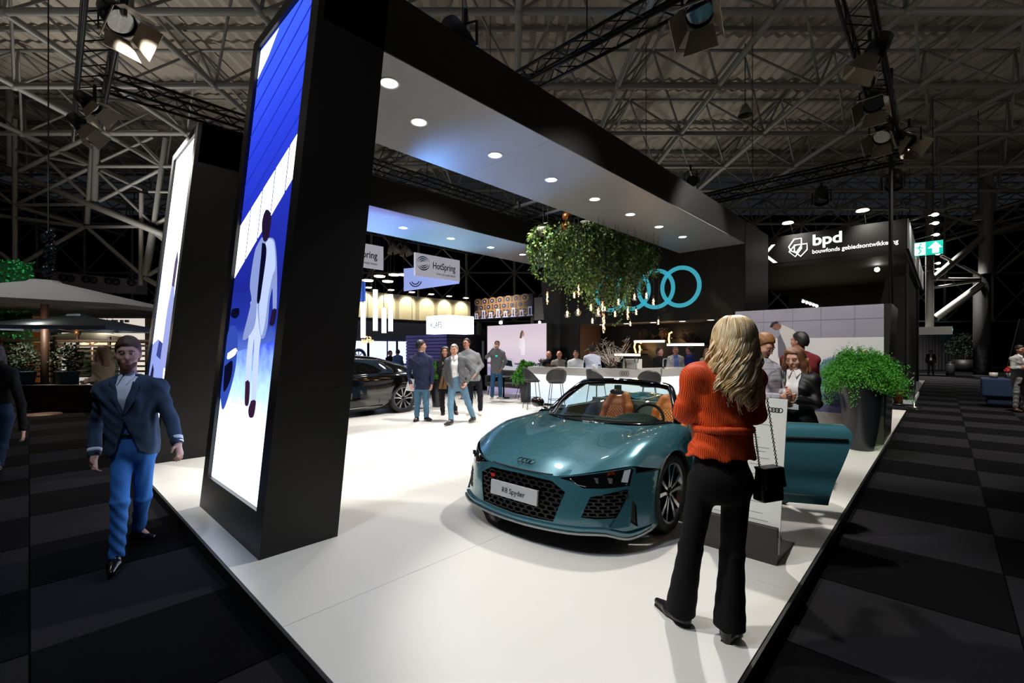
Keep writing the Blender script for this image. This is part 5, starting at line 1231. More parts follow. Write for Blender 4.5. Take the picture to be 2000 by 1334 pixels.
# ------------------------------------------------------------------ hanging rail for the greenery
hr = thing('hanging_rail', 'black bar grid over the bar that the ivy and bulbs hang from', 'rail', (-6.6, 9.8, 5.0))
for y in (7.9, 8.8, 9.6, 10.5, 11.4): MB().box(-7.95, y-.03, 5.005, -5.4, y+.03, 5.06).build('rail_bar', mat('rail_black', '#111112', .5), hr, world=True)
for x in (-7.2, -6.3, -5.75): MB().box(x-.025, 7.8, 5.06, x+.025, 11.5, 5.11).build('rail_bar', mat('rail_black', '#111112', .5), hr, world=True)

# ------------------------------------------------------------------ hall roof: space frame under a corrugated deck
_c, _s = math.cos(math.radians(43.4)), math.sin(math.radians(43.4))
def dr(D, R, z): return (-_s*D+_c*R, _c*D+_s*R, z)
steel = mat('painted_steel', '#858480', .5, noise=.08, nscale=2)
roof = structure(thing('ceiling', None, None))
ZL, ZU, SPC, D0, R0 = 11.7, 14.3, 3.83, 13.56, .2
D0 -= 3*SPC; mem = []
nD, nR = 10, 12
for i in range(nD):
    for j in range(-nR, nR+1):
        D, R = D0+SPC*i, R0+SPC*j
        if D < 1 or abs(R) > D*1.2+6: continue
        a = dr(D, R, ZL); mem.append((a, dr(D, R+SPC, ZL), .11)); mem.append((a, dr(D+SPC, R, ZL), .11))
        u = dr(D+SPC/2, R+SPC/2, ZU); mem.append((u, dr(D+SPC/2, R+SPC*1.5, ZU), .07)); mem.append((u, dr(D+SPC*1.5, R+SPC/2, ZU), .07))
        for q in ((0, 0), (0, 1), (1, 0), (1, 1)): mem.append((dr(D+SPC*q[0], R+SPC*q[1], ZL), u, .05))
# vertical bracing wall at the far end of the deck
Dw = 36.6
for j in range(-nR, nR+1):
    R = R0+SPC*j
    for z0 in (3.9, 7.8):
        mem.append((dr(Dw, R, z0), dr(Dw, R+SPC, z0), .08)); mem.append((dr(Dw, R, z0), dr(Dw, R, z0+3.9), .10)); mem.append((dr(Dw, R, z0), dr(Dw, R+SPC, z0+3.9), .06)); mem.append((dr(Dw, R+SPC, z0), dr(Dw, R, z0+3.9), .06))
# welded bracing frames standing left and right of the stand: (lateral, height) pairs and radius
LEFT_FRAME = [ (-23.93, 12.16, -20.89, 12.16, 0.08), (-19.61, 12.16, -17.03, 12.18, 0.08), (-20.16, 10.48, -16.11, 10.48, 0.08), (-23.97, 8.62, -20.53, 8.66, 0.08), (-20.53, 7.56, -17.67, 7.59, 0.08), (-23.93, 11.24, -20.53, 10.55, 0.07), (-24.66, 8.11, -20.8, 7.6, 0.08), (-17.49, 9.26, -16.3, 9.24, 0.06), (-23.95, 12.75, -23.95, 5.77, 0.1), (-24.25, 18.46, -24.16, 10.45, 0.15), (-19.84, 17.9, -20.11, 8.8, 0.14), (-20.19, 11.83, -20.48, 7.7, 0.11), (-16.68, 11.83, -17.23, 7.74, 0.12), (-17.84, 9.17, -17.88, 4.75, 0.1), (-17.26, 7.51, -17.67, 5.21, 0.16), (-23.74, 10.27, -20.25, 11.97, 0.1), (-23.65, 11.93, -20.34, 8.89, 0.08), (-23.74, 12.02, -20.25, 10.5, 0.08), (-19.61, 12.06, -16.85, 10.45, 0.08), (-18.32, 12.06, -16.85, 10.55, 0.07), (-19.88, 8.8, -16.85, 10.36, 0.08), (-19.88, 10.18, -17.4, 7.79, 0.07), (-19.79, 10.27, -17.81, 9.35, 0.06), (-23.74, 8.71, -20.43, 10.36, 0.08), (-23.74, 8.52, -20.62, 7.6, 0.08), (-23.84, 5.67, -20.62, 7.56, 0.09), (-20.43, 7.51, -17.95, 5.35, 0.09), (-24.66, 9.17, -23.97, 8.62, 0.07), (-24.66, 6.32, -23.93, 5.77, 0.09), (-17.12, 7.7, -16.48, 8.06, 0.09), (-17.12, 7.24, -16.39, 6.68, 0.13), (-17.49, 5.26, -16.85, 5.63, 0.1), (-17.67, 5.12, -16.57, 4.48, 0.12), (-19.79, 10.73, -17.31, 11.88, 0.06) ]
RIGHT_FRAME = [ (26.95, 12.66, 26.95, 3.07, 0.2), (30.66, 13.65, 30.59, 6.54, 0.36), (27.18, 6.21, 30.43, 8.96, 0.22), (30.36, 8.96, 35.06, 10.41, 0.22), (27.28, 3.66, 30.36, 5.88, 0.24), (25.47, 11.01, 30.26, 9.68, 0.12), (27.95, 8.69, 30.26, 9.29, 0.09), (27.71, 7.7, 30.33, 6.38, 0.09), (31.25, 6.54, 34.39, 9.02, 0.1), (27.18, 6.21, 30.26, 6.21, 0.1), (27.18, 5.65, 30.26, 6.11, 0.09), (31.09, 9.45, 34.39, 9.39, 0.08), (31.09, 9.68, 32.74, 11.01, 0.08), (27.45, 8.86, 29.76, 10.84, 0.08) ]
for FR_, D_ in ((LEFT_FRAME, 22.0), (RIGHT_FRAME, 29.5)):
    for q in FR_: mem.append((dr(D_, q[0], q[1]), dr(D_, q[2], q[3]), q[4]))
def key(m):
    c = (Vector(m[0])+Vector(m[1]))/2; D = -_s*c.x+_c*c.y; R = _c*c.x+_s*c.y
    vis = D > 4 and abs(R) < D*1.15 and (c.z-1.68) < D*.80
    return (0 if vis else 1, D)
mem.sort(key=key)
cyl = unit_cyl('strut', steel, 8)
for a, b, r in mem[:300]: strut('strut', cyl, a, b, r, roof)
mb = MB()
for a, b, r in mem[300:]: mb.tube([a, b], r, 5, cap=False)
o = mb.build('struts', steel, roof, True); o['kind'] = 'stuff'
nodes = MB()
for i in range(1, 9):
    for j in range(-8, 9): nodes.ball(dr(D0+SPC*i, R0+SPC*j, ZL), .17, 8, 6)
o = nodes.build('node_balls', steel, roof, True); o['kind'] = 'stuff'
deckm = mat('corrugated_deck', '#b5ab9c', .7, noise=.12, nscale=.6)
dk_ = MB(); n = 150; r_a, r_b = -40, 42
vs = []; 
for k in range(n*2+1):
    R = r_a+(r_b-r_a)*k/(2*n); z = ZU+.35+(.0 if k % 2 else .10); vs += [dr(-4, R, z), dr(33.6, R, z)]
dk_.add(vs, [(2*k, 2*k+1, 2*k+3, 2*k+2) for k in range(n*2)]); o = dk_.build('roof_deck', deckm, roof)
for i in range(0, 10): MB().box(-40, -.06, 0, 42, .06, .16).build('purlin', steel, roof).matrix_basis = Matrix.Translation(Vector(dr(D0+SPC*(i+.25), 0, ZU+.17))) @ Matrix.Rotation(math.radians(43.4), 4, 'Z')
# heavy raking tubes and legs of the hall frame
heavy = [(dr(22.4, -24.7, 10.4), dr(21.6, -16.5, 7.1), .15), (dr(21.6, -16.5, 7.1), dr(21.4, -15.6, 6.2), .15), (dr(29.5, 27.0, 3.0), dr(29.5, 27.0, 13), .2)]
for a, b, r in heavy: strut('frame_tube', cyl, a, b, r, roof)
MB().tube([dr(29.9, 30.75, 0), dr(29.9, 30.75, 6.6)], .42, 14).build('column_cladding', mat('cladding_black', '#0a0a0b', .8), roof, True)
MB().box(-.9, -.9, 2.6, .9, .9, 3.1).build('tube_foot', steel, roof).matrix_basis = Matrix.Translation(Vector(dr(29.5, 27.2, 0)))

# ------------------------------------------------------------------ lighting trusses and lanterns
alu_b = mat('truss_black', '#131316', .45, .4)
def truss(lab, a, b, w=.30):
    t = thing('lighting_truss', lab, 'truss', tuple((Vector(a)+Vector(b))/2), 0, 'black lattice trusses of the light rig')
    a = Vector(a); b = Vector(b); d = (b-a).normalized(); s = d.cross(Vector((0, 0, 1))).normalized(); u = Vector((0, 0, 1)); L = (b-a).length
    cs = [s*(w/2*i)+u*(w/2*j) for i in (-1, 1) for j in (-1, 1)]
    for c in cs: MB().tube([a+c, b+c], .03, 8).build('chord', alu_b, t, True, world=True)
    mb = MB(); n = max(2, int(L/(w*1.15)))
    for f1, f2 in ((0, 1), (1, 3), (3, 2), (2, 0)):
        for k in range(n):
            p = a+d*(L*k/n); q = a+d*(L*(k+1)/n)
            mb.tube([p+cs[f1 if k % 2 else f2], q+cs[f2 if k % 2 else f1]], .013, 4, cap=False)
    o = mb.build('lattice', alu_b, t, world=True); o['kind'] = 'stuff'
    cab_ = MB()
    for k in range(1, 3): p = a+d*(L*k/3); cab_.tube([p+u*w/2, p+u*(ZU-p.z)], .012, 5)
    cab_.build('suspension_cable', mat('cable_dark', '#1a1a1c', .6), t, world=True)
    return t
truss('front truss along the aisle edge over the two screens', (-13.0, .8, 6.15), (-1.2, .5, 6.4), .36)
truss('truss running into the stand beside the second screen column', (-11.4, .9, 6.7), (-11.4, 16, 6.7))
truss('cross truss passing high over the teal car', (-11.2, 6.7, 6.95), (-1.2, 6.7, 6.95))
truss('long truss over the right edge of the podium carrying barn door lanterns', (-1.0, 1.6, 7.15), (-1.0, 16.6, 7.15), .36)
truss('far cross truss behind the back wall with small lamps', (-12, 16.2, 6.9), (-.8, 16.2, 6.9))
barn_in = mat('barn_inside', '#c9b99a', .5, .3); lens_e = mat('lamp_lens', '#fff6e2', .4, emit=26, noise=0)
def lantern(lab, p, aim, s=1.0, doors=True, on=True, grp='theatre lanterns on the trusses'):
    t = thing('stage_lantern', lab, 'lamp', p, 0, grp)
    q = (Vector(aim)-Vector(p)).to_track_quat('Z', 'Y').to_matrix().to_4x4()
    h = bpy.data.objects.new('head', MB().lathe([(0, -.34*s), (.09*s, -.33*s), (.12*s, -.2*s), (.125*s, -.02*s), (.115*s, -.02*s)], 18).mesh('head', mat('lantern_black', '#101012', .4), True)); COL.objects.link(h); h.parent = t; h.matrix_basis = q
    l_ = MB().lathe([(0, -.05*s), (.113*s, -.05*s)], 18).build('lens', lens_e if on else mat('lens_off', '#26262a', .1), h, False)
    if doors:
        for k in range(4):
            d_ = MB(); w1, w2, L = .10*s, .15*s, .20*s
            d_.hexa([(-w1, .115*s, -.02*s), (w1, .115*s, -.02*s), (w1, .12*s, -.02*s), (-w1, .12*s, -.02*s)], [(-w2, .20*s, L), (w2, .20*s, L), (w2, .206*s, L), (-w2, .206*s, L)])
            o = d_.build('barn_door', mat('lantern_black', '#101012', .4) if k in (1, 3) and False else mat('barn_metal', '#8d8270', .4, .3), h); o.matrix_basis = Matrix.Rotation(k*PI/2, 4, 'Z')
    y = MB(); y.tube([(-.15*s, 0, 0), (-.15*s, 0, .22*s), (0, 0, .27*s), (.15*s, 0, .22*s), (.15*s, 0, 0)], .014*s, 6); y.tube([(0, 0, .26*s), (0, 0, .40*s)], .022*s, 6); y.build('yoke', mat('lantern_black', '#101012', .4), t)
    return t
lantern('barn door lantern on the front truss, upper of the pair beside the pale screen', (-10.13, .74, 5.62), (-6, 5, 0), 1.0)
lantern('barn door lantern hanging lower on the front truss, nearest the pale screen', (-11.4, .74, 5.68), (-8, 6, 0), 1.05)
lantern('theatre lantern on the front truss high over the podium corner, out of sight', (-3.7, .35, 6.05), (-1.2, 2.9, 0), 1.3)
lantern('theatre lantern on the cross truss aimed at the hanging ivy', (-7.2, 6.75, 6.65), (-6.2, 9.3, 3.5), 1.1)
lantern('theatre lantern on the cross truss over the middle of the floor', (-6.0, 6.7, 6.7), (-6.4, 5.6, 0), 1.1)
lantern('theatre lantern at the near end of the long truss, out of sight', (-1.0, 2.2, 6.75), (-1.3, 6, 1.3), 1.3)
lantern('theatre lantern on the long truss lighting the photo panel', (-1.0, 6.3, 6.75), (-1.6, 9.6, 1), 1.3)
lantern('big warm lantern at the top edge over the blue screen', (-7.84, .85, 5.95), (-2, 3.2, 0), 1.4)
lantern('large barn door lantern over the car on the cross truss', (-2.67, 6.9, 6.68), (-2.0, 3.2, 0), 1.7)
lantern('barn door lantern high on the long truss, nearest the top of the picture', (-.95, 10.16, 6.75), (-5, 9.3, 0), 1.35)
lantern('barn door lantern second down the long truss', (-1.07, 12.06, 6.75), (-1.5, 6, 0), 1.5)
lantern('barn door lantern third down the long truss', (-1.1, 14.1, 6.75), (-2.5, 7, 0), 1.5)
lantern('unlit black lantern turned sideways beside the third barn door lantern', (-.6, 14.4, 6.6), (2, 12, 3), 1.4, True, False)
lantern('round lamp at the end of the long truss over the booth sign', (-1.05, 16.9, 6.25), (-1.5, 14.5, 0), 1.7, False)
lantern('round lamp on the far cross truss left of the booth sign', (-2.55, 15.6, 5.85), (-2.4, 14, 0), 1.5, False)
lantern('black moving head lamp behind the top of the near beam', (-4.75, 4.1, 5.72), (-4.0, 4.6, 4), 1.5, False, False)
lantern('small round black lamp standing over the near beam end', (-4.9, 12.1, 6.15), (-5.4, 5, 4), 1.1, False, False)
for p, a in (((-9.8, 3.4, 5.2), (-9.8, 6, 2)),): pass
ct = thing('ceiling_lamp', 'small round hall lamp hanging under the roof deck', 'lamp', dr(19, 9.7, 11.4)); MB().lathe([(0, .5), (.1, .45), (.3, 0), (.28, 0)], 16).build('shade', mat('lamp_grey', '#6a6a68', .5), ct, True); MB().tube([(0, 0, .5), (0, 0, 3)], .02, 5).build('cord', mat('cord_black', '#0c0c0c', .6), ct)
hc_ = thing('chain_hoist', 'bundled chain hoist hanging in clear foil over the parasols', 'hoist', dr(13, -13.2, 3.9)); rr = random.Random(3)
mb = MB()
for k in range(26): mb.ball((rr.uniform(-.14, .14), rr.uniform(-.1, .1), rr.uniform(-.15, 1.1)), (.09, .09, .13), 6, 5)
o = mb.build('foil_bundle', mat('foil_dark', '#1a2126', .15, .6), hc_, True); MB().tube([(0, 0, 1.1), (0, 0, 9)], .018, 5).build('chain', mat('cable_dark', '#1a1a1c', .6), hc_)
# ------------------------------------------------------------------ hall enclosure far away (black drapes)
drape = mat('hall_drape', '#0b0b0d', .95, noise=.2, nscale=.4, spec=.05)
wn = MB(); wn.box(-40, 0, 0, 48, .3, 14.6); o = structure(wn.build('wall_far', drape)); o.matrix_basis = Matrix.Translation(Vector(dr(44, 0, 0))) @ Matrix.Rotation(math.radians(43.4), 4, 'Z')
wn = MB(); wn.box(-.3, -20, 0, 0, 48, 14.6); o = structure(wn.build('wall_left', drape)); o.matrix_basis = Matrix.Translation(Vector(dr(0, -39.5, 0))) @ Matrix.Rotation(math.radians(43.4), 4, 'Z')
wn = MB(); wn.box(0, -6, 0, .3, 48, 14.6); o = structure(wn.build('wall_right', drape)); o.matrix_basis = Matrix.Translation(Vector(dr(0, 44, 0))) @ Matrix.Rotation(math.radians(43.4), 4, 'Z')

# ------------------------------------------------------------------ hanging brand signs on the left
signw = mat('sign_white', '#b9b8c4', .5, emit=.42, noise=.02); ink = mat('sign_ink', '#15151d', .5); teal_i = mat('sign_teal', '#2f7f8e', .5); navy_i = mat('sign_navy', '#27316a', .5)  # signw gets a glow to brighten the hanging signs
RX = (PI/2, 0, PI/2)
def hot_sign(lab, y0, y1, z0, z1, x=-14.0):
    t = thing('hanging_sign', lab, 'sign', (x, (y0+y1)/2, z0)); H_ = z1-z0
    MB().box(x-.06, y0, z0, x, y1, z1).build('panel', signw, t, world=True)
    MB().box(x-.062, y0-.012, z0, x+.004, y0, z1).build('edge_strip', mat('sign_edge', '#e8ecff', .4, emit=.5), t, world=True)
    c = (y0+.28*H_*1.0+.12, z0+.58*H_); R = .36*H_
    for k, (m_, a0, a1, rr_) in enumerate([(teal_i, 20, 175, 1.), (teal_i, 30, 170, .76), (teal_i, 45, 165, .52), (navy_i, 200, 355, 1.), (navy_i, 210, 350, .76), (navy_i, 225, 345, .52)]):
        dz = -.12*R if k < 3 else .12*R
        poly_o = [(c[0]+R*rr_*math.cos(math.radians(a0+(a1-a0)*q/14)), c[1]+dz+R*rr_*math.sin(math.radians(a0+(a1-a0)*q/14))) for q in range(15)]
        poly_i = [(c[0]+R*(rr_-.13*math.sin(PI*q/14)-.02)*math.cos(math.radians(a0+(a1-a0)*q/14)), c[1]+dz+R*(rr_-.13*math.sin(PI*q/14)-.02)*math.sin(math.radians(a0+(a1-a0)*q/14))) for q in range(15)]
        m = MB(); m.grid(np.array([[(x+.004, u, v) for u, v in poly_o], [(x+.004, u, v) for u, v in poly_i]])); m.build('swirl', m_, t, world=True)
    W_ = y1-y0
    text('lettering', 'HotSpring', .42*H_, ink, t, (x+.004, y0+W_*.37, z0+.42*H_), RX, .002, world=True, sx=W_*.58/(.42*H_*4.6), bold=.004)
    text('tagline', 'Every day made better', .15*H_, mat('ink_grey', '#55555f', .5), t, (x+.004, y0+W_*.46, z0+.16*H_), RX, .002, world=True, sx=W_*.48/(.15*H_*10.2))
    MB().tube([(x-.03, y0+.2, z1), (x-.03, y0+.2, z1+1.2)], .012, 5).build('cable', mat('cable_dark', '#1a1a1c', .6), t, world=True); MB().tube([(x-.03, y1-.2, z1), (x-.03, y1-.2, z1+1.2)], .012, 5).build('cable', mat('cable_dark', '#1a1a1c', .6), t, world=True)
    return t
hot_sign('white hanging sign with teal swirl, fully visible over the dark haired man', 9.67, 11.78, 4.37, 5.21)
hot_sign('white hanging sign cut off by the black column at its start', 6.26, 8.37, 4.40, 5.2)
t = thing('hanging_sign', 'slanted lilac lit sign face tucked beneath the white swirl sign', 'sign', (-14.9, 11.2, 4.2)); lilac = mat('sign_lilac', '#9fb0f0', .5, emit=.55)
MB().hexa([(-15.7, 10.3, 4.0), (-14.03, 11.78, 4.3), (-14.06, 11.8, 4.3), (-15.73, 10.33, 4.0)], [(-15.7, 10.3, 4.9), (-14.03, 11.78, 5.1), (-14.06, 11.8, 5.1), (-15.73, 10.33, 4.9)]).build('panel', lilac, t, world=True)
for rr_ in (.15, .24): 
    m = MB(); m.tube([(-15.35+.0+rr_*math.cos(a)*.75+.02, 10.62+rr_*math.cos(a)*.66-.02, 4.42+rr_*math.sin(a)) for a in np.linspace(PI*1.1, PI*1.95, 10)], .022, 5); m.build('swirl', navy_i, t, world=True)
t = thing('hanging_sign', 'blue lit sign behind the hanging light tubes', 'sign', (-16, 8.3, 3.4)); MB().hexa([(-15.9, 7.9, 3.3), (-15.9, 8.75, 3.5), (-15.95, 8.75, 3.5), (-15.95, 7.9, 3.3)], [(-15.9, 7.9, 4.35), (-15.9, 8.75, 4.2), (-15.95, 8.75, 4.2), (-15.95, 7.9, 4.35)]).build('panel', mat('sign_blue', '#3a62c8', .5, emit=.5), t, world=True)
truss('truss carrying the white swirl signs', (-14.03, 5.5, 5.75), (-14.03, 12.6, 5.75), .3)
for k, y in enumerate((8.75, 9.25)):
    lantern(['white lantern between the two swirl signs, nearer the column', 'white lantern between the two swirl signs, nearer the full sign'][k], (-14.0, y, 5.25), (-13.4, y+.3, 3), 1.0, True, False, 'lanterns by the swirl signs')
for k, (y, z0, z1) in enumerate([(8.16, 2.08, 3.32), (8.64, 2.35, 3.84), (8.99, 2.28, 3.21), (9.27, 2.35, 3.72)]):
    t = thing('light_tube', ['first', 'second', 'third', 'fourth'][k]+' vertical white light tube counted from the black column', 'lamp', (-15, y, z0), 0, 'hanging white light tubes')
    MB().lathe([(0, 0), (.085, 0), (.085, z1-z0), (0, z1-z0)], 14).build('tube', mat('tube_glow', '#f3f8ff', .5, emit=1.8, noise=0), t, True); MB().tube([(0, 0, z1-z0), (0, 0, 5.7-z0)], .012, 5).build('cable', mat('cable_dark', '#1a1a1c', .6), t); MB().lathe([(.05, -.05), (.06, 0), (0, 0)], 10).build('end_cap', mat('cap_dark', '#1a1a1a', .4), t, True)
# cream booth wall with arches, lit by arm lamps
cw = thing('arched_booth_wall', 'long cream booth wall with lit round arches and dark blue base', 'booth', (-19, 13.5, 0)); cream = mat('booth_cream', '#d9cfae', .7); pillar = mat('booth_pillar', '#a39a82', .7); dblue = mat('booth_navy', '#070d24', .6)
MB().box(-19.4, 7.0, 3.1, -19.0, 16.75, 4.3).build('fascia', pillar, cw, world=True)
MB().box(-19.4, 7.0, 2.08, -19.05, 16.75, 3.1).build('navy_band', dblue, cw, world=True)
for k in range(8):
    y = 8.1+1.14*k; P = [(y-.46, 3.12), (y+.46, 3.12), (y+.46, 3.85)]+[(y+.46*math.cos(a), 3.85+.38*math.sin(a)) for a in np.linspace(.2, PI-.2, 8)]+[(y-.46, 3.85)]
    MB().prism(P, -19.0, -18.985, lambda u, v, w: (w, u, v)).build('arch_panel', cream, cw, world=True, normals=True)
    tl = thing('arm_lamp', ordn[k]+' arm lamp along the top of the cream arched wall', 'lamp', (-19, y, 4.3), 0, 'arm lamps on the cream wall'); MB().tube([(-.1, 0, 0), (.25, 0, .18), (.42, 0, .14)], .018, 6).build('arm', mat('chrome', '#c8c8ca', .15, 1.), tl, True); MB().box(.3, -.1, .1, .5, .1, .14).build('head', mat('lamp_head_glow', '#fff3d8', .5, emit=3, noise=0), tl)
    if k % 2 == 1 or k in (2, 4): spot('arm_lamp_light', (-18.5, y, 4.4), (-19.1, y, 3.3), 130, 110, .05, (1, .9, .68), .8)
    else: spot('arm_lamp_light', (-18.5, y, 4.4), (-19.1, y, 3.3), 130, 110, .05, (1, .9, .68), .8)
text('lettering', 'SCHULMA', .2, mat('ink_violet', '#3a3f8e', .5, emit=.2), cw, (-19.04, 9.0, 2.5), RX, .004, world=True)
text('lettering', 'Laurent R', .26, mat('ink_white_glow', '#dfeefc', .5, emit=.8), cw, (-19.03, 16.2, 2.3), RX, .004, world=True)
MB().box(-19.35, 15.6, 2.1, -19.03, 20, 3.0).build('navy_band', dblue, cw, world=True)
# bright display bays under it with people
for k, (y0, y1) in enumerate([(8.6, 9.1), (9.25, 10.5), (10.65, 11.5), (11.6, 12.0), (12.15, 12.7), (12.85, 14.2)]):
    b = thing('display_bay', ordn[k]+' bright white display bay under the navy band', 'display', (-18.9, (y0+y1)/2, 0), 0, 'white display bays under the cream wall')
    MB().box(-19.0, y0, .0, -18.95, y1, 2.05).build('backlight', mat('bay_glow', '#c9d6ff', .6, emit=1.15, noise=.08, nscale=1.5), b, world=True); MB().box(-18.95, y0, .9, -18.4, y1, 1.0).build('shelf', mat('bay_shelf', '#4a5478', .5), b, world=True)
t = thing('wheel_exhibit', 'white spoked wheel with blue tyre shown in the bright display bay', 'wheel', (-18.5, 9.85, 1.35)); MB().tube([(0, .3*math.cos(a), .3*math.sin(a)) for a in np.linspace(0, 2*PI, 25)[:-1]], .07, 6, closed=True).build('tyre', mat('wheel_blue', '#23346a', .5), t, True)
for k in range(8): MB().tube([(0, 0, 0), (0, .27*math.cos(k*PI/4), .27*math.sin(k*PI/4))], .02, 5).build('spoke', mat('wheel_grey', '#5a6690', .5), t)
for k, (y, lab) in enumerate([(8.9, 'crystal chandelier beside the first light tube'), (10.9, 'crystal chandelier beside the slatted wall')]):
    t = thing('chandelier', lab, 'lamp', ((-17.87, 9.93, 2.07) if k == 0 else (-16.5, 11.24, 2.07)), 0, 'round crystal chandeliers'); MB().tube([(0, 0, .3), (0, 0, 2.5)], .01, 5).build('cable', mat('cable_dark', '#1a1a1c', .6), t); m = MB()
    for i in range(60): a, b_ = rr.uniform(0, 6.28), rr.uniform(-.9, .9); q = math.sqrt(1-b_*b_); m.ball((.23*q*math.cos(a), .23*q*math.sin(a), .16*b_), .03, 6, 4)
    m.build('crystals', mat('crystal_warm', '#ffd9a8', .2, emit=.9), t, True)['kind'] = 'stuff'
# lit cube sign on a slatted house
hs_ = thing('slatted_house', 'dark sauna house clad in horizontal slats under the lit cube sign', 'booth', (-14.5, 11.6, 0)); slat = mat('slat_violet', '#6f66c0', .6, emit=.05); slat2 = mat('slat_dark', '#1b1626', .6)  # slat: violet-blue light painted into its colour, with a faint glow
MB().box(-16.0, 10.64, 0, -13.34, 15.0, 2.24).build('wall', mat('house_wall', '#14101c', .7), hs_, world=True)
for k in range(17):
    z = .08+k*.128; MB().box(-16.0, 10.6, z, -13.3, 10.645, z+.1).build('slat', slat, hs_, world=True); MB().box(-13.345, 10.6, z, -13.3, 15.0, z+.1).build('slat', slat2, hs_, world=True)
cb = thing('cube_sign', 'glowing white cube sign standing on the slatted house', 'sign', (-14, 11.3, 2.25)); cg = mat('cube_glow', '#e8f4ff', .5, emit=1.7, noise=0)
MB().box(-14.6, 10.6, 2.26, -13.3, 11.9, 2.95).build('light_box', cg, cb, world=True); MB().box(-13.305, 10.595, 2.25, -13.295, 10.605, 2.96).build('corner_strip', mat('corner_grey', '#7f93ab', .4), cb, world=True)
text('lettering', 'KLAFS', .3, mat('ink_klafs', '#1d2f4d', .5), cb, (-14.33, 10.597, 2.5), (PI/2, 0, 0), .002, world=True, sx=.85)
text('lettering', 'KLAFS', .3, mat('ink_faint', '#c9dcee', .5, emit=1.2), cb, (-13.297, 10.85, 2.5), RX, .002, world=True, sx=.85)
MB().box(-13.28, 12.3, 1.0, -13.25, 12.4, 2.0).build('side_strip', mat('strip_white', '#b9bdd0', .5), hs_, world=True)
# patterned booth fascia and plain corner box
tb = thing('patterned_booth', 'booth fascia with gold hexagon pattern on navy, over the pink photo panel', 'booth', (-17, 17, 3)); gold = mat('pattern_gold', '#c99a4e', .6, emit=.10); navy2 = mat('pattern_navy', '#1c1e44', .6); pw = mat('pattern_white', '#b9c2ea', .6, emit=.12)
MB().box(-18.95, 17.0, 3.3, -14.66, 17.4, 4.42).build('fascia', navy2, tb, world=True)
for r_ in range(3):
    for c in range(8):
        x = -18.68+c*.58+(.3 if r_ % 2 else 0); z = 3.62+r_*.32
        if x > -14.9: continue
        for R_, m_, d in ((.275, gold, .006), (.25, navy2, .012), (.21, gold, .016), (.185, navy2, .02)):
            MB().prism([(x+R_*math.cos(PI/4*k+PI/8)*.95, z+R_*math.sin(PI/4*k+PI/8)*.72) for k in range(8)], 17.0, 17.0-d, lambda u, v, w: (u, w, v)).build('hexagon', m_, tb, world=True, normals=True)
        MB().ball((x, 16.97, z), .035, 6, 4).build('centre_dot', pw, tb, world=True)
for c in range(8):
    x = -18.75+.56*c; h_ = .34 if c % 2 else .2
    m = MB(); m.box(x-.12, 16.965, 3.38, x-.06, 16.98, 3.38+h_); m.box(x+.06, 16.965, 3.38, x+.12, 16.98, 3.38+h_); m.box(x-.12, 16.965, 3.38+h_, x+.12, 16.98, 3.45+h_); m.box(x-.2, 16.965, 3.34, x+.2, 16.98, 3.38); m.build('printed_doorway', pw, tb, world=True)
MB().box(-18.9, 17.1, 0, -18.7, 17.3, 3.3).build('post', mat('post_dark', '#14141c', .6), tb, world=True); MB().box(-17.0, 17.1, 0, -16.8, 17.3, 3.3).build('post', mat('post_dark', '#14141c', .6), tb, world=True); MB().box(-14.9, 17.1, 0, -14.7, 17.3, 3.3).build('post', mat('post_dark', '#14141c', .6), tb, world=True)
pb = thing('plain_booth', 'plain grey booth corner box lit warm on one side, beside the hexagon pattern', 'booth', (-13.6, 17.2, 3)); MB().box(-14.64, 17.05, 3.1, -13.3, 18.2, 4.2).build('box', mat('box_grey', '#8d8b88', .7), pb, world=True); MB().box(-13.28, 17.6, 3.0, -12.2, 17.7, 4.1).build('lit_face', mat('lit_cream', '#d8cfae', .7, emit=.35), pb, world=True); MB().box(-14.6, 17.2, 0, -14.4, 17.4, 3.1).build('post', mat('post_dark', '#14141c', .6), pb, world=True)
for k, (x, y, z, lab) in enumerate([(-16.2, 16.3, 3.02, 'brightest star like spot over the pink photo panel'), (-13.9, 16.6, 2.95, 'small bright spot under the plain grey box'), (-13.1, 16.7, 2.9, 'small bright spot nearest the ivy, under the plain box'), (-12.9, 17.3, 3.3, 'small bright spot on the warm lit face')]):
    t = thing('spot_lamp', lab, 'lamp', (x, y, z), 0, 'bright spots over the pink photo panel'); MB().ball((0, 0, 0), .085 if k == 0 else .06, 10, 8).build('bulb', mat('spot_bright', '#fffaf0', .5, emit=30, noise=0), t, True); MB().box(-.05, .05, -.05, .05, .5, .05).build('holder', mat('cap_dark', '#1a1a1a', .4), t)
spot('pattern_wash', (-17, 15.4, 4.3), (-17, 17.2, 3.7), 240, 120, .1, (1, .85, .6), .8)
# ceiling discs of the far booth
DISC = [(-20.15, 11.2, 4.95), (-20.0, 11.75, 5.2), (-19.9, 12.5, 5.35), (-19.8, 13.0, 5.4), (-19.7, 13.5, 5.2), (-20.0, 12.2, 5.0)]
for k in range(6):
    t = thing('ceiling_lamp', ordn[k]+' flat round lamp in the far row over the cream wall', 'lamp', DISC[k], 0, 'flat lamps over the far booths'); MB().lathe([(0, 0), (.25, .0), (.27, .06), (0, .08)], 14).build('disc', mat('disc_glow', '#fff3d6', .5, emit=2.2, noise=0), t, True); MB().tube([(0, 0, .08), (0, 0, 4)], .01, 4).build('cable', mat('cable_dark', '#1a1a1c', .6), t)

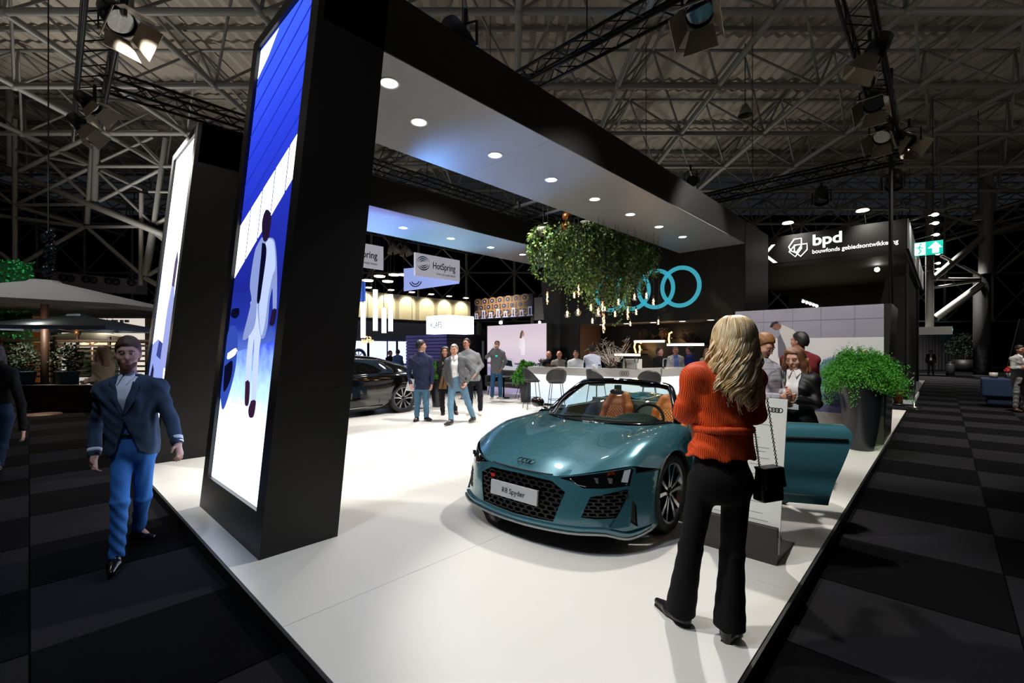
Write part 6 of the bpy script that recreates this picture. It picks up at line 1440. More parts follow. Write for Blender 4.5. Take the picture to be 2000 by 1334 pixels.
# ------------------------------------------------------------------ black booth with white lettering on the right
bp_ = thing('lettered_booth', 'big black booth with white lettering fascia behind the photo panel', 'booth', (-2.8, 20, 0)); fasc = mat('booth_black', '#1c1c1e', .6, noise=.08); pitch = mat('booth_pitch', '#08080a', .7)
MB().hexa([(-6.5, 19, 4.82), (-.84, 19, 4.85), (-.84, 19.3, 4.85), (-6.5, 19.3, 4.82)], [(-6.5, 19, 5.86), (-.84, 19, 5.80), (-.84, 19.3, 5.80), (-6.5, 19.3, 5.86)]).build('fascia', fasc, bp_, world=True)
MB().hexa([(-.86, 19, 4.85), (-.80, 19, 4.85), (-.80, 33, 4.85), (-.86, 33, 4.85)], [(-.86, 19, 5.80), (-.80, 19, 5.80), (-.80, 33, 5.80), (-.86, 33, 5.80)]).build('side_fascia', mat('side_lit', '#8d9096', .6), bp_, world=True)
MB().box(-6.5, 30, .1, -.9, 30.3, 5.0).build('back_wall', pitch, bp_, world=True); MB().box(-6.5, 19.0, 4.7, -.86, 30, 4.85).build('roof_panel', pitch, bp_, world=True)
MB().prism([(-.86, .1), (-.80, .1), (-.80, 4.4), (-.86, 4.4)], 19.0, 19.01, lambda u, v, w: (u, w, v)).build('wall_edge', fasc, bp_, world=True)
MB().hexa([(-2.1, 19.05, .1), (-.8, 19.05, .1), (-.8, 24, .1), (-2.1, 24, .1)], [(-1.35, 19.05, 4.0), (-.8, 19.05, 4.0), (-.8, 24, 4.0), (-1.35, 24, 4.0)]).build('slanted_wall', mat('booth_slant', '#101012', .5), bp_, world=True)
MB().box(-7, 18.5, 0, -.70, 31, .1).build('platform', mat('plat_dark', '#2a2a2c', .6), bp_, world=True); MB().box(-1.6, 18.47, .0, -.66, 18.52, .12).build('edge_strip', mat('edge_white', '#c9ccca', .4, emit=.15), bp_, world=True); MB().box(-.70, 18.5, .0, -.66, 22.5, .12).build('edge_strip', mat('edge_white', '#c9ccca', .4, emit=.15), bp_, world=True)
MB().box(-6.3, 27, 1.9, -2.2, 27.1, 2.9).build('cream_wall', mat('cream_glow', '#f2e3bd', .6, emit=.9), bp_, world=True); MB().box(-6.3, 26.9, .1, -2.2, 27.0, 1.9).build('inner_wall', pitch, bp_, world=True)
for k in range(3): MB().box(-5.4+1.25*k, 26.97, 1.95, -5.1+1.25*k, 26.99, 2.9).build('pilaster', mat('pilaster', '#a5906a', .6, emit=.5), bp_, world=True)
wl = mat('letter_white', '#f4f4f2', .5, emit=1.0, noise=0)
text('lettering', 'bpd', .52, wl, bp_, (-3.38, 18.99, 5.34), (PI/2, 0, 0), .01, world=True, bold=.012, fit=.84)
text('lettering', 'bouwfonds gebiedsontwikkeling', .2, wl, bp_, (-3.38, 18.99, 5.05), (PI/2, 0, 0), .008, world=True, bold=.0015, fit=2.32)
text('lettering', 'K', 1.0, wl, bp_, (-5.12, 18.99, 4.88), (PI/2, 0, 0), .01, world=True)
F19 = lambda u, v: (-4.10+u*.6, 18.985, 5.0+v*.72)
for loop in ([(.0, .55), (.28, .9), (.66, .9), (.66, .55), (.38, .2), (.10, .35)], [(.30, .60), (.95, .60), (.95, .30), (.62, .0), (.30, .30)], [(.66, .62), (.66, .40), (.34, .02), (.02, .30), (.30, .58)]):
    MB().tube([F19(u, v) for u, v in loop], .022, 6, closed=True).build('logo_line', wl, bp_, world=True)
for k, x in enumerate((-4.0, -1.9)):
    t = thing('arm_lamp', ['arm lamp over the looped logo on the black fascia', 'arm lamp over the end of the white lettering'][k], 'lamp', (x, 19.1, 5.85), 0, 'arm lamps on the black fascia'); MB().tube([(0, 0, 0), (0, -.3, .3), (0, -.7, .32)], .02, 6).build('arm', mat('chrome', '#c8c8ca', .15, 1.), t, True); MB().lathe([(0, .05), (.16, .03), (.18, -.01), (0, -.012)], 14, (0, -.7, .28)).build('head', mat('lamp_head_glow', '#fff3d8', .5, emit=3, noise=0), t, True)
    spot('arm_lamp_light', (x, 18.35, 6.05), (x+.3, 19.1, 5.2), 60, 110, .06, (1, .95, .85), .9)
for k in range(7):
    y = 19.3+[0, 1.3, 3.4, 6.0, 8.0, 11.0, 13.2][k]; t = thing('arm_lamp', ordn[k]+' bright arm lamp along the black booth side, counted from the front corner', 'lamp', (-.8, y, 5.75), 0, 'arm lamps along the booth side'); MB().tube([(0, 0, 0), (.55, 0, .12)], .014, 5).build('arm', mat('chrome', '#c8c8ca', .15, 1.), t, True); MB().ball((.6, 0, .1), (.09, .09, .05), 10, 6).build('head', mat('spot_bright2', '#fff6da', .5, emit=16, noise=0), t, True)
for k in range(3): spot('arm_lamp_light', (-.25, 20+4*k, 5.85), (-.8, 20+4*k, 5.2), 40, 130, .06, (1, .97, .9), .9)
t = thing('track_lights', 'row of five small track spots inside the black booth', 'lamp', (-4, 24, 3.5)); MB().box(-4.3, 22.0, 3.75, -4.25, 26, 3.8).build('track', mat('cap_dark', '#1a1a1a', .4), t, world=True)
for k in range(5): MB().ball((-4.28, 22.3+.7*k, 3.68), .06, 8, 6).build('bulb', mat('spot_bright3', '#fff4e0', .5, emit=6, noise=0), t, True, world=True)
t = thing('spot_lamp', 'single bright spot under the black fascia', 'lamp', (-1.75, 21.0, 4.55)); MB().ball((0, 0, 0), .08, 8, 6).build('bulb', mat('spot_bright', '#fffaf0', .5, emit=30, noise=0), t, True); MB().box(-.02, -.02, 0, .02, .02, .15).build('holder', mat('cap_dark', '#1a1a1a', .4), t)
MB().tube([(0, 0, 0), (0, 0, 8)], .05, 8).build('truss_cable', mat('cable_dark', '#1a1a1c', .6), None, True)
tc_ = bpy.data.objects['truss_cable']; tc_.location = (-1.06, 16.3, 1.4); tag(tc_, 'thick black cable hanging before the white lettering', 'cable')
ex = thing('exit_sign', 'turquoise running man exit sign beside the black booth', 'sign', (-.44, 23, 5.2)); MB().box(-.86, 23.0, 5.19, -.02, 23.06, 5.69).build('panel', mat('exit_teal', '#10b8a6', .5, emit=.9, noise=0), ex, world=True)
ew_ = mat('exit_white', '#eaffff', .5, emit=1.2, noise=0)
MB().prism([(-.22, 5.66), (-.44, 5.43), (-.31, 5.43), (-.31, 5.24), (-.13, 5.24), (-.13, 5.43), (-.0-.04, 5.43)], 23.0, 22.99, lambda u, v, w: (u, w, v)).build('arrow', ew_, ex, world=True, normals=True)
MB().box(-.84, 22.985, 5.21, -.50, 22.998, 5.67).build('door_symbol', ew_, ex, world=True); m = MB(); m.tube([(-.65, 22.97, 5.56), (-.68, 22.97, 5.44), (-.62, 22.97, 5.36), (-.69, 22.97, 5.25)], .022, 5); m.tube([(-.77, 22.97, 5.48), (-.68, 22.97, 5.5), (-.57, 22.97, 5.45)], .018, 5); m.ball((-.63, 22.97, 5.61), .03, 8, 6); m.build('running_figure', mat('exit_teal', '#10b8a6', .5, emit=.9, noise=0), ex, world=True)
MB().tube([(-.3, 23.03, 5.69), (-.3, 23.03, 11)], .015, 5).build('rod', mat('cable_dark', '#1a1a1c', .6), ex, world=True)
# end of the aisle: drape, tree, bin, seat
dp_ = thing('grey_drape', 'grey pleated drape closing the end of the aisle', 'curtain', dr(37.5, 35, 0)); m = MB(); vs = []
for k in range(161): R_ = 33.4+6.0*k/160; vs += [dr(37.5+.10*math.sin(k*.9)+.05*math.sin(k*2.3), R_, 0.0), dr(37.5+.10*math.sin(k*.9)+.05*math.sin(k*2.3), R_, 3.0)]
m.add(vs, [(2*k, 2*k+1, 2*k+3, 2*k+2) for k in range(160)]); m.build('pleats', mat('drape_grey', '#39383b', .9, noise=.2), dp_, True, world=True); MB().box(33.2, 0, 3.0, 39.8, .2, 3.35).build('rail', mat('drape_rail', '#252529', .8), dp_, world=False).matrix_basis = dp_.matrix_basis.inverted() @ Matrix.Translation(Vector(dr(37.4, 0, 0))) @ Matrix.Rotation(math.radians(43.4), 4, 'Z')
t = thing('exit_sign', 'tiny glowing turquoise exit sign over the grey drape', 'sign', dr(36.9, 35.2, 3.15)); MB().box(-.3, -.03, 0, .3, .03, .2).build('panel', mat('exit_teal2', '#3be0e0', .5, emit=2.5, noise=0), t)
t = thing('exit_sign', 'tiny red lit sign on the drape right of the dark tree', 'sign', dr(36.9, 37.8, 1.75)); MB().box(-.2, -.03, 0, .2, .03, .16).build('panel', mat('red_glow', '#c02a30', .5, emit=1.0, noise=0), t)
def bush(lab, p, R_, H_, n, mats, name='potted_tree', z0=.6, pot=True, lsz=.14):
    t = thing(name, lab, 'plant', p); rng = np.random.default_rng(n); mb = MB()
    C = rng.normal(size=(n, 3)); C /= np.linalg.norm(C, axis=1)[:, None]; C *= (rng.uniform(.35, 1, n)**.5)[:, None]; C = C*np.array([R_, R_, H_/2])+np.array([0, 0, z0+H_/2]); C[:, :2] *= (1.15-.5*(C[:, 2:]-z0)/H_)
    leaf_cloud(mb, C, rng.normal(size=(n, 3))+np.array([0, 0, -.2]), lsz*rng.uniform(.6, 1.3, n), lsz*.3, len(mats), rng); o = mb.build('foliage', mats, t); o['kind'] = 'stuff'
    MB().tube([(0, 0, .1), (.03, 0, z0+H_*.5)], [.05, .02], 7).build('trunk', mat('bark', '#2c2118', .9), t, True)
    if pot: MB().lathe([(.0, 0), (R_*.5, 0), (R_*.62, z0*.9), (R_*.55, z0*.9), (0, z0*.8)], 16).build('pot', mat('pot_black', '#161616', .5), t, True)
    return t
dkg = [mat('leaf_dk1', '#1c2c1c', .7, noise=.3), mat('leaf_dk2', '#26382a', .7, noise=.3), mat('leaf_dk3', '#12200f', .7, noise=.3)]
bush('dark layered potted tree before the grey drape', dr(34.5, 34.2, 0), 1.3, 2.0, 700, dkg, z0=1.0)
t = thing('litter_bin', 'grey metal litter bin standing in the aisle before the dark tree', 'bin', dr(29.5, 28.3, 0)); MB().lathe([(.0, 0), (.22, 0), (.22, .8), (.2, .82), (.0, .82)], 18).build('body', mat('bin_grey', '#8e8e90', .35, .6), t, True); MB().lathe([(.235, .78), (.235, .86), (.15, .9)], 18).build('lid', mat('bin_lid', '#4c4c4e', .4, .6), t, True)
po = thing('ottoman', 'dark blue upholstered seat block at the right edge of the aisle', 'seat', (1.35, 19.45, 0)); navy_f = mat('seat_navy', '#15233c', .85, bump=.2)
b = MB(); b.box(-.45, -.3, .05, .5, .3, .80); o = b.build('block', navy_f, po); md = o.modifiers.new('round', 'BEVEL'); md.width = .06; md.segments = 3
b = MB(); b.box(-.55, -.35, .30, .6, .35, .84); o = b.build('back', mat('seat_navy2', '#1d3050', .85), po); md = o.modifiers.new('round', 'BEVEL'); md.width = .05; md.segments = 3
fw = thing('flower_pot', 'small white pot of red flowers on the blue seat', 'flowers', (1.42, 19.4, .84)); MB().lathe([(0, 0), (.10, 0), (.12, .2), (.1, .2), (0, .15)], 14).build('pot', mat('pot_white', '#d6d2cc', .5), fw, True); m = MB()
for i in range(24): a, q = rr.uniform(0, 6.28), rr.uniform(0, .24); m.ball((q*math.cos(a)+.05, q*math.sin(a), .25+rr.uniform(0, .12)-q*.3), .05, 6, 4)
m.build('blossoms', mat('petal_red', '#a51d20', .7), fw, True)
MB().lathe([(0, 0), (.09, 0), (.09, .16), (0, .16)], 12).build('candle_glass', mat('glass_cream', '#b8b0a6', .4), None, True); o = bpy.data.objects['candle_glass']; o.location = (1.05, 19.3, .84); tag(o, 'small cream tumbler candle left of the red flowers', 'candle')
for k, (x, y, lab) in enumerate([(-1.15, 16.6, 'chrome rope post beside the edge of the photo panel'), (-.62, 17.4, 'chrome rope post standing at the aisle beyond the photo panel')]):
    t = thing('rope_post', lab, 'post', (x, y, 0), 0, 'chrome rope posts'); MB().lathe([(0, 0), (.16, 0), (.16, .03), (.025, .05), (.025, .95), (.05, .98), (.0, 1.02)], 16).build('post', mat('chrome', '#c8c8ca', .15, 1.), t, True)
MB().tube([(-1.15, 16.6, .9), (-.9, 17.0, .5), (-.62, 17.4, .9)], .018, 6).build('rope', mat('rope_green', '#5d6b50', .8), None, True); tag(bpy.data.objects['rope'], 'slack pale cord hung between the chrome rope posts', 'rope')
t = thing('fire_extinguisher', 'red cylinder with chrome head standing before the black booth wall', 'extinguisher', (-1.0, 17.9, 0)); MB().lathe([(0, .05), (.11, .05), (.115, .1), (.115, .95), (.06, 1.05), (.0, 1.05)], 16).build('cylinder', mat('ext_red', '#5c1410', .35), t, True); MB().lathe([(.05, 1.05), (.13, 1.1), (.13, 1.2), (0, 1.22)], 12).build('head', mat('chrome', '#c8c8ca', .15, 1.), t, True); MB().lathe([(0, 0), (.17, 0), (.17, .05), (0, .06)], 16).build('foot', mat('cap_dark', '#1a1a1a', .4), t, True)
rb = thing('dark_booth', 'dark booth at the right edge with vertical white lit strips', 'booth', (4.0, 26, 0)); MB().box(3.1, 24, 0, 3.2, 36, 3.6).build('wall', pitch, rb, world=True); MB().box(3.2, 23.9, 0, 6, 24.0, 5.0).build('front_wall', mat('booth_black', '#1c1c1e', .6), rb, world=True); MB().hexa([(2.2, 34, 0), (3.1, 34, 0), (3.1, 34.2, 0), (2.2, 34.2, 0)], [(2.75, 34, 3.2), (3.1, 34, 3.2), (3.1, 34.2, 3.2), (2.75, 34.2, 3.2)]).build('sloped_wall', mat('booth_slant', '#101012', .5), rb, world=True)
MB().box(2.9, 33.9, 2.6, 3.3, 33.98, 6.0).build('grey_post', mat('post_grey', '#7b7b80', .6, emit=.10), rb, world=True); MB().tube([(3.05, 23.85, 4.1), (3.05, 23.85, 5.0)], .03, 6).build('light_strip', mat('strip_warm', '#fff2d0', .5, emit=3, noise=0), rb, world=True)
MB().box(2.6, 30, 4.3, 3.2, 30.1, 4.45).build('strip_lamp', mat('strip_cool', '#eef0ff', .5, emit=2.5, noise=0), rb, world=True)

# ------------------------------------------------------------------ terrace with parasols on the left
wood_dk = mat('wood_brown', '#2c1a12', .6, noise=.25, nscale=12); canvas = mat('canvas_grey', '#8f8a86', .8, noise=.06); canvas_u = mat('canvas_under', '#d6cfc2', .8)
def parasol(lab, p, R_, zt, ze, cm, pole_r=.05, n=8, rot=0.4, grp='square parasols of the terrace'):
    t = thing('parasol', lab, 'parasol', p, rot, grp); m = MB(); vs = []
    rim = [(R_*math.cos(2*PI*k/n)*(1.0), R_*math.sin(2*PI*k/n)) for k in range(n)]
    for fr, z in ((.10, zt), (.12, zt-.06), (1., ze), (1.0, ze-.10)):
        for (x, y) in rim: vs.append((x*fr, y*fr, z))
    vs.append((0, 0, zt+.03)); fs = [(i*n+k, i*n+(k+1) % n, (i+1)*n+(k+1) % n, (i+1)*n+k) for i in range(3) for k in range(n)]+[(4*n, (k+1) % n, k) for k in range(n)]
    m.add(vs, fs); o = m.build('canopy', cm, t); md = o.modifiers.new('thickness', 'SOLIDIFY'); md.thickness = .012
    MB().tube([(0, 0, 0), (0, 0, zt)], pole_r, 12).build('pole', wood_dk, t, True); MB().lathe([(pole_r*1.1, 0), (pole_r*1.9, .02), (pole_r*1.9, .14), (pole_r*1.1, .16)], 14, (0, 0, zt-.62)).build('hub', mat('hub_brass', '#6a4a30', .4, .5), t, True)
    for x, y in rim: MB().tube([(x*.03, y*.03, zt-.52), (x*.6, y*.6, zt-.06+(ze-zt)*.55)], .016, 5).build('rib', wood_dk, t)
    MB().lathe([(0, 0), (.3, 0), (.3, .05), (.06, .08)], 16).build('foot', mat('cap_dark', '#1a1a1a', .4), t, True)
    return t
parasol('large grey parasol with thick brown pole nearest the aisle', dr(13.0, -13.3, 0), 3.25, 3.62, 2.86, canvas, .09)
parasol('smaller blue grey parasol behind the walking man', (-18.9, 1.0, 0), 2.2, 2.72, 2.32, mat('canvas_blue', '#6f86a0', .8), .04, 4, .2)
parasol('far pale parasol at the left edge behind the big one', dr(19.0, -21.5, 0), 2.4, 3.0, 2.6, canvas, .045, 4, .6)
parasol('dim far parasol inside the terrace beyond the slat fence', (-23.0, 1.6, 0), 1.9, 2.4, 2.02, mat('canvas_olive', '#6d6a4c', .8), .04, 4, .5)
fc = thing('slat_fence', 'dark horizontal slat fence around the terrace', 'fence', (-17.0, .6, 0))
for k in range(8):
    z = .85+.15*k; MB().box(-1.9, -.015, z, 3.0, .015, z+.06).build('slat', wood_dk, fc)
for x in (-1.9, -.3, 1.3, 2.95): MB().box(x-.04, .016, 0, x+.04, .07, 2.05).build('post', wood_dk, fc)
fc.rotation_euler = (0, 0, math.radians(43.4)); fc.location = dr(13.45, -13.2, 0)
bc = thing('terrace_shop', 'bright terrace shop front with timber slats and white back wall behind the parasols', 'booth', (-26, 1, 0))
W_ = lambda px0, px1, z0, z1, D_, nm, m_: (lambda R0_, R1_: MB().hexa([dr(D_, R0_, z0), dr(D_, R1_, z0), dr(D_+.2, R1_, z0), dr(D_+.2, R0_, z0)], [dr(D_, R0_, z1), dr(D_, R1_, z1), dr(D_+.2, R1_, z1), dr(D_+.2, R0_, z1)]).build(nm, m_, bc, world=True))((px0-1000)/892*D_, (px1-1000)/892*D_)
W_(100, 285, 0, 3.2, 21, 'back_wall', mat('shop_white', '#e6e2dc', .7, emit=.55)); W_(48, 78, .2, 3.3, 20.4, 'timber_panel', mat('shop_timber', '#b07636', .6, emit=.45))  # timber panels and slats glow in place of warm light on them
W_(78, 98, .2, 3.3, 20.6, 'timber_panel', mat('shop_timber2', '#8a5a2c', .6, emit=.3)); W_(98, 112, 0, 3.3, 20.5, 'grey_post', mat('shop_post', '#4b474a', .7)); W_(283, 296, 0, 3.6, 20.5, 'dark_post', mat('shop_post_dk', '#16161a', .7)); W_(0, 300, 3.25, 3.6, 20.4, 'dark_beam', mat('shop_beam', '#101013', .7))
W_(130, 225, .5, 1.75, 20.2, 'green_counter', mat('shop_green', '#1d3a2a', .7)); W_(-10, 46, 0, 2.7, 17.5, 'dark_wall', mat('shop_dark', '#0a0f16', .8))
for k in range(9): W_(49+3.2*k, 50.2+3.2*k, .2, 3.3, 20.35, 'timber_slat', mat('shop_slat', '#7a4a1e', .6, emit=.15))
for k in range(6): W_(198+9*k, 200+9*k+(k % 3)*2, 2.86+.05*(k % 2), 3.02, 20.9, 'brush_stroke', mat('ink_black', '#121212', .6))
for k in range(6):
    t = thing('globe_lamp', ordn[k]+' warm globe lamp in the row inside the terrace shop', 'lamp', dr(19.6, (165+11*k-1000)/892*19.6, 1.93+.06*(k % 2)), 0, 'warm globe lamps of the terrace'); MB().ball((0, 0, 0), .12, 10, 8).build('globe', mat('globe_warm', '#ffcf85', .5, emit=3.2, noise=0, emit_col='#ffc778'), t, True); MB().tube([(0, 0, .1), (0, 0, 1.2)], .01, 4).build('cord', mat('cord_black', '#0c0c0c', .6), t)
l = bpy.data.lights.new('terrace_glow', 'POINT'); l.energy = 420; l.color = (1, .85, .65); l.shadow_soft_size = .3; o = link('terrace_glow', l); o.location = dr(17.0, -15.2, 2.2); o['kind'] = 'helper'
l = bpy.data.lights.new('parasol_glow', 'POINT'); l.energy = 170; l.color = (1, .82, .6); l.shadow_soft_size = .08; o = link('parasol_glow', l); o.location = dr(12.4, -12.9, 2.35); o['kind'] = 'helper'
grn = [mat('hedge_a', '#1f7a3c', .6, emit=.02), mat('hedge_b', '#14592a', .6), mat('hedge_c', '#2d9a50', .6)]
for k, (R_, z, w, h_) in enumerate([(-15.55, 3.95, 1.9, .75), (-15.6, 2.25, 2.0, 1.15)]):
    t = thing('hedge_block', ['upper green hedge block hanging at the left edge', 'lower green hedge block under the parasol at the left edge'][k], 'hedge', dr(13.8, R_, z), math.radians(43.4), 'green hedge blocks'); rng = np.random.default_rng(k); n = 1500
    mb = MB(); leaf_cloud(mb, rng.uniform(-.5, .5, (n, 3))*np.array([w, .4, h_]), rng.normal(size=(n, 3)), .09, .03, 3, rng); o = mb.build('foliage', grn, t); o['kind'] = 'stuff'; MB().box(-w/2+.04, -.14, -h_/2+.04, w/2-.04, .14, h_/2-.04).build('core', mat('hedge_core', '#0d2d16', .8), t)
    MB().tube([(0, 0, -h_/2), (0, 0, -z)] if k else [(0, 0, h_/2), (0, 0, 6)], .02, 5).build('support', mat('cable_dark', '#1a1a1c', .6), t)
pt = mat('pot_teal', '#39606c', .5)
for k, (x, y, lab) in enumerate([(dr(12.85, -13.72, 0)[0], dr(12.85, -13.72, 0)[1], 'teal tub with dark shrub behind the person at the left edge'), (dr(12.85, -12.5, 0)[0], dr(12.85, -12.5, 0)[1], 'teal tub with small dark shrub before the slat fence')]):
    t = bush(lab, (x, y, .62), .42, .75, 420, dkg, 'potted_shrub', .45, False, .11); MB().lathe([(0, 0), (.19, 0), (.26, .42), (.28, .44), (.24, .44), (0, .38)], 18).build('pot', pt, t, True)
    MB().lathe([(.0, -.62), (.15, -.62), (.15, -.02), (.0, 0)], 12).build('stand', wood_dk, t, True)
bn = thing('planter_bench', 'long low brown timber planter box along the terrace edge', 'planter', (-13.4, .55, 0)); 
for k in range(4): MB().box(-1.6, -.02, .06+.17*k, 1.75, .02, .21+.17*k).build('plank', wood_dk, bn)
MB().box(-1.6, .02, .05, 1.75, .5, .70).build('box', mat('planter_inner', '#160d09', .8), bn); bn.rotation_euler = (0, 0, math.radians(43.4)); bn.location = dr(12.2, -11.55, 0)
t = thing('round_mat', 'flat round wooden base disc on the carpet by the timber planter', 'base', dr(11.75, -12.05, 0)); MB().lathe([(0, .025), (.33, .025), (.36, .0)], 30).build('disc', mat('disc_wood', '#6b4632', .6), t, True)
# air duct box on the left wall
du = thing('air_duct', 'long grey air duct box with round outlets over the terrace', 'duct', dr(25, -23, 5.2)); MB().hexa([dr(25, -27.5, 4.95), dr(25, -20.6, 4.75), dr(25.8, -20.6, 4.75), dr(25.8, -27.5, 4.95)], [dr(25, -27.5, 6.15), dr(25, -20.6, 5.5), dr(25.8, -20.6, 5.5), dr(25.8, -27.5, 6.15)]).build('box', mat('duct_grey', '#77747a', .6, .2), du, world=True)
for k in range(10):
    R_ = -26.6+.62*k+(.22 if k % 2 else 0); z = 5.72-.045*k; MB().ball(dr(24.98, R_, z), (.22, .22, .2), 12, 6).build('outlet', mat('outlet_dark', '#131318', .6), du, True, world=True)

# ------------------------------------------------------------------ black car at the back of the stand
bk = thing('black_car', 'glossy black fastback car parked behind the near column', 'car', (-10.75, 2.55, .1)); bpnt = mat('paint_black', '#050506', .09, 0, coat=1.0, noise=0); dkgl = mat('car_glass_dark', '#06080a', .04, coat=1., noise=0)
L_ = 4.95
body = [[(0, .0, .55), (.4, .02, .55), (.75, .12, .55), (.86, .25, .52), (.88, .3, .40), (.86, .3, .25)],
        [(0, .25, .80), (.4, .27, .80), (.78, .35, .79), (.92, .45, .72), (.945, .5, .5), (.93, .5, .28)],
        [(0, 1.0, .95), (.4, 1.0, .95), (.80, 1.0, .93), (.93, 1.0, .84), (.955, 1.0, .76), (.955, 1.0, .72)],
        [(0, 1.35, 1.0), (.4, 1.35, 1.0), (.82, 1.4, .965), (.93, 1.42, .86), (.965, 1.42, .6), (.94, 1.42, .22)],
        [(0, 2.3, 1.0), (.4, 2.3, 1.0), (.84, 2.3, .965), (.93, 2.3, .88), (.955, 2.3, .6), (.93, 2.3, .20)],
        [(0, 3.2, 1.0), (.4, 3.2, 1.0), (.84, 3.2, .98), (.94, 3.2, .90), (.965, 3.25, .6), (.94, 3.33, .22)],
        [(0, 3.85, 1.02), (.4, 3.85, 1.02), (.82, 3.85, 1.0), (.95, 3.85, .92), (.975, 3.85, .80), (.975, 3.85, .73)],
        [(0, 4.6, 1.02), (.4, 4.6, 1.02), (.76, 4.55, 1.0), (.90, 4.5, .92), (.94, 4.45, .70), (.93, 4.4, .35)],
        [(0, L_, .86), (.4, L_-.01, .86), (.70, L_-.08, .86), (.82, L_-.15, .82), (.86, L_-.2, .62), (.84, L_-.2, .30)],
        [(0, L_, .5), (.4, L_, .5), (.70, L_-.06, .5), (.80, L_-.12, .5), (.84, L_-.18, .45), (.82, L_-.2, .30)]]
pb_ = patch(body, 64, 31); m = MB(); m.grid(pb_); m.grid(mirx(pb_), True); m.build('body', bpnt, bk, True, weld=3e-4)
roof_ = [[(0, 1.25, .98), (.4, 1.28, .98), (.66, 1.4, .98), (.80, 1.5, .97)], [(0, 1.85, 1.32), (.36, 1.88, 1.31), (.58, 1.95, 1.27), (.72, 1.9, 1.0)], [(0, 2.5, 1.43), (.36, 2.5, 1.42), (.58, 2.5, 1.37), (.77, 2.5, .98)], [(0, 3.3, 1.40), (.36, 3.3, 1.39), (.57, 3.3, 1.34), (.80, 3.3, .98)], [(0, 4.0, 1.23), (.36, 4.0, 1.22), (.54, 4.0, 1.17), (.82, 3.95, 1.0)], [(0, 4.62, 1.02), (.4, 4.6, 1.02), (.62, 4.5, 1.02), (.8, 4.4, 1.0)]]
pr_ = patch(roof_, 40, 21); m = MB(); m.grid(pr_); m.grid(mirx(pr_), True); m.build('cabin', bpnt, bk, True, weld=3e-4)
def side_glass(i0, i1, j0, j1, s):
    q = pr_[i0:i1, j0:j1].copy(); q[..., 0] += .008; q[..., 2] += .003
    if s < 0: q[..., 0] *= -1
    return MB().grid(q).build('side_window', dkgl, bk, True)
for s in (1, -1): side_glass(9, 15, 14, 20, s); side_glass(16, 25, 14, 20, s); side_glass(26, 32, 14, 20, s)
m = MB(); q = pr_[12:34, 14:15].copy(); q[..., 0] += .012; m.tube([tuple(p[0]) for p in q], .010, 6); m.build('window_trim', mat('chrome', '#c8c8ca', .15, 1.), bk, True)
m = MB(); q = pr_[15:16, 14:20].copy(); q[..., 0] += .012; m.tube([tuple(p) for p in q[0]], .010, 6); m.build('window_post', mat('chrome', '#c8c8ca', .15, 1.), bk, True)
for s in (1, -1):
    m = MB(); m.ball((s*.80, L_-.17, .86), (.11, .10, .07), 12, 8); m.build('tail_light', mat('tail_red', '#c5141c', .2, emit=.35), bk, True)
MB().tube([(.965, 1.2, .24), (.955, 2.3, .22), (.96, 3.3, .24)], .012, 6).build('sill_trim', mat('chrome', '#c8c8ca', .15, 1.), bk, True); MB().box(-.8, .4, .12, .8, 4.5, .5).build('underbody', mblack, bk)
for y in (2.02, 3.2): MB().box(.952, y, .3, .957, y+.006, .9).build('door_gap', mblack, bk)
def wheel_for(parent, x, y, s):
    src = [o for o in bpy.data.objects if o.name.startswith('wheel') and o.parent == car and o.name == 'wheel'][0]; w = copy_tree(src, parent); w.location = (x, y, .355); w.scale = (s*1.06, 1.06, 1.06); return w
for x, y, s in ((.96, 1.0, 1), (-.96, 1.0, -1), (.97, 3.87, 1), (-.97, 3.87, -1)): wheel_for(bk, x, y, s)

# made-up fill lamps under the roof that brighten the aisles and terrace
def fill_lamp(lab, p, power, ang=110, col=(1, .95, .88)):
    t = thing('hall_lamp', lab, 'lamp', p, 0, 'dim hall working lamps'); MB().lathe([(0, .3), (.12, .28), (.28, 0), (.26, 0)], 18).build('shade', mat('lamp_grey', '#6a6a68', .5), t, True); MB().tube([(0, 0, .3), (0, 0, max(.6, ZU-p[2]))], .02, 5).build('cord', mat('cord_black', '#0c0c0c', .6), t)
    spot('hall_lamp_light', (p[0], p[1], p[2]-.05), (p[0], p[1], 0), power, ang, .2, col, .9)
fill_lamp('dim working lamp over the far end of the right aisle', dr(31, 27, 9.5), 9000, 120)
fill_lamp('dim working lamp over the right aisle beside the booth lettering', (1.6, 15.5, 9.8), 3600, 84)
fill_lamp('dim working lamp over the booths right of the aisle', dr(24, 24.5, 8.5), 1500, 150)
fill_lamp('dim working lamp over the terrace parasols', (-16.5, -1.5, 9.0), 800, 120, (.9, .95, 1))
fill_lamp('dim bluish working lamp over the aisle where the suited man walks', (-2.6, -.6, 6.2), 330, 130, (.62, .76, 1.))
spot('green_wash', dr(12.2, -13.2, 4.6), dr(13.8, -15.5, 3.0), 120, 70, .1, (.2, 1, .45), .8)
spot('green_wash', (.6, 8.0, 4.8), (-.7, 9.1, 1.3), 130, 28, .1, (.15, 1, .2), .9)
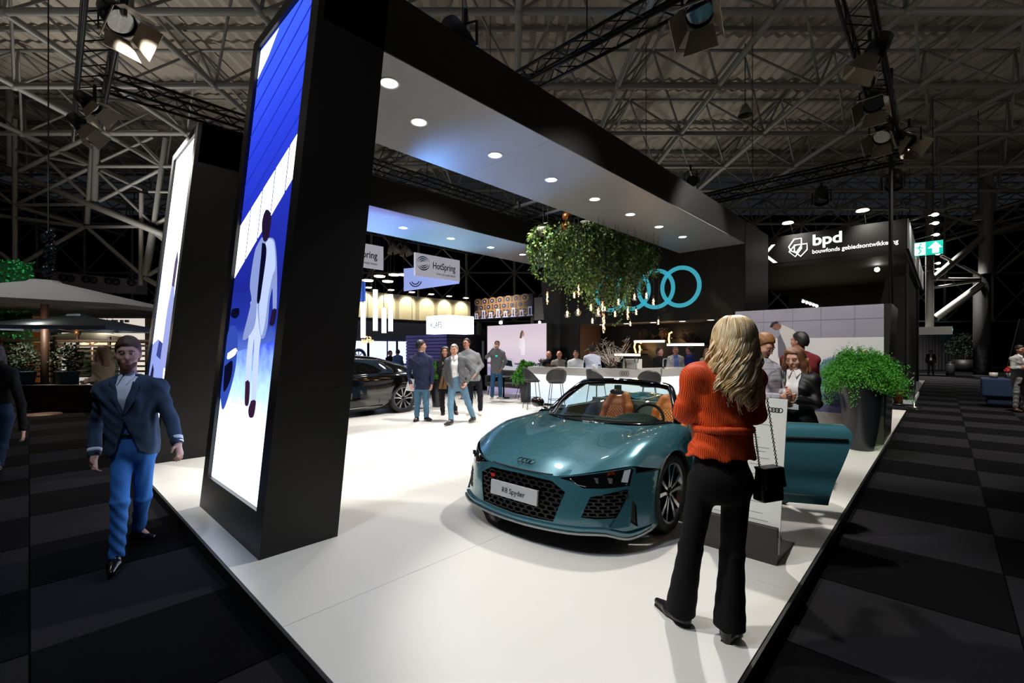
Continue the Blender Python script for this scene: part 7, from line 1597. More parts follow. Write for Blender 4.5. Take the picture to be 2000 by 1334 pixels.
POSES = {
 'woman_orange': ((-0.925,2.649,0.100),(-0.650,0.760),dict(head=(0.063,0.059,1.609),neck=(0.050,0.047,1.465),shL=(-0.083,-0.079,1.419),shR=(0.133,0.126,1.419),elL=(-0.143,-0.067,1.229),elR=(0.131,0.192,1.223),wrL=(-0.166,0.228,1.217),wrR=(0.005,0.390,1.223),waist=(0.023,0.022,1.141),hipL=(-0.058,-0.055,0.854),hipR=(0.079,0.075,0.854),knL=(-0.106,-0.101,0.472),knR=(0.073,0.027,0.457),anL=(-0.186,-0.052,0.071),anR=(0.071,-0.016,0.067),toeL=(-0.363,0.015,-0.001),toeR=(0.053,0.187,-0.006))),
 'suit_man': ((-4.738,0.543,0.000),(0.687,-0.727),dict(head=(0.000,0.000,1.635),neck=(-0.023,0.006,1.450),shL=(-0.134,-0.127,1.353),shR=(0.172,0.163,1.377),elL=(-0.252,-0.169,1.058),elR=(0.179,0.252,1.106),wrL=(-0.129,-0.190,0.841),wrR=(0.337,0.264,0.935),waist=(0.015,0.014,1.148),hipL=(-0.030,-0.028,0.903),hipR=(0.073,0.096,0.907),knL=(0.123,-0.063,0.504),knR=(-0.041,0.099,0.478),anL=(0.132,-0.082,0.079),anR=(-0.325,0.106,0.121),toeL=(0.313,-0.131,0.017),toeR=(-0.229,0.197,0.028))),
 'edge_woman': ((-9.409,-0.227,0.000),(-0.939,0.343),dict(head=(-0.113,-0.107,1.623),neck=(-0.092,-0.087,1.468),shL=(-0.231,-0.218,1.355),shR=(0.062,0.058,1.355),elL=(-0.267,-0.252,0.953),elR=(0.164,0.155,0.917),wrL=(-0.257,-0.243,0.564),wrR=(0.253,0.170,0.559),waist=(-0.077,-0.073,1.023),hipL=(-0.154,-0.146,0.741),hipR=(0.000,0.000,0.741),knL=(-0.180,-0.170,0.338),knR=(0.109,-0.035,0.359),anL=(-0.332,-0.176,0.030),anR=(0.224,-0.063,0.087),toeL=(-0.231,-0.218,-0.015),toeR=(0.341,-0.091,0.039))),
 'terrace_woman': ((-11.492,0.969,0.000),(-0.969,-0.248),dict(head=(0.000,0.000,1.622),neck=(0.007,0.007,1.458),shL=(-0.024,-0.091,1.373),shR=(0.018,0.086,1.370),elL=(0.016,-0.123,1.146),elR=(-0.056,0.085,1.095),wrL=(0.123,-0.228,1.109),wrR=(-0.189,-0.179,1.063),waist=(0.007,0.007,1.102),hipL=(-0.042,-0.040,0.870),hipR=(0.049,0.046,0.870),knL=(-0.049,-0.046,0.484),knR=(0.035,0.033,0.484),anL=(-0.049,-0.046,0.108),anR=(0.035,0.033,0.128),toeL=(-0.133,-0.126,0.060),toeR=(-0.049,-0.046,0.080))),
 'navy_man': ((-8.304,5.910,0.100),(-0.408,0.913),dict(head=(-0.008,-0.008,1.647),neck=(-0.016,-0.015,1.490),shL=(-0.155,-0.146,1.356),shR=(0.122,0.116,1.356),elL=(-0.212,-0.200,1.076),elR=(0.171,0.162,1.076),wrL=(-0.094,-0.227,0.825),wrR=(0.196,0.116,0.821),waist=(-0.008,-0.008,1.064),hipL=(-0.073,-0.069,0.818),hipR=(0.049,0.046,0.818),knL=(-0.073,-0.069,0.414),knR=(0.065,0.062,0.414),anL=(-0.081,-0.077,0.089),anR=(0.032,0.099,0.082),toeL=(-0.038,-0.173,0.004),toeR=(0.187,0.108,0.018))),
 'scarf_woman': ((-8.723,6.891,0.100),(0.756,-0.655),dict(head=(-0.009,-0.008,1.518),neck=(-0.009,-0.008,1.358),shL=(-0.099,-0.093,1.247),shR=(0.081,0.076,1.247),elL=(-0.085,-0.149,1.028),elR=(0.156,0.078,1.028),wrL=(0.163,-0.190,1.098),wrR=(0.233,-0.123,1.050),waist=(0.000,0.000,0.988),hipL=(-0.054,-0.051,0.766),hipR=(0.063,0.059,0.766),knL=(-0.063,-0.059,0.384),knR=(0.029,0.165,0.373),anL=(-0.045,-0.042,0.051),anR=(0.102,0.234,0.074),toeL=(0.075,-0.136,-0.013),toeR=(0.245,0.163,-0.004))),
 'walking_man': ((-7.580,6.320,0.100),(0.572,-0.820),dict(head=(-0.056,-0.053,1.558),neck=(-0.048,-0.045,1.415),shL=(-0.152,-0.143,1.316),shR=(0.066,0.131,1.337),elL=(-0.327,-0.103,1.067),elR=(0.202,0.260,1.094),wrL=(-0.333,-0.012,0.861),wrR=(0.212,0.063,0.862),waist=(-0.032,-0.030,1.042),hipL=(-0.080,-0.075,0.811),hipR=(0.080,0.075,0.811),knL=(-0.033,-0.169,0.427),knR=(0.084,0.217,0.426),anL=(0.092,-0.257,0.081),anR=(0.173,0.301,0.093),toeL=(0.158,-0.470,0.018),toeR=(0.244,0.121,0.033))),
 'sweater_man': ((-8.230,7.357,0.100),(0.290,-0.957),dict(head=(-0.125,-0.119,1.716),neck=(-0.099,-0.093,1.555),shL=(-0.271,-0.188,1.419),shR=(0.063,0.059,1.420),elL=(-0.337,-0.181,1.157),elR=(0.143,0.136,1.185),wrL=(-0.283,-0.130,0.933),wrR=(0.185,-0.100,0.999),waist=(-0.054,-0.051,1.087),hipL=(-0.090,-0.085,0.865),hipR=(0.072,0.068,0.865),knL=(-0.054,-0.051,0.470),knR=(0.116,0.110,0.470),anL=(-0.063,-0.059,0.088),anR=(0.116,0.110,0.088),toeL=(-0.012,-0.217,0.035),toeR=(0.227,0.008,0.011))),
 'drinking_man': ((-9.984,9.827,0.100),(0.687,-0.727),dict(head=(0.034,0.032,1.721),neck=(0.034,0.032,1.564),shL=(-0.103,-0.097,1.454),shR=(0.160,0.151,1.454),elL=(-0.132,-0.263,1.331),elR=(0.228,0.216,1.203),wrL=(0.180,-0.242,1.611),wrR=(0.219,0.069,1.019),waist=(0.023,0.022,1.156),hipL=(-0.046,-0.043,0.968),hipR=(0.091,0.086,0.968),knL=(-0.068,-0.065,0.513),knR=(0.103,0.097,0.513),anL=(-0.080,-0.075,0.105),anR=(0.103,0.097,0.105),toeL=(-0.053,-0.188,0.053),toeR=(0.241,0.090,0.053))),
}
# ------------------------------------------------------------------ people
def person(key, label, fit, group=None, look=None, fwd=None):
    b, f, J = POSES[key]; return figure(label, b, fwd or f, J, fit, group=group, look=look)
def toward(b, r_, d_):
    """facing direction given to the viewer's right (r_) and away (d_), in world axes at point b"""
    v = unit((b[0], b[1], 0)); l = v3(v[1], -v[0], 0); return unit(l*r_+v*d_)
black_tr = mat('cloth_black_wool', '#100f10', .85, noise=.2, bump=.2, bscale=300, spec=.2)
# the woman in orange, seen from behind
pleat = mat('pleated_orange', '#d4470e', .6, noise=.10, nscale=5, spec=.3)
def pleat_bump(m, sc, st):
    nt = m.node_tree; b = nt.nodes['Principled BSDF']; tc = nt.nodes.new('ShaderNodeTexCoord'); mp = nt.nodes.new('ShaderNodeMapping'); mp.inputs['Rotation'].default_value = (0, 0, math.radians(-43)); w = nt.nodes.new('ShaderNodeTexWave')
    w.bands_direction = 'X'; w.inputs['Scale'].default_value = sc; w.inputs['Distortion'].default_value = .5; w.inputs['Detail'].default_value = 1; w.inputs['Detail Scale'].default_value = .6
    nt.links.new(tc.outputs['Object'], mp.inputs[0]); nt.links.new(mp.outputs[0], w.inputs['Vector']); bp = nt.nodes.new('ShaderNodeBump'); bp.inputs['Strength'].default_value = st; bp.inputs['Distance'].default_value = .012
    nt.links.new(w.outputs['Fac'], bp.inputs['Height']); nt.links.new(bp.outputs['Normal'], b.inputs['Normal'])
pleat_bump(pleat, 42, .38)
wo, K = person('woman_orange', 'woman with long wavy blonde hair in pleated orange blouse, seen from behind', dict(sex='f', h=.008, skin='d9a88c', hair='a8875a', style='strands', noface=True, bulk=.90,
    legs=dict(mat=black_tr, flare=1.62, hem=.0, fit=.93, crease=.0018), shoes='15110f', shoe_rough=.3, pointed=True, boot=True, boot_h=.10, top=dict(kind='peplum', mat=pleat, loose=.018, peplum=.035, hemz=.985, sleeve=1.32, wrinkle=.006)))
H = K['H']; F_, LT = K['F'], K['LAT']; wst = K['wst']
MB().tube([wst+LT*.150*math.cos(a)+F_*.128*math.sin(a)+v3(0, 0, .004*math.sin(3*a)) for a in np.linspace(0, 2*PI, 33)[:-1]], .020, 10, closed=True).build('waist_band', pleat, wo, True)
hb_m = [mat('blonde_a', '#d2b27e', .42, noise=.2, nscale=30), mat('blonde_b', '#b08a58', .42, noise=.2, nscale=30), mat('blonde_c', '#e8d2a8', .42, noise=.2, nscale=30)]
hf = Field(K['J']['head']-v3(.2, .2, .26), K['J']['head']+.2, .011); FRm = [LT, F_, v3(0, 0, 1)]
hf.ell(H(0, -.02, .035), (.097, .118, .108), FRm, .02); hf.ell(H(0, -.075, -.07), (.098, .07, .13), FRm, .04); hf.cut(lambda x, y, z: ((x-K['J']['head'][0])*F_[0]+(y-K['J']['head'][1])*F_[1])-.045+0*z)
hair = field_obj('hair', hf, hb_m[1], wo)
lk = MB(); rr = random.Random(11)
for cl in range(84):                       # clumps of strands that leave the crown, follow the skull and wave together
    a = -1+2*(cl+.5+rr.uniform(-.4, .4))/84; th = a*1.85; L = rr.uniform(.25, .40)*(1-.16*abs(a)); ph = rr.uniform(0, 6.28); am = rr.uniform(.016, .032); fr_ = rr.uniform(9, 13); tone = rr.choice((0, 0, 1, 2, 2, 2)); lay = rr.uniform(.0, .10); drift = rr.uniform(-.055, .012)
    for st_ in range(12):
        th2 = th+rr.gauss(0, .06); ph2 = ph+rr.gauss(0, .2); n = 26; n1 = 9; am2 = am*rr.uniform(.85, 1.15); p0 = rr.uniform(.02, .5); pts = []; L2 = L*rr.uniform(.92, 1.06); xo = rr.uniform(-.012, .02)
        for k in range(n):
            if k < n1:
                phi = p0+(PI/2-p0)*k/(n1-1); R_ = 1+lay*.45; wv = .25*(k/n1)
                x = .106*R_*math.sin(phi)*math.sin(th2)+xo*math.cos(phi); y = -.022-.124*R_*math.sin(phi)*math.cos(th2)*(.95 if math.cos(th2) > 0 else .7); z = .030+.122*R_*math.cos(phi); t = 0
                xe, ye, ze = x, y, z
            else:
                t = (k-n1+1)/(n-n1); wv = .25+.95*t; bul = 1+.14*math.sin(PI*min(1, t*1.1))-.26*t
                x = xe*bul+drift*t; y = ye*(1+.10*math.sin(PI*t))-.010*t; z = ze-L2*t
            q = fr_*(.25*min(k, n1)/n1+t)+ph2
            pts.append((x+am2*wv*math.sin(q), y+am2*.8*wv*math.cos(q), z))
        w = rr.uniform(.0034, .0056); lk.cur = tone if rr.random() < .75 else rr.choice((0, 1, 2)); lk.tube([H(*p) for p in pts], [w*.7]+[w*(1.0-.65*(k/(n-1))**3) for k in range(1, n)], 4)
o = lk.build('hair_locks', hb_m, hair, True); 
for s in 'LR':   # block heels
    a = K['J']['an'+s]; t = K['J']['toe'+s]; d = unit((t-a)*v3(1, 1, 0)); c = a-d*.045; g = min(t[2], 0)
    hl_ = MB(); hl_.lathe([(.024, g), (.030, g+.05), (.036, max(g+.07, a[2]-.03))], 14, (c[0], c[1], 0)); hl_.build('block_heel', mat('shoe_15110f', '#15110f', .3), wo, True)
# shoulder bag on a chain
bag = thing('shoulder_bag', 'black quilted leather bag hanging on a gold chain at the woman\'s hip', 'bag', (-.70, 2.79, 1.0), math.radians(64)); lea = mat('bag_leather', '#0d0c0d', .3, bump=.25, bscale=60)
b = MB(); b.hexa([(-.078, -.042, -.15), (.078, -.042, -.15), (.078, .042, -.15), (-.078, .042, -.15)], [(-.072, -.03, .03), (.072, -.03, .03), (.072, .03, .03), (-.072, .03, .03)]); o = b.build('body', lea, bag, normals=True); md = o.modifiers.new('round', 'BEVEL'); md.width = .016; md.segments = 3
b = MB(); b.hexa([(-.076, -.052, -.07), (.076, -.052, -.07), (.076, -.043, -.07), (-.076, -.043, -.07)], [(-.074, -.036, .036), (.074, -.036, .036), (.074, .034, .036), (-.074, .034, .036)]); o = b.build('flap', lea, bag, normals=True); md = o.modifiers.new('round', 'BEVEL'); md.width = .01; md.segments = 2
gold_c = mat('chain_gold', '#9a7b3c', .25, 1.)
sh_w = Vector(POSES['woman_orange'][0])+Vector(tuple(K['J']['shR']))
for s, top in ((-1, Vector((-.776, 2.81, 1.24))), (1, Vector((-.735, 2.90, 1.40)))):
    inv = Matrix.Translation(bag.location) @ Matrix.Rotation(math.radians(64), 4, 'Z'); b0 = inv @ Vector((.065*s, 0, .03)); m = MB(); n = 34
    for k in range(n):
        p = b0.lerp(top, k/n); q = b0.lerp(top, (k+1.15)/n); dd = (q-p); sd = Vector((.0062, 0, 0)) if k % 2 else Vector((0, .0062, 0)); m.tube([p-sd*.3, (p+q)/2+sd, q, (p+q)/2-sd], .0028, 4, closed=True)
    o = m.build('chain', gold_c, bag, True, world=True); o['kind'] = 'stuff'
# the man walking on the carpet
sm_, Ks = person('suit_man', 'bearded man in dark blue blazer and jeans walking on the carpet', dict(h=.0075, skin='b98a78', hair='4a301e', style='short', hairtop=.018, beard='6a452e', bulk=.93,
    legs=dict(col='3a72b8', noise=.35, hem=.01, fit=.86), shoes='120c0a', shoe_rough=.18, boot_h=.03, top=dict(kind='blazer', col='3a485a', inner='dfe2ee', button=-.005, spread=.072, slim=.93, wrinkle=.005, noise=.2, rough=.9)), look=(.97, -.20, -.04), fwd=(.86, -.50))
Jm = Ks['J']
for s, nm, mm_ in (('R', 'wrist_watch', mat('chrome', '#c8c8ca', .15, 1.)), ('L', 'bracelet', mat('strap_dark', '#1a1512', .5))):
    w = Jm['wr'+s]; d = unit(w-Jm['el'+s]); a = unit(np.cross(d, v3(0, 0, 1)+.01)); b_ = np.cross(d, a); c = w-d*.012
    MB().tube([c+(a*math.cos(t)+b_*math.sin(t))*.035 for t in np.linspace(0, 2*PI, 17)[:-1]], .007, 6, closed=True).build(nm, mm_, sm_, True)
    MB().tube([w-d*.055, w-d*.028], [.047, .044], 12).build('shirt_cuff', mat('shirt_dfe2ee', '#dfe2ee', .8), sm_, True)
fa = Ks['F']; MB().tube([Ks['pel']+v3(0, 0, .085)+LTs*.142*math.cos(a)+fa*.104*math.sin(a) for LTs in (Ks['LAT'],) for a in np.linspace(0, 2*PI, 33)[:-1]], .016, 8, closed=True).build('belt', mat('belt_dark', '#17110d', .4), sm_, True)
person('edge_woman', 'person in black jacket and dark jeans cut off by the left edge', dict(h=.012, sex='f', skin='b58672', hair='100c0a', style='long', legs=dict(col='1d2c42'), shoes='101010', top=dict(kind='sweater', col='0e0e10', hemz=.93)))
person('terrace_woman', 'blonde woman in cream jacket standing at the terrace fence', dict(h=.014, sex='f', skin='c79c82', hair='7d6446', style='long', legs=dict(col='141416'), shoes='121212', top=dict(kind='sweater', col='a8957a', hemz=.86)))
# the group talking on the stand
person('navy_man', 'dark haired man in navy blazer seen from behind beside the black car', dict(h=.0105, skin='c2907a', hair='1f1712', style='short', hairtop=.008, legs=dict(col='4f7590'), shoes='141010', boot_h=.02, top=dict(kind='jacket', col='2a2f4a', inner='d8d8e0', hemz=.70)), look=(.45, .9, 0))
person('scarf_woman', 'long haired woman in black coat with a gold scarf', dict(h=.0115, sex='f', skin='b8806a', hair='1e1412', style='long', legs=dict(col='141214'), shoes='141210', boot_h=.25, top=dict(kind='sweater', col='121114', hemz=.55, loose=.022)))
person('walking_man', 'grey haired man in grey blazer and white shirt striding in blue jeans', dict(h=.0105, skin='d49a80', hair='9a8a78', style='short', hairtop=.006, smile=True, legs=dict(col='5d7f96', noise=.3), shoes='16110e', boot_h=.02, top=dict(kind='blazer', col='5b5c60', inner='f2f1f0', open=.075, hemz=.70, wrinkle=.005)))
person('sweater_man', 'laughing man with glasses in light grey sweater and dark trousers', dict(h=.0115, skin='c58d76', hair='241a15', style='short', smile=True, bulk=1.06, legs=dict(col='15171f'), shoes='d8d4cc', sole='e0ddd6', shoe_rough=.6, boot=False, top=dict(kind='sweater', col='86878a', hemz=.82)))
person('drinking_man', 'man in grey sweater drinking from a cup before the pink photo panel', dict(h=.013, skin='c08a74', hair='2a1f18', style='short', legs=dict(col='38618a', noise=.3), shoes='d2cec8', sole='e0ddd6', shoe_rough=.6, boot=False, top=dict(kind='sweater', col='6f7074', hemz=.84)))
G = mat('glasses_black', '#141214', .3)
def on_person(key, d): b, f, J = POSES[key]; return Vector(b)+Vector(J[d])
hd = [o for o in bpy.data.objects if o.get('label', '').startswith('laughing man')][0]; bj = POSES['sweater_man'][2]; lv = unit((*POSES['sweater_man'][1], -.04)); hl_ = unit(np.cross(lv, v3(0, 0, 1))); m = MB()
for s in (-1, 1): m.tube([np.array(bj['head'])+lv*.102+hl_*(.033*s+.024*math.cos(a))+v3(0, 0, .012+.017*math.sin(a)) for a in np.linspace(0, 2*PI, 13)[:-1]], .0035, 5, closed=True); m.tube([np.array(bj['head'])+lv*.10+hl_*.056*s+v3(0, 0, .015), np.array(bj['head'])+lv*.0+hl_*.082*s+v3(0, 0, .012)], .003, 4)
m.build('glasses', G, hd, True)
cp = on_person('drinking_man', 'wrL'); t = thing('espresso_cup', 'small white cup at the mouth of the man in grey sweater', 'cup', tuple(cp+Vector((.07, -.05, .05)))); MB().lathe([(0, 0), (.025, 0), (.036, .06), (.032, .06), (.02, .01), (0, .01)], 14).build('cup', mat('cup_white', '#e8e6e2', .3), t, True)
t = thing('badge', 'small glowing turquoise badge on the chest of the drinking man', 'badge', tuple(on_person('drinking_man', 'waist')+Vector((.06, -.06, .22)))); MB().box(-.035, -.14, -.02, .035, -.125, .02).build('plate', mat('badge_teal', '#2ad0c0', .4, emit=.8), t); t.rotation_euler = (0, 0, math.radians(43))
pp = on_person('navy_man', 'wrL'); t = thing('paper_sheets', 'white paper sheets held by the man in navy blazer', 'paper', tuple(pp)); MB().hexa([(-.12, .0, -.14), (.06, .02, -.16), (.065, .025, -.16), (-.115, .005, -.14)], [(-.04, .0, .12), (.10, .02, .10), (.105, .025, .10), (-.035, .005, .12)]).build('sheets', mat('paper_white', '#e9e9ee', .7), t, normals=True); t.rotation_euler = (0, 0, math.radians(43))
sj = POSES['scarf_woman'][2]; scw = [o for o in bpy.data.objects if o.get('label', '').startswith('long haired woman in black')][0]; fw_ = unit((*POSES['scarf_woman'][1], 0)); lw = v3(fw_[1], -fw_[0], 0); nk = np.array(sj['neck'])
for s in (-1, 1): MB().tube([nk-fw_*.06+lw*.03*s, nk+lw*.075*s+v3(0, 0, -.02), nk+fw_*.10+lw*.04*s-v3(0, 0, .12), nk+fw_*.155+lw*(.035*s)-v3(0, 0, .36), nk+fw_*.16+lw*(.05*s+.05)-v3(0, 0, .72)], [.03, .034, .032, .03, .05], 8).build('scarf', mat('scarf_gold', '#6b4e2c', .8, noise=.4, nscale=25), scw, True)
# at the bar
def at_bar(label, base, hz, r_, d_, fit, arms='counter', seated=True, sc=1.0, group=None):
    f = toward(base, r_, d_); fit.setdefault('h', .0135); return figure(label, base, f, stand_pose(hz, f, arms, seated, sc), fit, group=group)
BAR = [('bald man in black polo sitting at the left end of the bar', (-8.93, 11.1, .1), 1.405, .4, -1, dict(skin='c98a70', style='bald', top=dict(kind='tee', col='16161a'), legs=dict(col='23252c'))),
 ('balding man in grey beige shirt sitting second at the bar', (-8.40, 10.95, .1), 1.41, .0, -1, dict(skin='c98670', hair='8d8078', style='bald', top=dict(kind='shirt', col='8d857d'), legs=dict(col='2a2a30'))),
 ('dark haired man in open white shirt facing forward at the bar', (-7.96, 11.19, .1), 1.428, .0, -1, dict(skin='b98068', hair='15100e', style='short', top=dict(kind='shirt', col='d9d9da'), legs=dict(col='1c1c22')))]
for lab, b, hz, r_, d_, fit in BAR: at_bar(lab, b, hz, r_, d_, fit)
for b, lab in (((-8.93, 11.1, .1), 'rear bar stool under the bald man in black'), ((-8.40, 10.95, .1), 'rear bar stool under the man in grey beige shirt'), ((-7.96, 11.19, .1), 'rear bar stool under the man in the open white shirt')):
    t = thing('bar_stool', lab, 'stool', b, 0, 'rear bar stools behind the counter'); MB().lathe([(0, .50), (.17, .50), (.18, .53), (0, .545)], 16).build('seat_pad', leather, t, True); MB().tube([(0, 0, .02), (0, 0, .5)], .03, 8).build('pole', rod, t, True); MB().lathe([(0, 0), (.2, 0), (.2, .02), (0, .03)], 18).build('foot', rod, t, True)
at_bar('dark haired man in white shirt seen from behind at the bar', (-7.2, 10.9, .1), 1.56, -.2, 1, dict(skin='9a6a54', hair='120d0b', style='short', hairtop=.01, top=dict(kind='shirt', col='c9cce0'), legs=dict(col='1c1c22')), 'front', False, .96)
at_bar('bartender in black sweater turning his head to the side', (-5.9, 12.35, .1), 1.50, .9, -.6, dict(skin='b47d66', hair='1c1512', style='short', top=dict(kind='sweater', col='0d0d0f'), legs=dict(col='121214')), 'down', False, .93)
at_bar('man in white jacket over blue shirt behind the bar', (-5.75, 13.1, .1), 1.53, .2, -1, dict(skin='b9826a', hair='4a3a2e', style='short', top=dict(kind='blazer', col='b9b9bd', inner='6f86c8', open=.07), legs=dict(col='23252c')), 'down', False, .94)
at_bar('man in royal blue jumper leaning towards the white jacket', (-5.25, 12.95, .1), 1.55, -.9, .3, dict(skin='b07a62', hair='16110e', style='short', top=dict(kind='sweater', col='1d2468'), legs=dict(col='15151c')), 'down', False, .95)
at_bar('fair haired guest in pale top partly hidden behind the orange sleeve', (-4.75, 12.95, .1), 1.48, -.4, -1, dict(sex='f', skin='c79a82', hair='8a6a44', style='long', top=dict(kind='sweater', col='b5ada4'), legs=dict(col='23252c')), 'down', False, .92)
# behind the open car door
def chk(m):
    nt = m.node_tree; b = nt.nodes['Principled BSDF']; tc = nt.nodes.new('ShaderNodeTexCoord'); mp = nt.nodes.new('ShaderNodeMapping'); mp.inputs['Rotation'].default_value = (0, 0, .3); sx = nt.nodes.new('ShaderNodeSeparateXYZ'); nt.links.new(tc.outputs['Object'], mp.inputs[0]); nt.links.new(mp.outputs[0], sx.inputs[0])
    acc = None
    for ax in (0, 2):
        mu = nt.nodes.new('ShaderNodeMath'); mu.operation = 'MULTIPLY'; mu.inputs[1].default_value = 16; fr = nt.nodes.new('ShaderNodeMath'); fr.operation = 'FRACT'; lt = nt.nodes.new('ShaderNodeMath'); lt.operation = 'LESS_THAN'; lt.inputs[1].default_value = .14
        nt.links.new(sx.outputs[ax], mu.inputs[0]); nt.links.new(mu.outputs[0], fr.inputs[0]); nt.links.new(fr.outputs[0], lt.inputs[0])
        if acc is None: acc = lt
        else: mxx = nt.nodes.new('ShaderNodeMath'); mxx.operation = 'MAXIMUM'; nt.links.new(acc.outputs[0], mxx.inputs[0]); nt.links.new(lt.outputs[0], mxx.inputs[1]); acc = mxx
    mix = nt.nodes.new('ShaderNodeMix'); mix.data_type = 'RGBA'; mix.inputs[6].default_value = hexc('#b0acb4'); mix.inputs[7].default_value = hexc('#8a8792'); nt.links.new(acc.outputs[0], mix.inputs[0]); nt.links.new(mix.outputs[2], b.inputs['Base Color'])
    return m
plaid = chk(mat('plaid_shirt', '#b0acb4', .85, noise=0))
b = (-1.37, 5.22, .1); f = toward(b, .75, -.55)
figure('ginger haired bearded man in grey plaid shirt looking down behind the car door', b, f, stand_pose(1.607, f, 'front', False, 1.0), dict(h=.009, skin='d09a80', hair='8a5a30', style='short', hairtop=.012, beard='9a6238', bulk=1.08, legs=dict(col='23304a'), shoes='1a1512', top=dict(kind='shirt', mat=plaid, hemz=.82)), look=unit(f*.8+v3(0, 0, -.45)))
b = (-1.16, 5.66, .1); f = toward(b, -.25, -1)
lwm, Kl = figure('smiling woman with long brown curls in black leather jacket behind the car door', b, f, stand_pose(1.475, f, 'front', False, .92), dict(h=.009, sex='f', skin='d6a58c', hair='6a4528', style='long', smile=True, legs=dict(col='101114'), shoes='121212', top=dict(kind='jacket', col='101012', inner='e6e2e2', open=.06, rough=.4, spec=.5, hemz=.78)), look=unit(f+v3(-.15, 0, -.30)))
rr = random.Random(4); m = MB(); Hl = Kl['H']
for i in range(70):
    s = rr.choice((-1, 1)); ph = rr.uniform(0, 6); x0 = rr.uniform(.072, .10)*s; y0 = rr.uniform(-.05, .03); pts = []
    for k in range(10): t = k/9; pts.append(Hl(x0*(1+.45*t)+.014*math.sin(9*t+ph), y0+.03*t+.014*math.cos(9*t+ph), .0-.28*t*rr.uniform(.98, 1.02)))
    m.cur = i % 2; m.tube(pts, [.006]+[.010]*8+[.003], 5)
m.build('hair_curls', [mat('hair_6a4528', '#6a4528', .5), mat('curl_light', '#7d5430', .5, noise=.2)], [c for c in bpy.data.objects if c.parent == lwm and c.name.startswith('hair')][0], True)
b = (-1.42, 7.2, .1); f = toward(b, -.5, 1)
figure('dark haired man in maroon sweater and bright jeans seen from behind at the photo panel', b, f, stand_pose(1.68, f, 'front', False, 1.03), dict(h=.011, skin='b8806a', hair='15100e', style='short', hairtop=.01, bulk=1.08, legs=dict(col='2a62b0'), shoes='1a1512', top=dict(kind='sweater', col='6b2226', hemz=.84)), look=unit(f*.5+toward(b, -1, .2)))
# the aisle on the right and the far booths
b = (1.47, 18.25, 0); f = toward(b, .7, -.6)
figure('man in pale grey suit with crossed arms at the right edge of the aisle', b, f, stand_pose(1.655, f, 'cross', False, 1.02), dict(h=.013, skin='b07c66', hair='15100e', style='short', hairtop=.01, legs=dict(col='8a8886', fit=.95), shoes='4a2c22', boot=False, top=dict(kind='blazer', col='9a9896', inner='d8d8d8', hemz=.74)))
b = (-.62, 40.6, 0); f = toward(b, 0, -1)
figure('distant person in black with white shirt at the far end of the aisle', b, f, stand_pose(1.5, f, 'down', False, .93), dict(h=.02, skin='b58a76', hair='2a2420', style='short', legs=dict(col='101012'), top=dict(kind='blazer', col='121214', inner='d8d8d8', open=.05)))
for lab, b, hz, r_, d_, fit in [('seated looking visitor in dark coat nearest the black column in the lit bays', (-17.84, 9.28, 0), 1.47, .5, -1, dict(hair='1a1412', top=dict(kind='sweater', col='15171f'))),
  ('visitor in black with folded arms before the lit display wheel', (-17.2, 10.6, 0), 1.50, .6, -.6, dict(hair='4a3a2c', sex='f', top=dict(kind='sweater', col='101218'))),
  ('visitor in light blue jacket bending over the lit display', (-16.6, 10.6, 0), 1.55, -.5, .8, dict(hair='1a1614', top=dict(kind='sweater', col='5f7fb5'))),
  ('grey haired visitor before the last bright bay by the slatted wall', (-16.9, 11.5, 0), 1.48, -.6, -1, dict(hair='8a8680', top=dict(kind='sweater', col='1f2333')))]:
    f = toward(b, r_, d_); fit.update(h=.019, skin='b58a76', legs=dict(col='14161c')); figure(lab, b, f, stand_pose(hz, f, 'front' if 'folded' in lab else 'down', False, .93), fit)
# ------------------------------------------------------------------ info sign by the car, lounge chairs, added LED uplights
sg = thing('info_sign', 'tall white spec board on a dark wedge foot beside the woman in orange', 'sign', (-1.05, 3.8, .1))
SW = lambda u, v, w=0.: (-1.41+.53*u+.025*v, 3.79+.15*v-w, .17+1.13*v)
MB().prism([(0, 0), (1, 0), (1, 1), (0, 1)], 0, .014, SW).build('board', mat('board_white', '#e6e8e0', .5, emit=.03), sg, world=True, normals=True)
MB().hexa([(-1.46, 3.74, .1), (-.885, 3.74, .1), (-.885, 3.77, .1), (-1.46, 3.77, .1)], [(-1.46, 3.755, .36), (-.885, 3.755, .36), (-.885, 3.785, .36), (-1.46, 3.785, .36)]).build('front_plate', mat('wedge_grey', '#35322d', .5), sg, world=True)
MB().prism([(3.77, .1), (4.3, .1), (3.92, .22), (3.80, .36)], -1.46, -.885, lambda u, v, w: (w, u, v)).build('wedge', mat('wedge_grey2', '#2d2a26', .5), sg, world=True, normals=True)
inkd = mat('plate_ink', '#26282a', .5)
for k in range(4): 
    m = MB(); m.tube([SW(.79+.042*k+.031*math.cos(a), .925+.0145*math.sin(a), .016) for a in np.linspace(0, 2*PI, 17)[:-1]], .003, 4, closed=True); m.build('emblem_ring', inkd, sg, world=True)
text('lettering', 'R8 Spyder', .045, inkd, sg, SW(.12, .885, .016), (PI/2-.13, 0, 0), .0005, world=True)
rr = random.Random(9)
for k in range(15):
    v = .82-.045*k-(.02 if k % 4 == 3 else 0)
    for u0 in (.10, .56):
        if rr.random() < .75: MB().prism((lambda w_: [(u0, v), (u0+w_, v), (u0+w_, v+.0035), (u0, v+.0035)])(rr.uniform(.1, .3)), .0145, .0155, SW).build('text_line', mat('ink_faint_grey', '#8d8f8d', .6), sg, world=True)
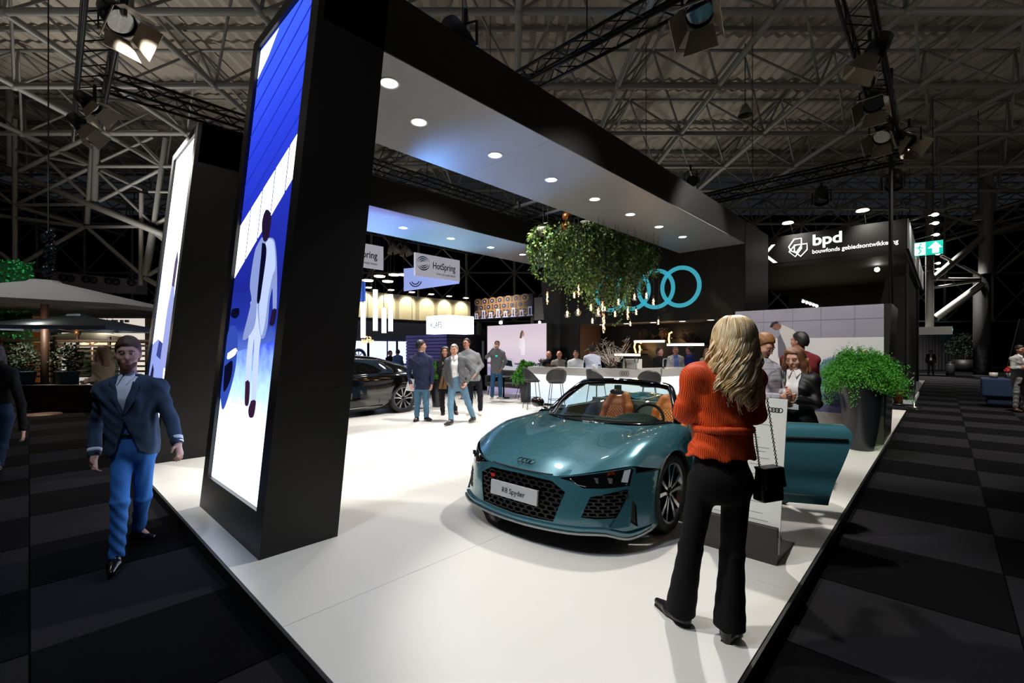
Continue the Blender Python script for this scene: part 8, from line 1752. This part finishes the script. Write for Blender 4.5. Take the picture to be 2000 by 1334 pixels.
# lounge chairs and sofa at the back left
bar_stool('black shell lounge chair standing left of the drinking man', -11.1, 9.7, 2.4, .42, 'low black shell lounge chairs', True)
bar_stool('black shell lounge chair before the photo panel, beside the bar fern', -9.65, 10.75, -2.2, .42, 'low black shell lounge chairs', True)
bar_stool('dim shell chair seen through the car door window beside the tall planter', -1.85, 8.9, -.6, .46, 'low black shell lounge chairs', True)
so = thing('lounge_sofa', 'low black sofa along the pink photo panel behind the drinking man', 'sofa', (-10.6, 11.2, .1), math.radians(0))
for nm, a in (('seat', (-.9, -.35, .30, .9, .35, .45)), ('backrest', (-.9, .22, .45, .9, .38, .85)), ('arm', (-.98, -.35, .30, -.86, .38, .68)), ('arm', (.86, -.35, .30, .98, .38, .68))):
    o = MB().box(*a).build(nm, leather, so); md = o.modifiers.new('round', 'BEVEL'); md.width = .04; md.segments = 3
for x in (-.8, .8):
    for y in (-.28, .3): MB().tube([(x, y, .31), (x*1.05, y*1.1, 0)], .014, 8).build('leg', rod, so, True)
tt = thing('side_table', 'small round black table beside the drinking man', 'table', (-10.35, 10.55, .1)); MB().lathe([(0, .68), (.32, .68), (.32, .7), (0, .7)], 24).build('table_top', mat('table_top', '#2a2a2c', .3), tt, True); MB().tube([(0, 0, .02), (0, 0, .68)], .03, 10).build('column', rod, tt, True); MB().lathe([(0, 0), (.2, .0), (.2, .02), (0, .03)], 20).build('foot', rod, tt, True)
# made-up LED floor washers, hidden to tint the soffits blue
def washer(lab, p, aim, col, power, ang=70):
    t = thing('led_washer', lab, 'lamp', p, 0, 'blue LED floor washers'); MB().box(-.14, -.06, 0, .14, .06, .12).build('housing', mat('cap_dark', '#1a1a1a', .4), t); MB().box(-.12, -.05, .12, .12, .05, .125).build('lens', mat('led_'+('b' if col[0] < .2 else 'c'), '#3a66ff', .3, emit=3, noise=0), t)
    spot('washer_light', (p[0], p[1], p[2]+.2), aim, power, ang, .06, col, .9)
washer('blue floor washer behind the black car, nearest the aisle', (-12.6, 4.2, .1), (-8.9, 4.0, 4.4), (.14, .12, 1.), 4200, 54)
washer('middle cyan floor washer behind the black car', (-12.6, 6.0, .1), (-8.9, 6.6, 4.4), (.18, .58, 1.), 3600, 54)
washer('cyan floor washer behind the black car, farthest from the aisle', (-12.7, 8.2, .1), (-5.3, 5.2, 4.4), (.14, .38, 1.), 4200, 20)
